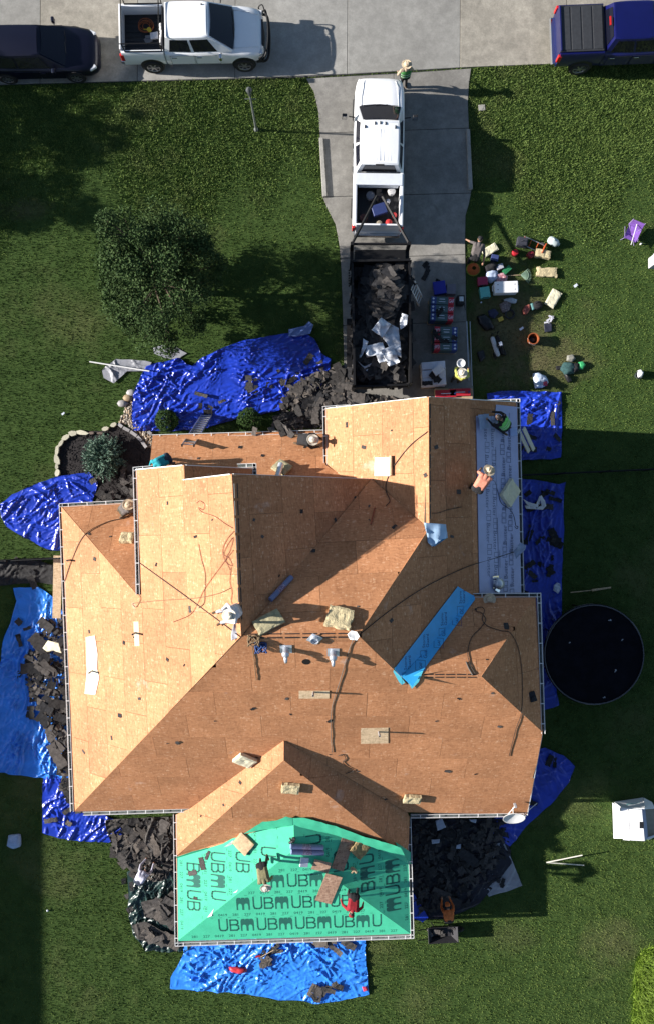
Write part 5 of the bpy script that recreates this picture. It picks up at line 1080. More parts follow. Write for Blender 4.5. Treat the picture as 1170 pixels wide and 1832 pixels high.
# things in the two pickup beds
def simple(name, mats, label, cat, fn, group=None, bevel=0, smooth=False):
    b = MB(); fn(b); return b.build(name, mats, label=label, cat=cat, group=group, bevel=bevel, smooth=smooth)
q_ = W(678,375,1.25)
simple('tool_case', plain('navy_plastic', (.03,.045,.14), .4), 'dark blue tool case lying in the bed of the driveway pickup', 'case', lambda b: (b.box(q_, (.55,.42,.16), R(18)), b.box(q_+Vector((-.05,-.20,.02)), (.16,.05,.05), R(18))), bevel=.02)
for i, (x, y, c, s, lab) in enumerate(((700,342,(.5,.5,.5),.16,'pale bundle behind the tool box'), (662,350,(.2,.2,.22),.17,'grey bucket at the left of the pickup bed'), (695,398,(.45,.03,.03),.13,'red fuel can at the right rear of the pickup bed'), (705,385,(.42,.03,.03),.10,'small red can beside the gooseneck arm'), (678,400,(.28,.24,.18),.12,'tan work glove bundle near the tailgate'), (694,360,(.55,.56,.6),.08,'small silver fitting in the pickup bed'), (650,390,(.12,.04,.03),.16,'dark red crate in the left rear of the pickup bed'))):
    p_ = W(x, y, 1.15); simple(('bucket','fuel_can','bundle')[i % 3], plain('bedstuff%d' % i, c), lab, 'tool', lambda b: (b.lathe([(s*.8,-.2),(s,.02),(s*.9,.06),(s*.3,.08)], 10, Matrix.Translation(p_)), b.box(p_+Vector((0,0,.08)), (s*1.2,.04,.04), i*.7)), 'gear in the driveway pickup bed', smooth=False)
for i, (x, y, c, lab) in enumerate(((262,48,(.30,.08,.02),'coil of orange cord in the bed of the street pickup'), )):
    p_ = W(x, y, .95); pts = [p_+Vector((math.cos(a)*(.22+.10*math.sin(a*.31)), math.sin(a)*(.20+.08*math.cos(a*.23)), .002*k)) for k, a in enumerate([j*.5 for j in range(60)])]
    simple('cord_coil', plain('orange_cord', c), lab, 'cord', lambda b: b.tube(pts, .014, 5))
p_ = W(268,54,1.0); simple('tape_measure', plain('yellow_tool', (.60,.42,.03)), 'yellow tape gun beside the orange cord in the street pickup bed', 'tool', lambda b: (b.lathe([(.09,0),(.09,.06),(.04,.07)], 12, Matrix.Translation(p_)), b.box(p_+Vector((-.12,.02,.02)), (.2,.03,.04))))
p_ = W(277,64,.95); simple('paper_sack', plain('white_sack', (.72,.72,.74)), 'white folded sack in the street pickup bed', 'sack', lambda b: (b.box(p_, (.32,.26,.08), .1), b.box(p_+Vector((.05,.02,.05)), (.2,.2,.03), .3)), bevel=.03)
p_ = W(290,62,1.0); simple('rag_bundle', plain('pale_rags', (.62,.62,.62)), 'white rags along the front of the street pickup bed', 'rags', lambda b: [b.lathe([(.02,-.1),(.09,0),(.06,.08),(.01,.1)], 8, Matrix.Translation(p_+Vector((random.uniform(-.04,.04), k*.14-.35, .02)))) for k in range(6)], smooth=True)
p_ = W(266,72,.93); simple('grey_mat', plain('grey_mat', (.16,.16,.17)), 'grey folded mat in the street pickup bed', 'mat', lambda b: (b.box(p_, (.30,.22,.05), .4), b.box(p_+Vector((.02,.12,.03)), (.26,.12,.03), .1)), bevel=.01)
# ------------------------------------------------------------------ people
def capsule(b, a, c, ra, rb, n=10):
    a, c = Vector(a), Vector(c); d = c-a; L_ = d.length
    if L_ < 1e-5: d = Vector((0,0,1)); L_ = 1e-5
    Mx = Matrix.Translation(a) @ d.to_track_quat('Z', 'Y').to_matrix().to_4x4(); pr = []
    for k in range(4): t = -math.pi/2+k*math.pi/6; pr.append((max(.001, ra*math.cos(t)), ra*math.sin(t)))
    pr.append((ra, 0)); pr.append((rb, L_))
    for k in range(1, 4): t = k*math.pi/6; pr.append((max(.001, rb*math.cos(t)), L_+rb*math.sin(t)))
    b.lathe(pr, n, Mx)
POSE = {
 'stand': dict(pel=(0,0,.95), che=(.02,0,1.28), nec=(.03,0,1.48), hea=(.07,0,1.63), kne=(.04,.11,.50), ank=(-.03,.12,.09), elb=(.02,.30,1.15), han=(.22,.24,.98)),
 'bend': dict(pel=(-.12,0,.86), che=(.20,0,1.06), nec=(.40,0,1.12), hea=(.54,0,1.08), kne=(-.02,.12,.46), ank=(-.10,.14,.09), elb=(.40,.24,.82), han=(.58,.16,.58)),
 'stoop': dict(pel=(-.14,0,.80), che=(.16,0,.92), nec=(.36,0,.86), hea=(.49,0,.76), kne=(.03,.13,.44), ank=(-.08,.15,.09), elb=(.36,.25,.55), han=(.52,.18,.28)),
 'kneel': dict(pel=(-.16,0,.45), che=(.05,0,.78), nec=(.17,0,.95), hea=(.29,0,1.06), kne=(.22,.15,.10), ank=(-.26,.15,.09), elb=(.28,.26,.62), han=(.52,.16,.34)),
 'sit': dict(pel=(-.05,0,.14), che=(-.02,0,.50), nec=(.06,0,.70), hea=(.12,0,.85), kne=(.36,.17,.38), ank=(.62,.17,.09), elb=(.12,.29,.42), han=(.36,.20,.34))}
def person(label, head_px, pose, face, shirt, trous, slope=None, z=0.0, hat=None, vest=None, cap=None, sleeves='long', arms=None, boots=LEATHER, over=None, scale=1.0):
    J = {k: Vector(v)*scale for k, v in POSE[pose].items()}
    if over: J.update({k: Vector(v)*scale for k, v in over.items()})
    fc = R(face); Rz = Matrix.Rotation(fc, 3, 'Z'); hd = Rz @ J['hea']; zr = z
    pl = PLN[slope] if slope else None
    for it in range(8):
        hp3 = W(head_px[0], head_px[1], zr+J['hea'].z); rx, ry = hp3.x-hd.x, hp3.y-hd.y
        if pl: zr = pl.c.z-(pl.n.x*(rx-pl.c.x)+pl.n.y*(ry-pl.c.y))/pl.n.z+.02
    gr = Vector((0,0,0))
    if pl: gw = Vector((-pl.n.x/pl.n.z, -pl.n.y/pl.n.z, 0)); gl_ = Rz.transposed() @ gw; gr = gl_
    def g(v): v = Vector(v); return v+Vector((0,0,gr.x*v.x+gr.y*v.y))
    t = thing('person', label, 'person', (rx, ry, zr), fc, group=None)
    B = []   # bones: a, b, ra, rb, region
    pel, che, nec, hea = J['pel'], J['che'], J['nec'], J['hea']
    up = (che-pel).normalized()
    for s in (-.09,.09): B.append((pel+Vector((0,s,0)), pel+Vector((0,s*.6,0))+up*.12, .125, .12, 'T'))
    for s in (-.08,0,.08): B.append((pel+up*.1+Vector((0,s,0)), che+Vector((0,s*1.1,0)), .118, .128, 'S'))
    B.append((che, nec.lerp(che,.3), .128, .10, 'S')); B.append((pel, pel+up*.12, .135, .13, 'T'))
    for s in (-.10,.10): B.append((che+Vector((0,s,0)), nec.lerp(che,.35)+Vector((0,s*1.3,0)), .12, .085, 'S'))
    B.append((nec.lerp(che,.2), hea.lerp(nec,.45), .062, .055, 'K')); fd = Vector((1,0,0)); hu = (hea-nec).normalized()
    fd = (fd-hu*fd.dot(hu)).normalized() if abs(fd.dot(hu)) < .95 else Vector((0,0,-1))
    if pose in ('bend','stoop'): fd = (Vector((.35,0,-1))).normalized(); hu = Vector((.9,0,.35)).normalized()
    B.append((hea-hu*.03+fd*.02, hea+hu*.05, .078, .088, 'K')); B.append((hea-hu*.07+fd*.045, hea-hu*.03+fd*.05, .045, .055, 'K'))
    B.append((hea+fd*.085, hea-hu*.025+fd*.105, .012, .016, 'K'))
    sd = fd.cross(hu)
    for s in (1,-1): B.append((hea+sd*s*.082-hu*.02, hea+sd*s*.086+hu*.015, .014, .018, 'K'))
    B.append((hea+hu*.055-fd*.02, hea+hu*.02-fd*.045, .088, .080, 'H'))
    for s in (1,-1):
        hip = pel+Vector((0,s*.10,-.02)); kn = g((J['kne'].x, s*J['kne'].y, J['kne'].z)); an = g((J['ank'].x, s*J['ank'].y, J['ank'].z))
        if s == -1 and pose in ('stand','bend','stoop'): kn = kn+Vector((.10,0,.02)); an = an+Vector((.10,0,gr.x*.10))
        B.append((hip, kn, .095, .066, 'T')); B.append((kn, an, .064, .048, 'T'))
        if pose == 'kneel': B.append((an, an+Vector((-.12,0,-.03)), .045, .04, 'B'))
        else: B.append((an+Vector((-.03,0,-.035)), an+Vector((.15,s*.02,-.045)), .045, .04, 'B'))
        sh = nec.lerp(che,.25)+Vector((0,s*.185,0)); sa = (arms or {}).get(s)
        el = Vector(sa[0])*scale if sa else Vector((J['elb'].x, s*J['elb'].y, J['elb'].z)); ha = Vector(sa[1])*scale if sa else Vector((J['han'].x, s*J['han'].y, J['han'].z))
        if pl and not sa: ha = ha+Vector((0,0,(gr.x*ha.x+gr.y*ha.y)*.7)); el = el+Vector((0,0,(gr.x*el.x+gr.y*el.y)*.4))
        B.append((sh, el, .062, .048, 'S')); B.append((el, ha, .046, .033, 'S' if sleeves == 'long' else 'K'))
        dr = (ha-el).normalized(); ac = dr.cross(Vector((0,0,1))); ac = ac.normalized() if ac.length > .1 else Vector((0,1,0)); dn = ac.cross(dr)
        pm = ha+dr*.05; B.append((ha, pm, .030, .036, 'K'))
        for k, (o_, L_) in enumerate(((-.030,.062),(-.011,.074),(.009,.070),(.028,.054))):
            f0 = pm+ac*o_+dr*.025; f1 = f0+(dr*.8-dn*.5*s*0-Vector((0,0,.45))).normalized()*L_*.55; f2 = f1+(dr*.3-Vector((0,0,.9))).normalized()*L_*.5; B.append((f0, f1, .0105, .0095, 'K')); B.append((f1, f2, .0095, .008, 'K'))
        th = ha+dr*.02-ac*s*.03; B.append((th, th+(dr-ac*s*.8).normalized()*.05, .013, .010, 'K'))
    b = MB()
    for a, c, ra, rb, rg in B: capsule(b, a, c, ra*scale, rb*scale)
    me = bpy.data.meshes.new('tmp'); me.from_pydata([tuple(p) for p in b.v], [], b.f); o = link(bpy.data.objects.new('tmp', me))
    rm = o.modifiers.new('r', 'REMESH'); rm.mode = 'VOXEL'; rm.voxel_size = .0135; sm = o.modifiers.new('s', 'SMOOTH'); sm.iterations = 3; sm.factor = .5
    dg = bpy.context.evaluated_depsgraph_get(); m2 = bpy.data.meshes.new_from_object(o.evaluated_get(dg)); bpy.data.objects.remove(o)
    m2.name = 'body'; reg = {'S': 0, 'T': 1, 'K': 2, 'H': 3, 'B': 4}
    for m in (shirt, trous, SKIN, HAIR, boots): m2.materials.append(m)
    n_ = len(m2.polygons); cen = np.empty(n_*3, np.float32); m2.polygons.foreach_get('center', cen); cen = cen.reshape(-1, 3); best = np.full(n_, 9e9); mi = np.zeros(n_, np.int32)
    for a, c, ra, rb, rg in B:
        a_, c_ = np.array(a), np.array(c); d = c_-a_; tt = np.clip(((cen-a_) @ d)/max(1e-9, d @ d), 0, 1); ds = np.linalg.norm(cen-(a_+tt[:, None]*d), axis=1)-(ra+(rb-ra)*tt)*scale
        if rg == 'H': ds -= .004
        k = ds < best; best[k] = ds[k]; mi[k] = reg[rg]
    m2.polygons.foreach_set('material_index', mi); m2.polygons.foreach_set('use_smooth', [True]*n_); m2.update()
    bo = link(bpy.data.objects.new('body', m2)); bo.parent = t
    for s in (1,-1):
        e = MB(); e.lathe([(.001,-.008),(.009,0),(.001,.008)], 8, Matrix.Translation(hea+fd*.088+sd*s*.032+hu*.012)); e.build('eye', BLACK, t, world=False, smooth=True)
    mt = MB(); mt.box(hea+fd*.097-hu*.06, (.012,.04,.008), Matrix((fd, sd, hu)).transposed()); mt.build('mouth', plain('lips', (.25,.09,.07)), t, world=False)
    Mh = Matrix.Translation(hea+hu*.05) @ Matrix((fd, hu.cross(fd), hu)).transposed().to_4x4()
    if pose in ('kneel','sit','stand'): Mh = Matrix.Translation(hea+Vector((0,0,.055))) @ Matrix.Rotation(R(12), 4, 'Y')
    elif hat: Mh = Matrix.Translation(hea+Vector((.02,0,.06))) @ Matrix.Rotation(R(30), 4, 'Y')
    if hat: straw_hat(t, Mh, hat, False)
    if cap:
        c = MB(); c.lathe([(.104,-.01),(.106,.03),(.085,.075),(.04,.092),(.001,.095)], 16, Mh); pk = [(.08*math.cos(a)+.09, .085*math.sin(a)) for a in [k*math.pi/8-math.pi/2 for k in range(9)]]; c.prism(pk, -.008, .004, Mh); c.build('cap', cap, t, world=False, smooth=False)
    if vest:
        v = MB(); rg = []
        ax = (nec-pel); sdv = Vector((0,1,0)); fv = sdv.cross(ax.normalized())
        for f, wx, wy in ((.22,.150,.215),(.4,.152,.218),(.62,.155,.228),(.80,.140,.225),(.93,.105,.17)):
            c_ = pel+ax*f; rg.append([c_+fv*math.cos(a)*wx+sdv*math.sin(a)*wy for a in [k*2*math.pi/18 for k in range(18)]])
        v.loft(rg, cap=False); vo = v.build('hi_vis_vest', vest, t, world=False, smooth=True)
        r2 = MB()
        for f0, f1, wx, wy in ((.34,.39,.157,.222),(.60,.65,.160,.233)): r2.loft([[pel+ax*f+fv*math.cos(a)*wx+sdv*math.sin(a)*wy for a in [k*2*math.pi/18 for k in range(18)]] for f in (f0, f1)], cap=False)
        r2.build('reflective_band', M('silver_band', (.6,.62,.6), .3), vo, world=False, smooth=True)
    return t
def straw_hat(t, Mh, mat, world):
    hb = MB(); prof = []
    n = 26; rings = []
    for r_, z_ in ((.098,.0),(.15,-.004),(.195,.004),(.205,.012),(.195,.010),(.15,.004),(.104,.008),(.100,.05),(.090,.095),(.060,.115),(.02,.108)):
        rings.append([Mh @ Vector((r_*1.04*math.cos(a), r_*.97*math.sin(a), z_+(.018*math.sin(2*a)**2*(r_-.1)*8 if r_ > .12 else 0)-(.03*max(0,1-abs(math.sin(a))*2.4) if z_ > .1 else 0))) for a in [k*2*math.pi/n for k in range(n)]])
    hb.loft(rings); o = hb.build('straw_hat', mat, t, world=world, smooth=True)
    bd = MB(); bd.loft([[Mh @ Vector((r_*1.04*math.cos(a), r_*.97*math.sin(a), z_)) for a in [k*2*math.pi/n for k in range(n)]] for r_, z_ in ((.1055,.010),(.1045,.035))], cap=False); bd.build('hat_band', plain('hat_band', (.09,.06,.04)), o, world=world, smooth=True)
    return o
C_ = lambda n, c: M(n, c, .9, .25, 14, .3, 60)
LIME = C_('hi_vis_lime', (.22,.72,.16)); TEAL = C_('turquoise_cotton', (.02,.30,.36)); REDC = C_('dark_red_cotton', (.26,.012,.02)); ORNG = C_('rust_orange_cotton', (.52,.14,.035)); BLKC = C_('black_cotton', (.014,.014,.016)); GREYC = C_('grey_brown_cotton', (.12,.105,.10)); WHTC = C_('white_cotton', (.66,.67,.72)); LAV = C_('pale_lavender_cotton', (.55,.55,.66)); PINK = C_('salmon_cotton', (.62,.24,.16)); TANC = C_('tan_cotton', (.42,.34,.24)); OLIVE = C_('olive_cotton', (.20,.19,.10)); YEL = C_('yellow_green_cotton', (.50,.52,.12)); GTR = C_('pale_grey_trousers', (.40,.41,.45))
person('person in straw hat and green vest standing on the street by the white pickup bonnet', (727,117), 'stand', 100, TANC, TROUB, z=.045, hat=STRAW, vest=C_('green_vest', (.05,.22,.05)), arms={-1: ((.10,-.30,1.18),(.34,-.20,1.12))})
person('person in black cap and grey shirt bending over beside the driveway edge', (858,429), 'bend', 75, GREYC, TROUB, cap=BLKC, sleeves='short', arms={1: ((.38,.34,1.05),(.46,.48,.92)), -1: ((.05,-.36,.85),(-.15,-.40,.62))})
person('person in wide pale straw hat kneeling on the front porch roof by the garage gutter', (560,787), 'kneel', -10, BLKC, TROUB, slope='P', hat=STRAWW)
person('person in turquoise shirt bending over at the left end of the porch roof', (273,838), 'bend', 215, TEAL, DENIM, slope='P', over=dict(hea=(.50,0,.98), nec=(.38,0,1.06)), sleeves='long')
person('person in straw hat crouching beside the upper left gutter', (231,903), 'kneel', 30, GREYC, TROUG, slope='N1', hat=STRAW)
person('person in lime reflective vest kneeling on the grey blue underlayment', (892,747), 'kneel', 150, BLKC, TROUB, slope='E', vest=LIME)
person('person in straw hat and salmon shirt bending on the grey blue underlayment', (873,843), 'bend', 62, PINK, TROUB, slope='E', hat=STRAW, sleeves='short')
person('person in white shirt and pale hat sitting at the top of the left ridge', (411,1101), 'sit', 205, WHTC, GTR, slope='W', hat=STRAWW)
person('person in straw hat and olive shirt stooping on the green porch roof', (476,1586), 'bend', 285, OLIVE, TROUB, slope='PS', hat=STRAWW, vest=None)
person('person in dark red shirt stooping on the right of the green porch roof', (629,1634), 'stoop', 262, REDC, TROUB, slope='PS', cap=REDC, arms={1: ((.30,.36,.60),(.30,.40,.30)), -1: ((.30,-.36,.60),(.30,-.40,.30))}, boots=BLACK)
person('person in rust orange shirt bending over on the lawn right of the porch', (800,1621), 'bend', 97, ORNG, TROUB, cap=ORNG, over=dict(hea=(.52,0,1.02)))
person('person in pale lavender shirt stooping at the dark green tarp', (263,1552), 'stoop', 60, LAV, DENIM, z=.05)
person('person in yellow green shirt carrying a white bucket by the shingle pallets', (826,668), 'stand', 60, YEL, TROUG, z=.045, hat=STRAWW, arms={1: ((.20,.30,1.15),(.42,.16,1.18)), -1: ((.20,-.30,1.15),(.42,-.16,1.18))})
# ------------------------------------------------------------------ things lying on the roof
def imgang(px, py, p, deg):
    a = ray(px, py, p); c = ray(px+12*math.cos(R(deg)), py-12*math.sin(R(deg)), p); d = p.Mi.to_3x3() @ (c-a); return math.atan2(d.y, d.x)
def on_roof(px, py, deg, off, plane=None):
    p = PLN[plane] if plane else which(px, py); return Matrix.Translation(ray(px, py, p, off)) @ p.M.to_3x3().to_4x4() @ Matrix.Rotation(imgang(px, py, p, deg), 4, 'Z')
def foam(Mx, l, w, t, mat, label, seed, group='foam pads the roofers sit on', torn=.02, cat='foam pad'):
    b = MB(); nx, ny = 9, 8; rn = random.Random(seed); top = []; 
    def ed(i, j):
        u, v = i/nx-.5, j/ny-.5; return Vector((u*l+torn*noise.noise((u*5, v*5, seed)), v*w+torn*noise.noise((u*5, v*5, seed+9)), 0))
    for z_ in (0, t):
        for i in range(nx+1):
            for j in range(ny+1):
                q = ed(i, j); e = (i in (0, nx)) or (j in (0, ny)); dz = 0
                if z_: dz = -.035*max(0, noise.noise((q.x*7, q.y*7, seed+3)))-(.018 if e else 0)-.03*math.exp(-((q.x)**2+(q.y)**2)/.012)*(seed % 3 == 0)
                b.v.append(Vector((q.x, q.y, z_+dz)))
    N = (nx+1)*(ny+1); I = lambda i, j, k: k*N+i*(ny+1)+j
    for i in range(nx):
        for j in range(ny): b.f += [(I(i,j,1), I(i+1,j,1), I(i+1,j+1,1), I(i,j+1,1)), (I(i,j,0), I(i,j+1,0), I(i+1,j+1,0), I(i+1,j,0))]
    for i in range(nx): b.f += [(I(i,0,0), I(i+1,0,0), I(i+1,0,1), I(i,0,1)), (I(i+1,ny,0), I(i,ny,0), I(i,ny,1), I(i+1,ny,1))]
    for j in range(ny): b.f += [(I(0,j+1,0), I(0,j,0), I(0,j,1), I(0,j+1,1)), (I(nx,j,0), I(nx,j+1,0), I(nx,j+1,1), I(nx,j,1))]
    b.m = [0]*len(b.f); b.xf(Mx); o = b.build('foam_pad', mat, label=label, cat=cat, group=group); return o
for i, (x, y, l, w, t_, dg, pl, m, lab) in enumerate((
  (228,964,.46,.44,.14,0,'N1',FOAM,'small tan foam pad on the upper left hip'), (481,1114,.86,.52,.10,28,'N',FOAMD,'olive foam pad leaning at the left end of the main ridge'), (607,1107,.76,.66,.16,-12,'N',FOAM,'square torn tan foam pad above the middle of the main ridge'),
  (439,1358,.68,.52,.14,-22,'S',FOAMC,'foam pad left of the small porch gable'), (520,1408,.62,.46,.14,-4,'FS',FOAM,'foam pad just below the porch gable peak'), (737,1427,.62,.42,.15,-4,'S',FOAM,'foam pad near the eave left of the satellite dish'),
  (437,1508,.66,.58,.12,-45,'PW',M('foam_brown', (.50,.36,.22), .95, .2, 8, .5, 30),'brown foam pad at the upper left edge of the green underlayment'), (643,1517,.62,.56,.13,50,'PE',M('foam_dark_brown', (.34,.25,.12), .95, .35, 8, .5, 30),'dark brown foam pad at the right end of the loose board'), (909,882,.78,.62,.16,58,'E',FOAMC,'large cream foam pad on the grey blue underlayment'), (505,838,.58,.50,.12,-30,'P',FOAMD,'grey brown foam pad under a metal duct on the porch roof'))):
    foam(on_roof(x, y, dg, .03, pl), l, w, t_, m, lab, i*3+(1 if i in (1,6) else 0), torn=.05 if 'torn' in lab else .02)
# loose boards and patches
def board(a, c, w, t_, mat, label, cat='board', zoff=.06, pa=None, pc=None, name='osb_board'):
    A, C = (RP(*a, zoff, pa) if pa != 'G' else W(*a[:2], a[2])), (RP(*c, zoff, pc) if pc != 'G' else W(*c[:2], c[2])); d = C-A; x = d.normalized(); n = PLN[pa].n if pa in PLN else Vector((0,0,1)); y = n.cross(x).normalized(); z_ = x.cross(y)
    b = MB(); b.box((A+C)/2, (d.length, w, t_), Matrix((x, y, z_)).transposed()); return b.build(name, mat, label=label, cat=cat)
WB = osb_mat('weathered_board', (.22,.13,.09), (.36,.23,.16), (.50,.36,.26))
board((623,1501),(603,1556),.50,.015,WB,'narrow brown board beside the dark brown foam pad on the green roof',zoff=.05,pa='PE',pc='PE'); board((598,1566),(578,1614),.62,.015,WB,'wide brown board lying above the bottom rows of print on the green roof',zoff=.06,pa='PS',pc='PS'); board((560,1546),(590,1553),.46,.014,WB,'short brown board crossing left of the wide brown board',zoff=.05,pa='PS',pc='PS')
board((104,994,.5),(102,1106,.5),.33,.02,OSBP,'pale plywood board standing on edge beside the left gutter',pa='G',pc='G')
roofpoly('paper_strip', [(155,1140),(171,1137),(176,1170),(175,1196),(179,1212),(172,1243),(153,1241),(157,1200)], 'W', M('cream_felt', (.74,.69,.55), .8, .05, 6), off=.02, label='long cream paper strip stuck on the left roof slope', cat='paper')
roofpoly('paper_strip', [(240,1112),(249,1112),(251,1155),(242,1156)], 'W', M('faded_felt', (.60,.48,.34), .8, .12, 6), off=.012, label='short faded strip beside the pipe on the left slope', cat='paper')
roofpoly('patch_board', [(535,1235),(589,1235),(589,1249),(535,1249)], 'S', OSBP, off=.02, label='narrow pale patch board below the vent hole', cat='board'); roofpoly('patch_board', [(645,1302),(694,1301),(694,1329),(645,1330)], 'S', OSBP, off=.02, label='square pale patch board in the middle of the front slope', cat='board')
b = MB(); Mx = on_roof(684,835,0,.05,'CW'); b.box((0,0,.0), (.62,.62,.05)); b.xf(Mx); b.build('insulation_board', M('white_board', (.66,.62,.54), .6, .1, 5), label='white square board lying on the sunlit garage slope', cat='board')
b = MB(); b.box((0,0,0), (.66,.08,.10)); b.xf(on_roof(699,833,90,.08,'CW')); b.build('wood_block', WOOD, label='timber batten against the white square board', cat='board')
# plumbing pipes through the roof belong to the house
for x, y, h in ((561,1238,.55),(677,1309,.55),(126,1002,.35),(243,1132,.42),(166,1200,.42)):
    p_ = RP(x, y, 0); b = MB(); b.lathe([(.035,-.1),(.035,h),(.028,h),(.028,h-.1)], 10, Matrix.Translation(p_)); b.build('vent_pipe', STONEG, house)
# sheet metal vents waiting to be fitted
def metal_vent(px, py, dg, pl, label, hood):
    Mx = on_roof(px, py, dg, .02, pl); t = thing('roof_vent', label, 'roof vent', Mx.translation, group='loose metal roof vents', rot=Mx.to_euler())
    b = MB(); b.box((0,0,.004), (.36,.36,.008)); b.build('flashing_base', GALV, t, world=False)
    if hood: b = MB(); b.lathe([(.10,.0),(.095,.16),(.12,.18),(.11,.26),(.02,.30)], 14); b.build('vent_hood', GALV, t, world=False, smooth=True); b = MB(); b.tube([(0,-.06,.22),(0,-.2,.3),(0,-.28,.28)], [.06,.055,.05], 10); b.build('vent_spout', GALV, t, world=False, smooth=True)
    else: b = MB(); b.lathe([(.13,.0),(.13,.10),(.115,.10),(.115,.02)], 18); b.build('vent_collar', GALV, t, world=False); b = MB(); b.lathe([(.112,.012),(.112,.016)], 16); b.build('vent_opening', BLACK, t, world=False)
metal_vent(512,1161,0,'S','square based metal roof vent left of the vent hole',True); metal_vent(563,1143,45,'S','open round metal collar turned on its corner at the ridge',False); metal_vent(596,1167,0,'S','metal roof vent with tall spout right of the vent hole',True)
# rolls of underlayment, tools
def roll(a, c, r_, mat, label, pl, band):
    A, C = RP(*a, r_, pl), RP(*c, r_, pl); d = (C-A); Mx = Matrix.Translation(A) @ d.to_track_quat('Z','Y').to_matrix().to_4x4(); L_ = d.length; t = thing('underlayment_roll', label, 'roll', A, group='rolls of underlayment'); b = MB(); b.lathe([(r_*.35,.01),(r_*.96,0),(r_,.01),(r_,L_-.01),(r_*.96,L_),(r_*.35,L_-.01)], 16, Mx); b.build('roll', mat, t, smooth=False)
    b = MB(); b.lathe([(r_*1.015,L_*.35),(r_*1.015,L_*.62)], 16, Mx); b.build('printed_wrap', band, t)
RB = plain('roll_grey_blue', (.16,.20,.36), .5); BAND = M('roll_print', (.30,.30,.42), .5, .5, 25, c2=(.10,.03,.08))
roll((484,1073),(522,1032),.085,RB,'grey blue underlayment roll lying across the shaded valley','BE',BAND); roll((520,1514),(578,1516),.095,RB,'upper of two underlayment rolls on the green porch roof','PE',BAND); roll((521,1524),(579,1526),.095,RB,'lower of two underlayment rolls on the green porch roof','PE',BAND)
b = MB(); b.box((0,0,.04), (.30,.32,.08)); b.box((0,0,.085), (.26,.02,.012)); b.xf(on_roof(544,1542,-3,.02,'PE')); b.build('nail_carton', plain('white_carton', (.70,.74,.84)), bevel=.01, label='small white carton below the two rolls on the green roof', cat='carton')
def nailgun(Mx, label, mat=BLACK):
    t = thing('nail_gun', label, 'nail gun', Mx.translation, rot=Mx.to_euler(), group='nail guns'); b = MB(); b.lathe([(.04,0),(.05,.02),(.05,.16),(.035,.20),(.02,.24)], 10, Matrix.Rotation(R(90),4,'Y') @ Matrix.Translation((-.08,0,-.1))); b.build('gun_body', mat, t, world=False); b = MB(); b.box((.0,.08,.06), (.05,.16,.05)); b.build('grip', mat, t, world=False, bevel=.01); b = MB(); b.lathe([(.07,0),(.07,.06)], 12, Matrix.Translation((.1,.06,.0))); b.build('nail_drum', mat, t, world=False)
nailgun(on_roof(523,1505,20,.03,'PW') @ Matrix.Diagonal((1.5,1.5,1.5,1)), 'black nail gun lying beside the two rolls'); nailgun(on_roof(634,1556,120,.03,'PE'), 'small tan nail gun below the dark brown foam pad', WOOD)
crumpled('folded_underlayment', [(757,935),(798,938),(801,962),(790,965),(772,978),(764,970),(763,958)], 7.05, M('pale_blue_sheet', (.36,.52,.70), .5, .1, 5), 'folded pale blue sheet draped over the garage ridge', 'sheet', amp=.10, seed=8, tilt=(-.25,0))
crumpled('folded_underlayment', [(766,962),(799,962),(776,978)], 6.98, M('mid_blue_sheet', (.05,.30,.50), .5, .1, 5), 'blue corner of sheet hanging below the garage ridge', 'sheet', amp=.05, seed=9)
crumpled('white_rag', [(621,1135),(628,1128),(638,1130),(643,1138),(638,1145),(626,1144)], 9.02, WHT, 'knotted white rag at the right end of the main ridge', 'rag', amp=.12, seed=10, cell=.04)
crumpled('white_rag', [(420,1112),(428,1118),(436,1130),(428,1140),(415,1146),(414,1136)], 8.8, plain('grey_rag', (.42,.42,.46)), 'pale grey cloth spread at the left end of the main ridge', 'rag', amp=.07, seed=11, cell=.05)
def ropes(name, px, r_, mat, label, plane=None, off=.025, cat='rope', group='ropes and hoses on the roof'):
    P2 = smooth_path([(x, y, 0) for x, y in px], 8); b = MB(); b.tube([RP(p.x, p.y, off+.003*math.sin(i)) for i, p in enumerate(P2)], r_, 6); return b.build(name, mat, smooth=True, label=label, cat=cat, group=group)
ropes('safety_rope', [(246,1004),(340,1072),(430,1139)], .014, ROPE_B, 'straight dark rope from the left gutter to the main ridge')
ropes('safety_rope', [(234,915),(226,926),(192,934),(152,957),(130,1000),(116,1040)], .014, ROPE_B, 'dark rope over the upper left hip')
ropes('air_hose', [(642,1136),(700,1090),(760,1050),(830,1016),(880,1000),(930,984)], .013, ROPE_B, 'dark hose curving from the main ridge to the right gutter', cat='hose')
ropes('safety_rope', [(632,1142),(622,1170),(609,1215),(594,1265),(592,1310),(594,1346)], .011, ROPE_G, 'grey rope hanging down the front slope'); ropes('safety_rope', [(605,1352),(614,1350),(618,1358),(613,1364),(622,1372),(633,1378),(618,1384)], .012, ROPE_B, 'short kinked dark cord right of the porch gable')
ropes('air_hose', [(862,1086),(853,1087),(852,1094),(860,1096),(868,1108),(860,1122),(842,1142),(836,1170),(842,1192),(850,1206)], .011, ROPE_B, 'dark hose looping down the right wing to its ridge', cat='hose'); ropes('air_hose', [(862,1086),(866,1092),(862,1108),(872,1120),(895,1128),(912,1132),(926,1158),(933,1200),(934,1250),(931,1280),(922,1305),(910,1353)], .011, ROPE_B, 'long dark hose curving over the right hip to the front slope', cat='hose')
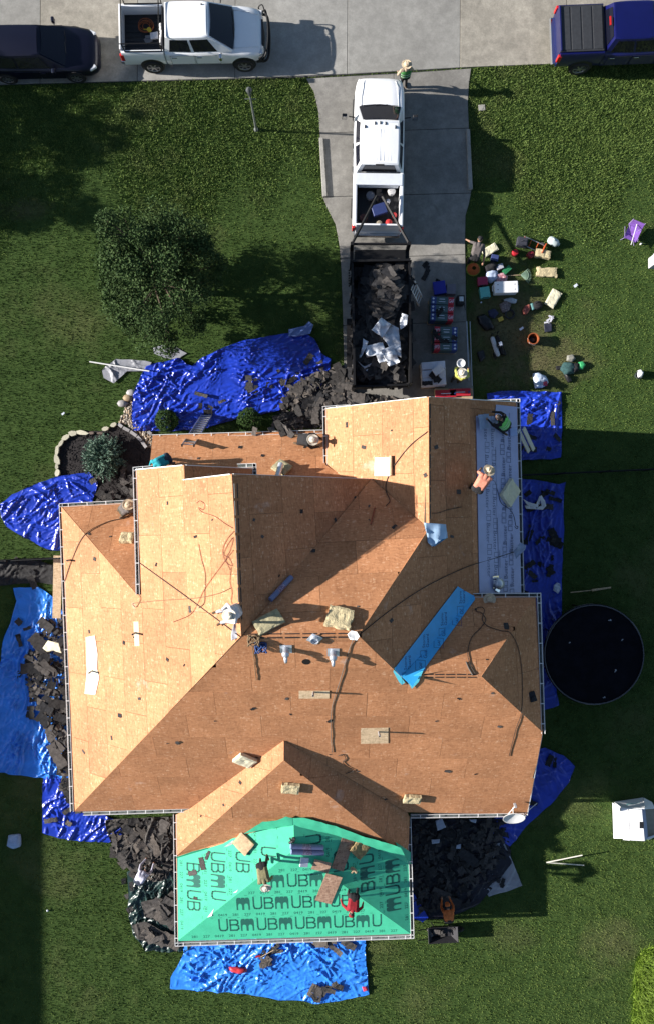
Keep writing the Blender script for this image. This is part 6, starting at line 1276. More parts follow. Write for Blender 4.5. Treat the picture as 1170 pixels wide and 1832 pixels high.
ropes('air_hose', [(352,900),(358,896),(366,902),(364,912),(356,908),(362,916),(385,924),(402,936),(417,945)], .007, ROPE_R, 'thin red hose loop on the upper left slope', cat='hose'); ropes('air_hose', [(419,950),(406,966),(399,985),(404,1005),(416,1012),(410,998),(401,992),(408,974),(418,962),(412,985),(405,1000),(412,1020)], .008, ROPE_R, 'tangled red hose along the left ridge', cat='hose')
ropes('air_hose', [(356,974),(361,1000),(368,1028),(367,1060),(366,1078),(356,1088)], .009, ROPE_B, 'thin dark cord winding down the left slope'); ropes('air_hose', [(418,984),(392,1018),(366,1055),(352,1084),(340,1100),(310,1113)], .007, ROPE_R, 'red hose running down from the left ridge', cat='hose'); ropes('safety_rope', [(248,1060),(252,1072),(244,1086),(238,1080),(250,1078),(290,1074),(350,1070),(390,1062),(413,1052)], .010, ROPE_T, 'thin tan rope from the left gutter end to the ridge')
ropes('air_hose', [(414,1015),(412,1040),(416,1060),(414,1075),(420,1090),(418,1100)], .008, ROPE_R, 'red hose hanging beside the sitting person', cat='hose')
ropes('air_hose', [(764,772),(735,795),(708,828),(692,858),(690,878),(697,895),(690,905)], .013, ROPE_B, 'dark hose arching over the sunlit garage slope', cat='hose'); ropes('air_hose', [(884,860),(890,880),(896,900),(912,912),(919,925),(922,940),(926,942),(924,946),(920,942)], .011, ROPE_B, 'dark cord from the salmon shirt person along the underlayment', cat='hose'); ropes('safety_rope', [(772,918),(785,917),(800,912),(825,907)], .010, ROPE_B, 'short dark wire beside the garage ridge')
ropes('safety_rope', [(452,1158),(455,1180),(457,1200),(459,1217)], .013, ROPE_T, 'short tan rope end hanging below the rope bundle'); 
for nm, mat, cx, cy, lab in (('rope_bundle', ROPE_T, 455, 1146, 'tangled brown rope bundle at the left end of the main ridge'), ('rope_bundle', plain('blue_webbing', (.02,.06,.20)), 467, 1158, 'blue webbing harness beside the brown rope bundle')):
    c = RP(cx, cy, .05, 'S'); rn = random.Random(cx); pts = [c+Vector((.17*math.cos(a*1.7+rn.random()), .16*math.sin(a*2.3+rn.random()), .05+.05*math.sin(a*3.1))) for a in [k*.45 for k in range(34)]]; b = MB(); b.tube(smooth_path(pts, 4), .022, 6); b.build(nm, mat, smooth=True, label=lab, cat='rope', group='rope bundles')
ropes('pry_bar', [(670,908),(666,925),(663,938)], .022, plain('rust_red_steel', (.28,.07,.03)), 'rusty red pry bar in the shaded valley', cat='tool', group=None)
ropes('pry_bar', [(833,1184),(838,1196),(845,1208)], .02, plain('bar_steel', (.10,.09,.08)), 'dark pry bar on the right wing ridge', cat='tool', group=None)
b = MB(); p_ = RP(952,1246,.05); b.box(p_, (.22,.34,.10), .3); b.box(p_+Vector((.02,-.05,.07)), (.12,.12,.06), .8); b.build('tool_pouch', BLACK, bevel=.02, label='black tool pouch beside the right wing gutter', cat='tool pouch')
hx = thing('straw_hat', 'tan straw hat lying by itself on the right wing gutter', 'hat', W(875,1072,5.95)); straw_hat(hx, Matrix.Translation(W(875,1072,5.98)), STRAW, True)
# metal duct on the porch pad, turbine piece, bag and carton at the right gutter
b = MB(); A = RP(497,852,.22,'P'); C = RP(503,830,.26,'P'); b.tube([A, A.lerp(C,.5), C], [.10,.10,.10], 16, cap=False); b.tube([A, C], [.09,.09], 16); b.build('metal_duct', GALV, smooth=True, label='short pale metal duct lying on the porch roof foam pad', cat='duct')
Mx = on_roof(888,1044,0,.04,'E'); t = thing('turbine_vent', 'bent silver turbine vent on the lower end of the grey blue underlayment', 'roof vent', Mx.translation, rot=Mx.to_euler())
b = MB(); b.lathe([(.16,0),(.17,.05),(.20,.12),(.17,.20),(.06,.25)], 16); b.build('vent_head', GALV, t, world=False, smooth=True)
for (x, y, l, w, a) in ((-.14,.22,.30,.09,.1),(-.20,-.02,.09,.3,.2),(-.02,-.22,.22,.10,-.4)): b = MB(); b.box((x, y, .06), (l, w, .015), Matrix.Rotation(a, 3, 'Z') @ Matrix.Rotation(.2, 3, 'X')); b.build('bent_flashing', CHROME, t, world=False, bevel=.004)
crumpled('plastic_bag', [(918,985),(930,970),(940,976),(938,984),(928,994),(922,1000)], 4.75, M('grey_poly_bag', (.30,.36,.48), .4, .2, 6), 'grey plastic bag caught on the right gutter', 'bag', amp=.10, seed=14, cell=.05)
b = MB(); p_ = W(917,773,4.62); b.box(p_, (.24,.28,.22), .05); b.box(p_+Vector((0,0,.115)), (.20,.03,.01)); b.build('carton', plain('pale_blue_carton', (.46,.56,.80)), bevel=.012, label='pale blue carton by the upper right gutter', cat='carton')
b = MB(); a, c = W(932,768,4.45), W(950,806,2.6); d = (c-a); 
for o_ in (-.10,.08): b.box((a+c)/2+Vector((o_,o_*.4,0)), (d.length,.14,.05), (d.to_track_quat('X','Z').to_matrix()))
b.build('batten_bundle', WOODW, label='bundle of pale boards leaning against the upper right gutter', cat='boards')
crumpled('white_strap', [(934,892),(944,898),(958,902),(964,888),(968,886),(974,896),(976,905),(970,912),(940,910),(938,905),(958,907),(968,905),(966,895),(960,908),(944,906)], .22, WHT, 'white plastic strap lying on the long blue tarp', 'strap', amp=.05, seed=15, cell=.05)
crumpled('plastic_bag', [(990,1046),(995,1042),(1001,1044),(1002,1054),(997,1062),(988,1056)], .25, M('clear_bag', (.45,.50,.60), .35, .15, 5), 'small clear plastic bag on the long blue tarp', 'bag', amp=.12, seed=16, cell=.04)
for i, (px, lab) in enumerate((([(778,1468),(790,1464),(797,1480),(782,1486)],'largest'), ([(771,1502),(786,1501),(785,1508),(772,1510)],'toothed'), ([(838,1466),(852,1466),(850,1472),(842,1470)],'small'), ([(816,1512),(824,1510),(823,1518),(815,1518)],'tiny square'))):
    crumpled('paper_scrap', px, .32, plain('pale_scrap', (.40,.45,.55)), lab+' pale scrap in the dark debris right of the porch', 'scrap', amp=.04, seed=i, cell=.06, group='pale scraps in the dark debris')
crumpled('cardboard_piece', [(76,1160),(86,1146),(107,1150),(112,1168),(98,1164),(84,1166)], .65, FOAMC, 'cream curved cardboard piece on the shingle heap at the left eave', 'cardboard', amp=.06, seed=17, cell=.06, tilt=(.2,0))
# satellite dish
t = thing('satellite_dish', 'white satellite dish on the lower right eave corner', 'satellite dish', W(920,1448,2.6)); q = W(919,1464,3.0); Mx = Matrix.Translation(q) @ Matrix.Rotation(R(42), 4, 'X') @ Matrix.Diagonal((1.0,.92,1,1))
b = MB(); b.lathe([(.001,-.085),(.15,-.072),(.28,-.04),(.38,.0),(.41,.018),(.415,.010),(.39,-.015),(.28,-.06),(.15,-.092),(.001,-.10)], 30, Mx); b.build('reflector', M('dish_white', (.66,.66,.65), .45, .1, 5), t, smooth=True)
b = MB(); b.tube([q+Vector((0,.05,-.1)), W(917,1446,3.15), W(921,1442,3.25)], .022, 7); b.tube([q+Vector((-.25,.2,.12)), W(921,1442,3.25)], .014, 6); b.build('feed_arm', WHITE_MET, t); b = MB(); b.box(W(921,1441,3.27), (.10,.18,.09), .3); b.build('receiver', STONEG, t, bevel=.02); b = MB(); b.tube([W(918,1450,2.45), q+Vector((0,.06,-.09))], .03, 7); b.box(W(918,1449,2.5), (.3,.2,.04)); b.build('mast', STEELBLK, t); b = MB(); b.tube([W(936,1457,2.62), W(960,1437,2.35)], .016, 6); b.build('support_strut', WHITE_MET, t)
# ladders
def ladder(label, a, c, wd, n, mat):
    A, C = a, c; d = (C-A); x = d.normalized(); sd = x.cross(Vector((0,0,1))).normalized(); t = thing('ladder', label, 'ladder', A); 
    for s in (-.5,.5): b = MB(); nn = sd.cross(x); b.box((A+C)/2+sd*s*wd, (d.length,.035,.075), Matrix((x, sd, x.cross(sd))).transposed()); b.build('rail', mat, t); b = MB(); b.box(C+sd*s*wd, (.06,.05,.09), Matrix((x, sd, x.cross(sd))).transposed()); b.build('end_cap', BLACK, t)
    for k in range(n): b = MB(); p_ = A+d*(k+.5)/n; b.tube([p_-sd*wd/2, p_+sd*wd/2], .024, 6); b.build('rung', mat, t)
ladder('aluminium extension ladder leaning on the porch gutter between the round shrubs', W(371,742,.05), W(337,797,4.35), .42, 15, ALU)
ladder('pale ladder leaning against the right side of the dump trailer', W(752,540,.1), W(736,508,1.9), .36, 6, WHITE_MET)
b = MB(); b.tube([W(161,647,.25), W(268,664,.32)], .028, 8); b.build('white_pole', WHITE_MET, label='long white pole lying over the silver sheet', cat='pole')
# ------------------------------------------------------------------ pallets of shingle bundles by the trailer
RED_W = plain('red_wrap', (.42,.02,.035), .4); GRN_W = plain('green_grey_wrap', (.06,.11,.115), .4); NAVY_W = plain('navy_wrap', (.035,.06,.22), .4); WHITE_W = plain('white_wrap', (.66,.70,.80), .4)
def bundle(loc, rz, style, label, flip=False, L_=.95, w_=.30, h_=.085):
    t = thing('shingle_bundle', label, 'shingle bundle', loc, rz, 'wrapped shingle bundles on the driveway')
    b = MB(); b.box((0,0,h_/2), (L_,w_,h_)); b.build('wrapper', {'g': GRN_W, 'w': WHITE_W, 'r': RED_W}[style], t, world=False, bevel=.02)
    if style == 'g':
        b = MB(); b.box((L_*.36,0,h_/2+.001), (L_*.26,w_+.004,h_+.004)); rd = b.build('red_band', RED_W, t, world=False, bevel=.02)
        v, f = text_mesh('GAF', .20); b = MB(); b.add([Vector((L_*.26+p[1]*.0+p[0]*.55, p[1]-.07, h_+.008)) for p in v], f); b.build('printed_name', WHITE_W, rd, world=False)
        b = MB(); b.box((-L_*.36,0,h_/2+.001), (L_*.24,w_+.004,h_+.004)); nv = b.build('navy_band', NAVY_W, t, world=False, bevel=.02)
        for k in range(2): b = MB(); b.prism([(-L_*.38, -.07+k*.14-.05), (-L_*.38+.05, -.07+k*.14), (-L_*.38, -.07+k*.14+.05), (-L_*.38-.05, -.07+k*.14)], h_+.004, h_+.008); b.build('diamond_mark', WHITE_W, nv, world=False)
        b = MB(); b.box((-.02,.06,h_+.004), (.22,.025,.004)); b.box((-.02,-.04,h_+.004), (.26,.02,.004)); b.build('printed_line', WHITE_W, t, world=False)
    elif style == 'r':
        b = MB(); b.prism([(.36,-.05),(.41,0),(.36,.05),(.31,0)], h_+.003, h_+.007); b.build('diamond_mark', NAVY_W, t, world=False); b = MB(); b.box((0,0,h_+.003), (.4,.03,.004)); b.build('printed_line', WHITE_W, t, world=False)
    return t
def pallet_stack(cx, cy, hz, rz, lab, layers, styles, flip):
    c = W(cx, cy, hz); base = .06
    t = thing('pallet', 'wooden pallet under the '+lab, 'pallet', (c.x, c.y, base-.015), rz, 'pallets on the driveway')
    for k in range(5): b = MB(); b.box((-.42+k*.21,0,.10), (.10,.98,.02)); b.build('deck_board', WOOD, t, world=False)
    for k in (-.42,0,.42): b = MB(); b.box((0,k,.05), (.98,.09,.08)); b.build('bearer', WOOD, t, world=False)
    z = base+.11
    for ly in range(layers):
        for k in range(3):
            o = Vector((0, -.32+k*.32, 0)); o.rotate(Matrix.Rotation(rz, 3, 'Z')); top = ly == layers-1
            bundle((c.x+o.x+random.uniform(-.012,.012), c.y+o.y+random.uniform(-.012,.012), z), rz+(math.pi if flip else 0)+random.uniform(-.02,.02), styles, (('%s wrapped shingle bundle on top of the %s' % (('near','middle','far')[k], lab)) if top else '%s shingle bundle in the %s layer of the %s' % (('near','middle','far')[k], ('lowest','second','third','fourth','fifth','sixth')[ly], lab)))
        z += .09
    return z
pallet_stack(790,553,.75,R(-2),'upper stack beside the trailer',7,'g',False); pallet_stack(797,606,.75,R(-1),'middle stack beside the trailer',7,'g',True); zt = pallet_stack(776,668,.75,R(4),'lower stack beside the trailer',6,'w',False)
shingles([(778,535),(805,540),(800,570),(775,562)], 3, 'black shingle lying on the upper bundle stack', 'shingles on the upper stack', h_at=lambda x, y: .84, seed=31, sz=(.3,.5), mats=(3,), tilt=.03, hp=.84)
shingles([(778,588),(815,592),(812,625),(780,622)], 5, 'black shingle lying on the middle bundle stack', 'shingles on the middle stack', h_at=lambda x, y: .84, seed=32, sz=(.35,.6), mats=(3,), tilt=.03, hp=.84)
shingles([(755,650),(795,655),(785,690),(755,690)], 5, 'black shingle lying on the lower bundle stack', 'shingles on the lower stack', h_at=lambda x, y: .78, seed=33, sz=(.35,.65), mats=(3,), tilt=.03, hp=.76)
for k, (x, y) in enumerate(((797,704),(823,701))): c = W(x, y, .5+.09*k); bundle((c.x, c.y, .42), R(2), 'r', ('left','right')[k]+' red wrapped shingle bundle by the garage rake', L_=.85)
b = MB(); c = W(810,705,.2); b.box((c.x, c.y-.1, .21), (1.5,.6,.40)); b.build('packing_crate', CARD, bevel=.01, label='low cardboard crate carrying the red wrapped bundles', cat='crate')
b = MB(); c = W(783,662,.85); b.box(c, (.42,.30,.10), R(35)); b.box(c+Vector((0,0,.052)), (.36,.04,.006), R(35)); b.build('carton', plain('white_box', (.72,.74,.78)), bevel=.01, label='white carton tilted on the lower shingle stack', cat='carton')
b = MB(); c = W(785,516,.3); b.box((c.x, c.y, .22), (.42,.44,.36), .15, taper=1.1); b.box((c.x, c.y, .42), (.50,.52,.05), .15); b.build('storage_tote', plain('royal_blue_plastic', (.02,.025,.30), .4), bevel=.02, label='royal blue plastic tote above the shingle stacks', cat='tote')
b = MB(); c = W(806,518,.25); b.box((c.x, c.y, .20), (.36,.40,.30), -.03); b.box((c.x, c.y, .355), (.30,.03,.008), -.03); b.build('carton', plain('grey_carton', (.17,.16,.19)), bevel=.012, label='grey carton right of the blue tote', cat='carton')
b = MB(); c = W(824,536,.5); b.box((c.x, c.y, .30), (.28,.34,.5)); b.box((c.x, c.y, .56), (.20,.22,.03)); b.tube([(c.x+.16, c.y+.18, .1), (c.x+.17, c.y-.42, .5)], .02, 6); b.build('generator', BLACK, bevel=.02, label='black boxed generator on the driveway edge', cat='generator'); b = MB(); b.box((c.x, c.y, .60), (.17,.19,.05)); b.build('air_filter_lid', plain('pale_lid', (.50,.56,.60)), bevel=.02, label='pale square lid on the black generator', cat='lid')
c = W(823,651,1.28); b = MB(); b.lathe([(.13,-.17),(.155,.14),(.165,.15),(.165,.17),(.145,.17),(.14,.12)], 18, Matrix.Translation(c)); b.build('bucket', plain('white_bucket', (.72,.74,.76)), smooth=False, label='white bucket held by the person at the shingle pallets', cat='bucket')
b = MB(); b.tube([W(834,575,.3), W(838,680,.3)], .03, 6); b.tube([W(840,575,.3), W(844,690,.3)], .02, 6); b.build('metal_track', ALU, label='pair of thin metal tracks along the right driveway edge', cat='track')
# ------------------------------------------------------------------ gear on the right lawn
def blob(name, px, h, mat, label, cat, seed=0, group=None, h0=.02):
    """soft heap with a rounded, lumpy top over a pixel outline"""
    poly = [tuple(W(x, y, h*.4)[:2]) for x, y in px]; poly = poly if area(poly) > 0 else poly[::-1]; cx = sum(p[0] for p in poly)/len(poly); cy = sum(p[1] for p in poly)/len(poly); b = MB(); rings = []
    n = 20; pts = []
    per = [(Vector(poly[i]), Vector(poly[(i+1) % len(poly)])) for i in range(len(poly))]; tot = sum((c-a).length for a, c in per); 
    for k in range(n):
        d = tot*k/n
        for a, c in per:
            L_ = (c-a).length
            if d <= L_: pts.append(a.lerp(c, d/L_ if L_ else 0)); break
            d -= L_
    while len(pts) < n: pts.append(pts[-1])
    for f, z_ in ((.97,0),(1.02,.25),(.96,.55),(.80,.82),(.52,.95),(.2,1.0)):
        rings.append([Vector((cx+(p.x-cx)*f*(1+.10*noise.noise((p.x*6, p.y*6, seed+z_*3))), cy+(p.y-cy)*f*(1+.10*noise.noise((p.x*6, p.y*6, seed+5+z_*3))), h0+h*z_*(1+.35*noise.noise((p.x*5*f, p.y*5*f, seed+z_))))) for p in pts])
    b.loft(rings); o = b.build(name, mat, smooth=True, label=label, cat=cat, group=group); return o
# white cooler
c = W(903,516,.25); t = thing('cooler', 'large white cooler box lying on the right lawn', 'cooler', (c.x, c.y, 0), R(2)); CW_ = plain('cooler_white', (.80,.81,.82), .4, .04)
b = MB(); b.box((0,0,.20), (.92,.44,.38)); b.build('tub', CW_, t, world=False, bevel=.03); b = MB(); b.box((0,0,.435), (.95,.47,.08)); ld = b.build('lid', CW_, t, world=False, bevel=.03)
for x in (-.34,.34):
    for y in (-.1,.1): b = MB(); b.box((x,y,.478), (.05,.035,.012)); b.build('cup_recess', plain('grey_latch', (.3,.3,.32)), ld, world=False)
for s in (1,-1): b = MB(); b.tube([(s*.47,-.12,.3),(s*.52,-.10,.28),(s*.52,.10,.28),(s*.47,.12,.3)], .014, 6); b.build('handle', CW_, t, world=False)
def cooler2(px, py, l, w, h, rz, col, label):
    c = W(px, py, h*.6); t = thing('cooler', label, 'cooler', (c.x, c.y, 0), R(rz)); m = plain('cool%d' % px, col, .45); b = MB(); b.box((0,0,h*.4), (l*.94,w*.94,h*.8)); b.build('tub', m, t, world=False, bevel=.02); b = MB(); b.box((0,0,h*.88), (l,w,h*.22)); b.build('lid', plain('coollid%d' % px, tuple(min(1,x*1.25) for x in col), .45), t, world=False, bevel=.02); b = MB(); b.tube([(-l*.3,-w*.5,h*.8),(-l*.28,-w*.5,h*1.05),(l*.28,-w*.5,h*1.05),(l*.3,-w*.5,h*.8)], .014, 6); b.build('handle', BLACK, t, world=False)
cooler2(866,524,.40,.44,.30,8,(.10,.36,.32),'teal cooler just left of the white cooler'); cooler2(862,504,.40,.34,.28,6,(.26,.02,.06),'maroon cooler above the teal cooler')
# coil of orange hose in a bucket
c = W(847,480,.2); t = thing('hose_coil', 'orange hose coil with green outer loop at the driveway edge', 'hose', (c.x, c.y, 0)); OR = plain('orange_hose', (.55,.13,.03), .5)
for k in range(6): b = MB(); r_ = .10+.035*k; b.tube([(c.x+r_*math.cos(a), c.y+r_*math.sin(a)*.95, .06+.045*(5-k)*.8+.01*math.sin(a*3+k)) for a in [j*2*math.pi/24 for j in range(25)]], .018, 6); b.build('hose_loop', OR if k < 5 else plain('lime_hose', (.24,.32,.03)), t, smooth=True)
# plastic bags and cartons round the cooler
blob('plastic_bag', [(868,488),(880,480),(890,486),(888,500),(876,508),(867,498)], .22, M('pale_blue_poly', (.42,.50,.66), .35, .2, 9), 'pale blue plastic bag heap above the white cooler', 'bag', 1); blob('plastic_bag', [(884,490),(900,488),(908,496),(905,505),(888,506)], .18, M('pink_white_poly', (.55,.42,.45), .4, .5, 9, c2=(.35,.10,.12)), 'crumpled pink and white bag touching the white cooler', 'bag', 2); blob('clothes_heap', [(865,478),(880,468),(892,475),(885,486),(868,488)], .25, BLKC, 'black clothes heap below the bending person', 'clothes', 3)
blob('plastic_bag', [(900,536),(912,532),(925,536),(922,543),(905,543)], .12, M('clear_poly', (.40,.46,.52), .3, .2, 9), 'clear plastic bag below the white cooler', 'bag', 4)
b = MB(); c = W(906,483,.12); b.box((c.x, c.y, .11), (.34,.20,.18), R(42)); b.box((c.x, c.y, .203), (.24,.06,.004), R(42)); b.build('carton', plain('green_carton', (.02,.18,.07)), bevel=.012, label='dark green carton above the white cooler', cat='carton')
# leaf rake
a, c = W(902,493,.05), W(931,492,.06); t = thing('leaf_rake', 'green fan leaf rake lying beside the white cooler', 'rake', a); b = MB(); b.tube([a, c], .016, 6); b.build('handle', WOOD, t)
for k in range(11): an = -.75+k*.15; e = c+Vector((.42*math.cos(an), .42*math.sin(an)-.03, 0)); b = MB(); b.tube([c, c.lerp(e,.6)+Vector((0,0,.02)), e, e+Vector((.02*math.cos(an), .02*math.sin(an), -.04))], [.012,.014,.012,.006], 4); b.build('tine', plain('grey_green_plastic', (.20,.30,.22)), t)
b = MB(); b.tube([c+Vector((.30*math.cos(a_), .30*math.sin(a_)-.02, .025)) for a_ in [-.75+k*.15 for k in range(11)]], .012, 5); b.build('cross_brace', plain('grey_green_brace', (.20,.30,.22)), t)
def flatM(px, py, h, deg): c = W(px, py, h); return Matrix.Translation((c.x, c.y, .02)) @ Matrix.Rotation(R(deg), 4, 'Z')
foam(flatM(977,487,.1,-4), .80,.36,.14, FOAM, 'tan foam slab with torn top edge on the right lawn', 41, 'foam pads on the lawn', .06); foam(flatM(989,534,.1,60), .70,.42,.12, FOAMC, 'cream foam pad tilted beside the black backpack', 43, 'foam pads on the lawn', .01); foam(flatM(876,447,.1,30), .62,.32,.12, FOAMC, 'cream foam pad beside the bending person', 46, 'foam pads on the lawn', .01); foam(flatM(970,454,.2,-8), .60,.30,.26, FOAM, 'thick tan foam block beside the orange hand truck', 47, 'foam pads on the lawn', .03)
# hand truck with black case, red cans
c = W(955,440,.1); t = thing('hand_truck', 'orange hand truck lying on the right lawn', 'hand truck', (c.x, c.y, 0), R(-25)); OS = plain('orange_steel', (.52,.10,.03), .45)
for s in (-.17,.17): b = MB(); b.tube([(-.55,s,.14),(.35,s,.16)], .018, 6); b.build('rail', ALU, t, world=False)
for x in (-.5,-.2,.1): b = MB(); b.tube([(x,-.17,.15),(x,.17,.15)], .014, 6); b.build('cross_bar', OS, t, world=False)
b = MB(); b.box((.38,0,.20), (.03,.42,.26)); b.build('toe_plate', OS, t, world=False); 
for s in (-.2,.2): b = MB(); b.lathe([(.04,-.03),(.11,-.03),(.12,0),(.11,.03),(.04,.03)], 14, Matrix.Translation((.30,s,.12)) @ Matrix.Rotation(R(90),4,'X')); b.build('wheel', RUBBER, t, world=False)
b = MB(); c = W(933,434,.15); b.box((c.x, c.y, .16), (.42,.36,.26), R(-10)); b.box((c.x, c.y, .30), (.34,.26,.04), R(-10)); b.tube([Vector((c.x-.1, c.y+.0, .33)), Vector((c.x, c.y+.02, .38)), Vector((c.x+.1, c.y, .33))], .015, 5); b.build('tool_case', plain('charcoal_case', (.04,.042,.055)), bevel=.03, label='charcoal tool case left of the hand truck', cat='case')
for x, y, r_, lab, m in ((920,453,.13,'red round fuel can left of the hand truck',(.42,.02,.03)), (948,456,.14,'dark red bucket under the hand truck',(.22,.02,.03))):
    c = W(x, y, .1); b = MB(); b.lathe([(r_*.9,.01),(r_,.04),(r_,.2),(r_*.8,.24),(.03,.25),(.03,.29),(.01,.29)], 16, Matrix.Translation((c.x, c.y, 0))); b.tube([(c.x-r_*.6, c.y, .24),(c.x, c.y, .31),(c.x+r_*.6, c.y, .24)], .012, 5); b.build('fuel_can', plain('red%d' % x, m, .4), label=lab, cat='can')
c = W(989,432,.18); b = MB(); Mx = Matrix.Translation((c.x, c.y, .17)) @ Matrix.Rotation(R(-30),4,'Z') @ Matrix.Rotation(R(90),4,'Y'); b.lathe([(.02,-.24),(.10,-.22),(.155,-.15),(.16,0),(.155,.15),(.10,.22),(.02,.24)], 18, Mx); b.lathe([(.07,.22),(.07,.28)], 12, Mx); b.box((c.x, c.y+.02, .34), (.14,.06,.05), R(-30)); b.build('propane_tank', plain('pale_tank', (.46,.54,.54), .4), smooth=True, label='pale grey gas tank lying at the right end of the gear', cat='gas tank')
# smaller gear lower down
blob('clothes_heap', [(892,545),(903,538),(914,542),(910,556),(898,560)], .16, M('grey_pink_cloth', (.24,.20,.20), .9, .4, 14, c2=(.06,.05,.05)), 'grey jacket heap below the white cooler', 'clothes', 6); blob('shoulder_bag', [(933,556),(938,547),(947,544),(949,552),(941,563),(935,563)], .16, M('salmon_bag', (.50,.16,.11), .7, .3, 9, c2=(.18,.03,.03)), 'small salmon red bag left of the black backpack', 'bag', 7)
b = MB(); c = W(911,562,.05)
for k in range(3): b.tube([(c.x+(.15+.02*k)*math.cos(a), c.y+(.15+.02*k)*math.sin(a), .03+.03*k) for a in [j*2*math.pi/20 for j in range(21)]], .022, 6)
b.build('cable_coil', BLACK, smooth=True, label='black cable coil below the grey jacket heap', cat='cable')
c = W(961,546,.15); t = thing('backpack', 'black backpack with teal side pocket on the right lawn', 'backpack', (c.x, c.y, 0), R(15)); b = MB(); b.lathe([(.14,0),(.20,.05),(.21,.14),(.17,.22),(.08,.26)], 14, Matrix.Diagonal((1.05,.85,1,1))); b.build('main_pack', BLKC, t, world=False, smooth=True); b = MB(); b.box((-.21,0,.10), (.10,.28,.18)); b.build('side_pocket', plain('teal_cloth', (.09,.22,.22)), t, world=False, bevel=.03)
for s in (-.07,.07): b = MB(); b.tube([(.1,s,.24),(0,s*1.6,.30),(-.1,s,.25)], .016, 5); b.build('strap', BLACK, t, world=False)
for k, (x, y, a) in enumerate(((984,566,-20),(980,572,30),(976,577,10),(985,573,60))): b = MB(); c = W(x, y, .05); b.box((c.x, c.y, .045+.01*k), (.15,.06,.03), R(a)); [b.box((c.x+.10*math.cos(R(a+d)), c.y+.10*math.sin(R(a+d)), .045+.01*k), (.08,.016,.018), R(a+d)) for d in (-25,-8,8,25)]; b.build('work_glove', plain('white_glove', (.62,.62,.68)), label=('top','left','lower','right')[k]+' white work glove on the dark rag', cat='glove', group='white gloves')
crumpled('dark_rag', [(972,580),(985,578),(987,592),(974,595)], .06, plain('navy_rag', (.02,.022,.04)), 'dark navy rag below the white gloves', 'rag', amp=.04, seed=20, cell=.05)
c = W(952,607,.25); t = thing('bucket', 'rust orange plastic bucket standing on the right lawn', 'bucket', (c.x, c.y, 0)); b = MB(); b.lathe([(.17,.0),(.215,.36),(.235,.37),(.235,.39),(.20,.39),(.18,.10),(.17,.05)], 22, Matrix.Translation((c.x, c.y, .01))); b.build('tub', plain('rust_orange_plastic', (.30,.085,.03), .5), t); b = MB(); b.tube([(c.x-.23, c.y, .36),(c.x-.16, c.y-.2, .40),(c.x+.05, c.y-.27, .38),(c.x+.22, c.y-.05, .36)], .008, 5); b.build('bail_handle', ALU, t); b = MB(); b.lathe([(.15,.11),(.10,.20),(.02,.22)], 10, Matrix.Translation((c.x, c.y, .01))); b.build('tools_inside', BLACK, t)
# air compressor
c = W(890,618,.3); t = thing('air_compressor', 'black and white air compressor on the worn grass', 'compressor', (c.x, c.y, 0), R(-72)); Mx = Matrix.Translation((0,.0,.22)) @ Matrix.Rotation(R(90),4,'Y')
for s in (-.10,.10): b = MB(); b.lathe([(.02,-.42),(.08,-.38),(.095,-.3),(.095,.3),(.08,.38),(.02,.42)], 14, Matrix.Translation((0,s,.0)) @ Mx); b.build('tank', STEELBLK if s > 0 else plain('compressor_white', (.55,.56,.58), .35), t, world=False, smooth=True)
b = MB(); b.box((.02,.05,.42), (.22,.22,.20)); b.build('motor', BLACK, t, world=False, bevel=.03); b = MB(); b.box((.0,.06,.54), (.16,.13,.05)); b.build('motor_cover', WHITE_W, t, world=False, bevel=.02); b = MB(); b.tube([(-.45,-.12,.22),(-.5,-.12,.5),(-.5,.14,.5),(-.45,.12,.22)], .018, 6); b.build('handle', STEELBLK, t, world=False)
for s in (-.2,.2): b = MB(); b.lathe([(.04,-.03),(.12,-.03),(.13,0),(.12,.03),(.04,.03)], 14, Matrix.Translation((.33,s,.13)) @ Matrix.Rotation(R(90),4,'X')); b.build('wheel', RUBBER, t, world=False)
blob('plastic_bag', [(952,668),(962,666),(975,673),(981,684),(972,693),(956,695)], .26, M('blue_white_bag', (.50,.60,.74), .35, .25, 5), 'pale blue and white plastic bag near the right garage tarp', 'bag', 8); blob('red_pouch', [(969,683),(977,682),(978,690),(970,691)], .30, plain('red_pouch', (.42,.05,.10)), 'small red packet on the pale blue bag', 'packet', 9)
blob('clothes_heap', [(1001,660),(1008,648),(1022,648),(1030,656),(1026,668),(1010,671)], .22, M('dark_green_cloth', (.03,.08,.08), .9, .3, 12), 'dark green jacket heap on the right lawn', 'clothes', 10); blob('shoulder_bag', [(1014,636),(1024,634),(1029,642),(1022,648),(1013,645)], .18, M('grey_bag', (.22,.22,.19), .8, .3, 10), 'grey bag on top of the dark green jacket', 'bag', 11); blob('hard_hat', [(1034,648),(1042,646),(1047,653),(1041,662),(1033,660)], .16, plain('green_plastic', (.04,.34,.12), .4), 'green hard hat beside the dark green jacket', 'hard hat', 12); blob('boot', [(1008,668),(1016,670),(1023,682),(1016,685),(1010,676)], .15, BLACK, 'black boot below the dark green jacket', 'boot', 13); blob('tool_bag', [(1022,650),(1034,650),(1034,664),(1024,668)], .2, BLKC, 'black tool bag between green jacket and hard hat', 'bag', 14)
c = W(1142,671,.15); b = MB(); b.lathe([(.13,0),(.16,.22),(.15,.22),(.12,.03)], 16, Matrix.Translation((c.x, c.y, 0))); b.build('planter', plain('dark_planter', (.04,.055,.045)), label='dark bin holding a white bag at the far right lawn', cat='bin'); blob('plastic_bag', [(1138,668),(1142,661),(1150,667),(1146,676),(1139,676)], .34, WHT, 'white bag inside the dark bin at the far right', 'bag', 15)
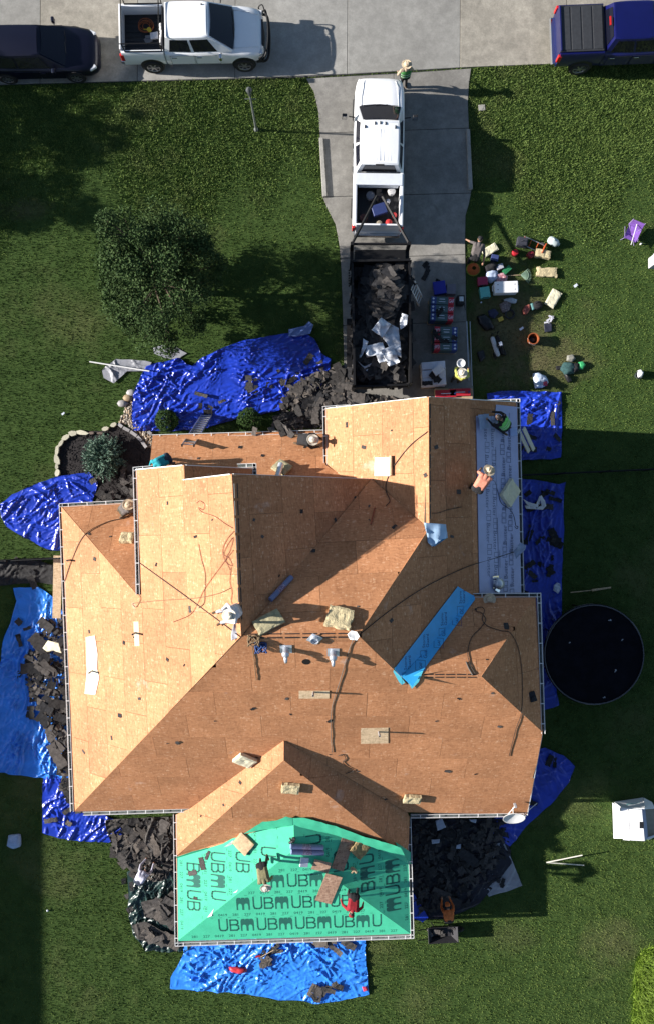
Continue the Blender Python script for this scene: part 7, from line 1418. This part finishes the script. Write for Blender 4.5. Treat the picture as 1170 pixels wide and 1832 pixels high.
for x, y, l, w, lab in ((1029,511,.16,.10,'white card lying on the right lawn'), (932,588,.18,.09,'white slip above the orange bucket'), (860,541,.06,.05,'tiny white scrap below the teal cooler'), (114,740,.14,.07,'small pale scrap on the left front lawn'), (908,1695,.0,0,'')):
    if lab: b = MB(); c = W(x, y, .06); b.box((c.x, c.y, .075), (l, w, .01), R(35)); b.box((c.x+.01, c.y, .083), (l*.6, w*.8, .006), R(50)); b.build('paper_scrap', WHITE_W, label=lab, cat='scrap')
b = MB(); c = W(886,590,.02); b.box((W(1000,658,.06)), (.28,.16,.05), .05); b.box(W(1000,658,.09), (.24,.13,.02), .05); b.build('tool_pouch', BLKC, bevel=.015, label='small black pouch above the pale blue bag', cat='pouch')
blob('rubbish_bag', [(852,566),(866,562),(878,572),(884,588),(868,592),(856,580)], .20, M('black_bag', (.012,.012,.014), .35, .3, 8), 'black rubbish bag lying along the driveway edge below the teal cooler', 'bag', 31); blob('shoulder_bag', [(872,556),(884,552),(892,560),(884,570),(874,566)], .16, M('navy_bag', (.025,.03,.07), .8, .3, 8), 'navy bag beside the black rubbish bag', 'bag', 32); blob('rubbish_bag', [(852,630),(864,626),(868,640),(858,648)], .14, M('charcoal_bag', (.02,.02,.022), .5, .3, 8), 'small charcoal bag on the worn grass by the driveway', 'bag', 33)
cooler2(884,462,.30,.26,.22,-12,(.035,.05,.14),'small navy lunch cooler right of the bending person'); cooler2(893,478,.30,.22,.20,20,(.36,.36,.40),'small grey lunch cooler above the crumpled bags')
b = MB(); c = W(918,506,.05); b.lathe([(.05,0),(.055,.18),(.03,.22),(.02,.26)], 10, Matrix.Translation((c.x, c.y, 0))); b.build('drink_bottle', plain('blue_bottle', (.05,.14,.42), .3), label='blue drink bottle standing right of the white cooler', cat='bottle')
b = MB(); c = W(895,571,.05); b.box((c.x, c.y, .05), (.22,.16,.06), .4); b.box((c.x+.02, c.y+.03, .09), (.10,.10,.03), .9); b.build('snack_box', plain('yellow_box', (.55,.40,.06)), bevel=.01, label='small yellow box below the cable coil', cat='box')
# purple folding chair
c = W(1131,417,.35); t = thing('camping_chair', 'purple folding camping chair lying on the right lawn', 'chair', (c.x, c.y, 0), R(-20)); PU = M('purple_fabric', (.22,.10,.44), .8, .3, 6)
b = MB(); b.add([(-.28,-.26,.30),(.26,-.30,.30),(.30,.24,.34),(-.24,.28,.34),(-.02,0,.22)], [(0,1,4),(1,2,4),(2,3,4),(3,0,4)]); b.build('seat', PU, t, world=False); b = MB(); b.add([(-.28,.26,.34),(.30,.24,.34),(.24,.34,.72),(-.24,.36,.72)], [(0,1,2,3)]); b.build('backrest', PU, t, world=False)
for (p0, p1) in (((-.30,-.28,0),(.28,.26,.36)),((.30,-.30,0),(-.26,.28,.36)),((-.30,.30,0),(-.28,-.28,.46)),((.32,.26,0),(.28,-.30,.46)),((-.26,.32,.3),(-.25,.36,.76)),((.28,.28,.3),(.25,.35,.76))): b = MB(); b.tube([p0, p1], .013, 6); b.build('leg', plain('lilac_steel', (.34,.28,.48), .4), t, world=False)
b = MB(); b.tube([W(1128,438,.35), W(1139,400,.55)], .014, 6); b.build('white_stake', WHITE_MET, label='thin white stake resting across the purple chair', cat='stake'); b = MB(); c = W(1146,436,.08); b.lathe([(.035,0),(.035,.12),(.02,.15)], 10, Matrix.Translation((c.x, c.y, 0))); b.build('drink_can', WHITE_MET, label='small drink can below the purple chair', cat='can')
b = MB(); c = W(1170,469,.2); b.box((c.x, c.y, .28), (.36,.42,.55)); b.box((c.x, c.y, .575), (.40,.46,.04)); b.build('utility_box', M('utility_grey', (.48,.48,.50), .6), bevel=.015, label='grey utility box at the right edge', cat='utility box')
# meter cover, lamp post
b = MB(); c = W(861,193,.02); b.box((c.x, c.y, .03), (.26,.24,.05), .1); b.lathe([(.07,.055),(.07,.062)], 12, Matrix.Translation((c.x, c.y, 0))); b.build('meter_cover', C_EDGE, label='square concrete water meter cover in the verge', cat='meter cover', bevel=.01)
c = W(459,233,0); t = thing('lamp_post', 'slim grey lamp post on the front lawn verge', 'lamp post', c); GRP = plain('post_grey_green', (.16,.18,.17), .5)
b = MB(); b.lathe([(.09,0),(.09,.10),(.045,.18),(.036,2.3),(.030,2.75)], 12, Matrix.Translation(c)); b.build('post', GRP, t); b = MB(); b.lathe([(.05,2.74),(.07,2.8),(.10,3.1),(.12,3.14),(.10,3.2),(.03,3.32)], 8, Matrix.Translation(c)); b.build('lantern', M('lantern_glass', (.10,.11,.11), .2, .1, 6), t); b = MB(); b.tube([c+Vector((-.22,0,2.5)), c+Vector((.22,0,2.5))], .014, 6); b.build('cross_arm', GRP, t)
# lower right: white pipes, playhouse, trampoline
b = MB(); b.tube([W(977,1543,.15), W(1041,1530,.5)], .022, 7); b.tube([W(977,1543,.15), W(1044,1548,.12)], .022, 7); b.build('pvc_pipe', WOODW, label='two white pipes joined in a vee on the grass right of the porch', cat='pipe')
t = thing('playhouse', 'white plastic toy playhouse lying open at the lower right', 'playhouse', W(1135,1470,0), R(-4)); PWH = plain('white_plastic', (.78,.79,.80), .45, .04); PBL = plain('pale_blue_plastic', (.40,.46,.66), .45)
def pq(name, pts, mat, th=.03): b = MB(); quad(b, *[W(x, y, h) for x, y, h in pts], th); return b.build(name, mat, t)
pq('side_wall', [(1098,1500,.05),(1114,1500,.85),(1111,1446,.95),(1096,1436,.05)], PWH); pq('roof_panel', [(1114,1502,.86),(1126,1503,.98),(1123,1446,1.0),(1111,1446,.96)], PWH); pq('roof_panel', [(1127,1503,.99),(1152,1504,1.05),(1147,1448,1.05),(1124,1447,1.0)], PWH)
pq('end_wall', [(1152,1504,1.04),(1158,1500,.1),(1152,1448,.1),(1147,1448,1.04)], PBL); pq('back_wall', [(1098,1436,.05),(1111,1446,.94),(1152,1447,1.0),(1150,1428,.05)], PWH); pq('inner_wall', [(1122,1443,.5),(1144,1441,.5),(1143,1436,.45),(1120,1438,.45)], plain('teal_plastic', (.06,.26,.26))); pq('open_door', [(1152,1447,1.0),(1170,1446,.5),(1165,1436,.3),(1150,1428,.2)], PWH)
b = MB(); c = W(1147,1476,1.07); b.box(c, (.16,.26,.02)); b.build('window_opening', BLACK, t); pq('floor', [(1152,1500,.1),(1172,1492,.12),(1172,1448,.12),(1150,1446,.1)], plain('beige_plastic', (.42,.36,.26))); pq('side_wall', [(1158,1502,.06),(1174,1494,.06),(1174,1494,.5),(1156,1500,.5)], PWH)
c = W(1060,1170,.75); t = thing('trampoline', 'large round black trampoline in the house shadow', 'trampoline', (c.x, c.y, 0)); rT = 1.96
b = MB(); b.lathe([(.001,.80),(rT-.16,.82),(rT-.16,.81),(.001,.79)], 48, Matrix.Translation((c.x, c.y, 0))); b.build('jump_mat', M('black_mesh_mat', (.002,.002,.0025), .95, spec=.03), t, smooth=True)
b = MB(); b.tube([(c.x+rT*math.cos(a), c.y+rT*math.sin(a), .89) for a in [k*2*math.pi/48 for k in range(49)]], .026, 7); b.build('frame_ring', plain('galv_ring', (.07,.075,.09), .6), t, smooth=True); b = MB(); b.lathe([(rT-.16,.835),(rT+.0,.87),(rT+.05,.84),(rT-.16,.825)], 48, Matrix.Translation((c.x, c.y, 0))); b.build('edge_pad', M('navy_pad', (.006,.006,.010), .9, .4, 3, spec=.1), t, smooth=True)
for k in range(8):
    a = k*math.pi/4+.3; b = MB(); x, y = c.x+rT*math.cos(a), c.y+rT*math.sin(a); b.tube([(x, y, 0), (x, y, .84)], .025, 6); b.build('leg', STEELBLK, t)
b = MB(); b.tube([(c.x+(rT+.03)*math.cos(a), c.y+(rT+.03)*math.sin(a), .80+.05*math.sin(3*a)) for a in [k*2*math.pi/48 for k in range(49)]], .012, 5); b.build('net_hem', plain('net_hem', (.25,.25,.30)), t)
for x, y, l, a, lab in ((1090,1110,.22,0,'pale leaf scrap'), (1018,1150,.10,.5,'small white scrap'), (1112,1145,.12,1,'bright scrap'), (1100,1200,.22,1.2,'grey ring scrap'), (1080,1248,.16,.2,'white strip')):
    b = MB(); q = W(x, y, .85); b.box(q, (l*.6, .03, .01), a); b.box(q+Vector((.02,.02,.005)), (l*.3,.05,.01), a+.8); b.build('litter', plain('litter', (.35,.36,.38)), label=lab+' on the trampoline mat', cat='litter', group='litter on the trampoline')
b = MB(); b.tube([W(1058,1056,.1), W(1092,1051,.1)], [.05,.035], 7); b.tube([W(1020,1060,.08), W(1058,1056,.1)], .02, 6); b.build('shovel', WOOD, label='long handled shovel on the shaded grass above the trampoline', cat='shovel')
# ice bag, ball, tipped bin, gear on the lower tarp
blob('ice_bag', [(16,1494),(36,1492),(39,1514),(24,1519),(14,1512)], .28, M('clear_blue_bag', (.34,.46,.66), .3, .2, 8), 'clear blue bag of ice on the shaded grass at lower left', 'bag', 16); b = MB(); c = W(86,1629,.05); b.lathe([(.001,-.045),(.03,-.03),(.045,0),(.03,.03),(.001,.045)], 12, Matrix.Translation((c.x, c.y, .06))); b.build('ball', WHITE_W, smooth=True, label='small white ball on the lower left lawn', cat='ball')
c = W(790,1666,.3); t = thing('wheelbarrow', 'dark wheelbarrow tray full of shingles behind the orange shirt person', 'wheelbarrow', (c.x, c.y, 0), R(3)); b = MB(); q0 = [Vector((x*.6, y*.32, .62)) for x, y in ((-1,-1),(1,-1),(1,1),(-1,1))]; q1 = [Vector((x*.38, y*.22, .30)) for x, y in ((-1,-1),(1,-1),(1,1),(-1,1))]; b.loft([q0, q1], cap=False); b.add(q1, [(0,1,2,3)]); o = b.build('tray', plain('tray_grey', (.035,.035,.04), .5), t, world=False); s = o.modifiers.new('th', 'SOLIDIFY'); s.thickness = .02
for s in (-.2,.2): b = MB(); b.tube([(-1.0,s,.55),(-.3,s,.35),(.7,s*.3,.22)], .02, 6); b.build('handle', STEELBLK, t, world=False); b = MB(); b.tube([(-.3,s,.34),(-.4,s*1.2,.02)], .018, 6); b.build('leg', STEELBLK, t, world=False)
b = MB(); b.lathe([(.05,-.04),(.17,-.04),(.19,0),(.17,.04),(.05,.04)], 16, Matrix.Translation((.72,0,.19)) @ Matrix.Rotation(R(90),4,'X')); b.build('wheel', RUBBER, t, world=False)
shingles([(768,1658),(812,1656),(812,1674),(768,1676)], 6, 'dark shingle piled in the wheelbarrow tray', 'shingles in the wheelbarrow', h_at=lambda x, y: .52, seed=35, sz=(.35,.6), mats=(0,1), tilt=.2, hp=.55)
blob('red_pouch', [(411,1729),(425,1728),(443,1731),(442,1738),(428,1740),(413,1736)], .16, plain('red_poly', (.62,.05,.06), .4), 'bright red pouch lying on the blue tarp below the porch', 'pouch', 17, h0=.08); blob('red_pouch', [(647,1764),(655,1763),(658,1769),(650,1772)], .12, plain('red_cloth', (.55,.05,.10), .6), 'small red rag at the right edge of the lower blue tarp', 'rag', 18, h0=.08)
b = MB(); b.tube([W(467,1712,.3), W(490,1700,.35)], .014, 6); b.build('hammer_handle', WOOD, label='hammer handle on the left shingle clump of the lower tarp', cat='hammer'); b = MB(); b.box(W(462,1711,.28), (.20,.06,.05), .2); b.build('nail_puller', RED_W, bevel=.01, label='red tool beside the hammer on the lower tarp', cat='tool')
# iron yard fences left and right
def fence(a, c, h, label):
    A, C = W(*a, 0), W(*c, 0); d = C-A; L_ = d.length; ang = math.atan2(d.y, d.x); t = thing('iron_fence', label, 'fence', A, group='iron yard fences'); n = int(L_/2.2)+1
    for z_ in (.15, h-.12, h): b = MB(); b.box((A+C)/2+Vector((0,0,z_)), (L_,.03,.03), ang); b.build('rail', STEELBLK, t)
    for k in range(n+1): b = MB(); p_ = A+d*k/n; b.box(p_+Vector((0,0,h/2+.03)), (.06,.06,h+.1), ang); b.build('post', STEELBLK, t)
    me = None
    for k in range(int(L_/.14)):
        p_ = A+d*(k+.5)*.14/L_
        if me is None: b = MB(); b.box((0,0,h/2), (.016,.016,h)); o = b.build('picket', STEELBLK, t, world=False); me = o.data
        else: o = link(bpy.data.objects.new('picket', me)); o.parent = t
        o.location = p_-A
fence((-60,1004),(126,996), 1.25, 'black iron fence between the house and the left edge'); fence((915,852),(1230,838), 1.25, 'black iron fence between the garage and the right edge')
# neighbouring house beyond the left edge (its shade falls on the lower left lawn)
nh = thing('house', 'neighbouring brick house beyond the left edge of the view', 'house', (-28,-18,0)); SHR = M('neighbour_shingles', (.12,.11,.10), .9, .4, 6)
y0, y1 = -1.9, -36.0; xw, xe, xr, ze, zr = -33.2, -23.0, -28.0, 3.0, 6.70
b = MB(); b.box(((xw+xe)/2, (y0+y1)/2, ze/2), (xe-xw-.8, y0-y1-.6, ze)); b.build('wall', BRICK, nh)
b = MB(); b.add([(xw,y0,ze-.1),(xe,y0,ze-.1),(xr,y0,zr),(xw,y1,ze-.1),(xe,y1,ze-.1),(xr,y1,zr)], [(0,1,2),(5,4,3),(0,2,5,3),(1,4,5,2),(0,3,4,1)]); b.build('roof', SHR, nh)
for k in range(4): b = MB(); yy = -6-k*7.5; b.box((xe-.38, yy, 1.6), (.06,1.2,1.3)); w_ = b.build('window', GLASS, nh); b = MB(); b.box((xe-.36, yy, .92), (.14,1.35,.08)); b.build('window_sill', STONE, w_)
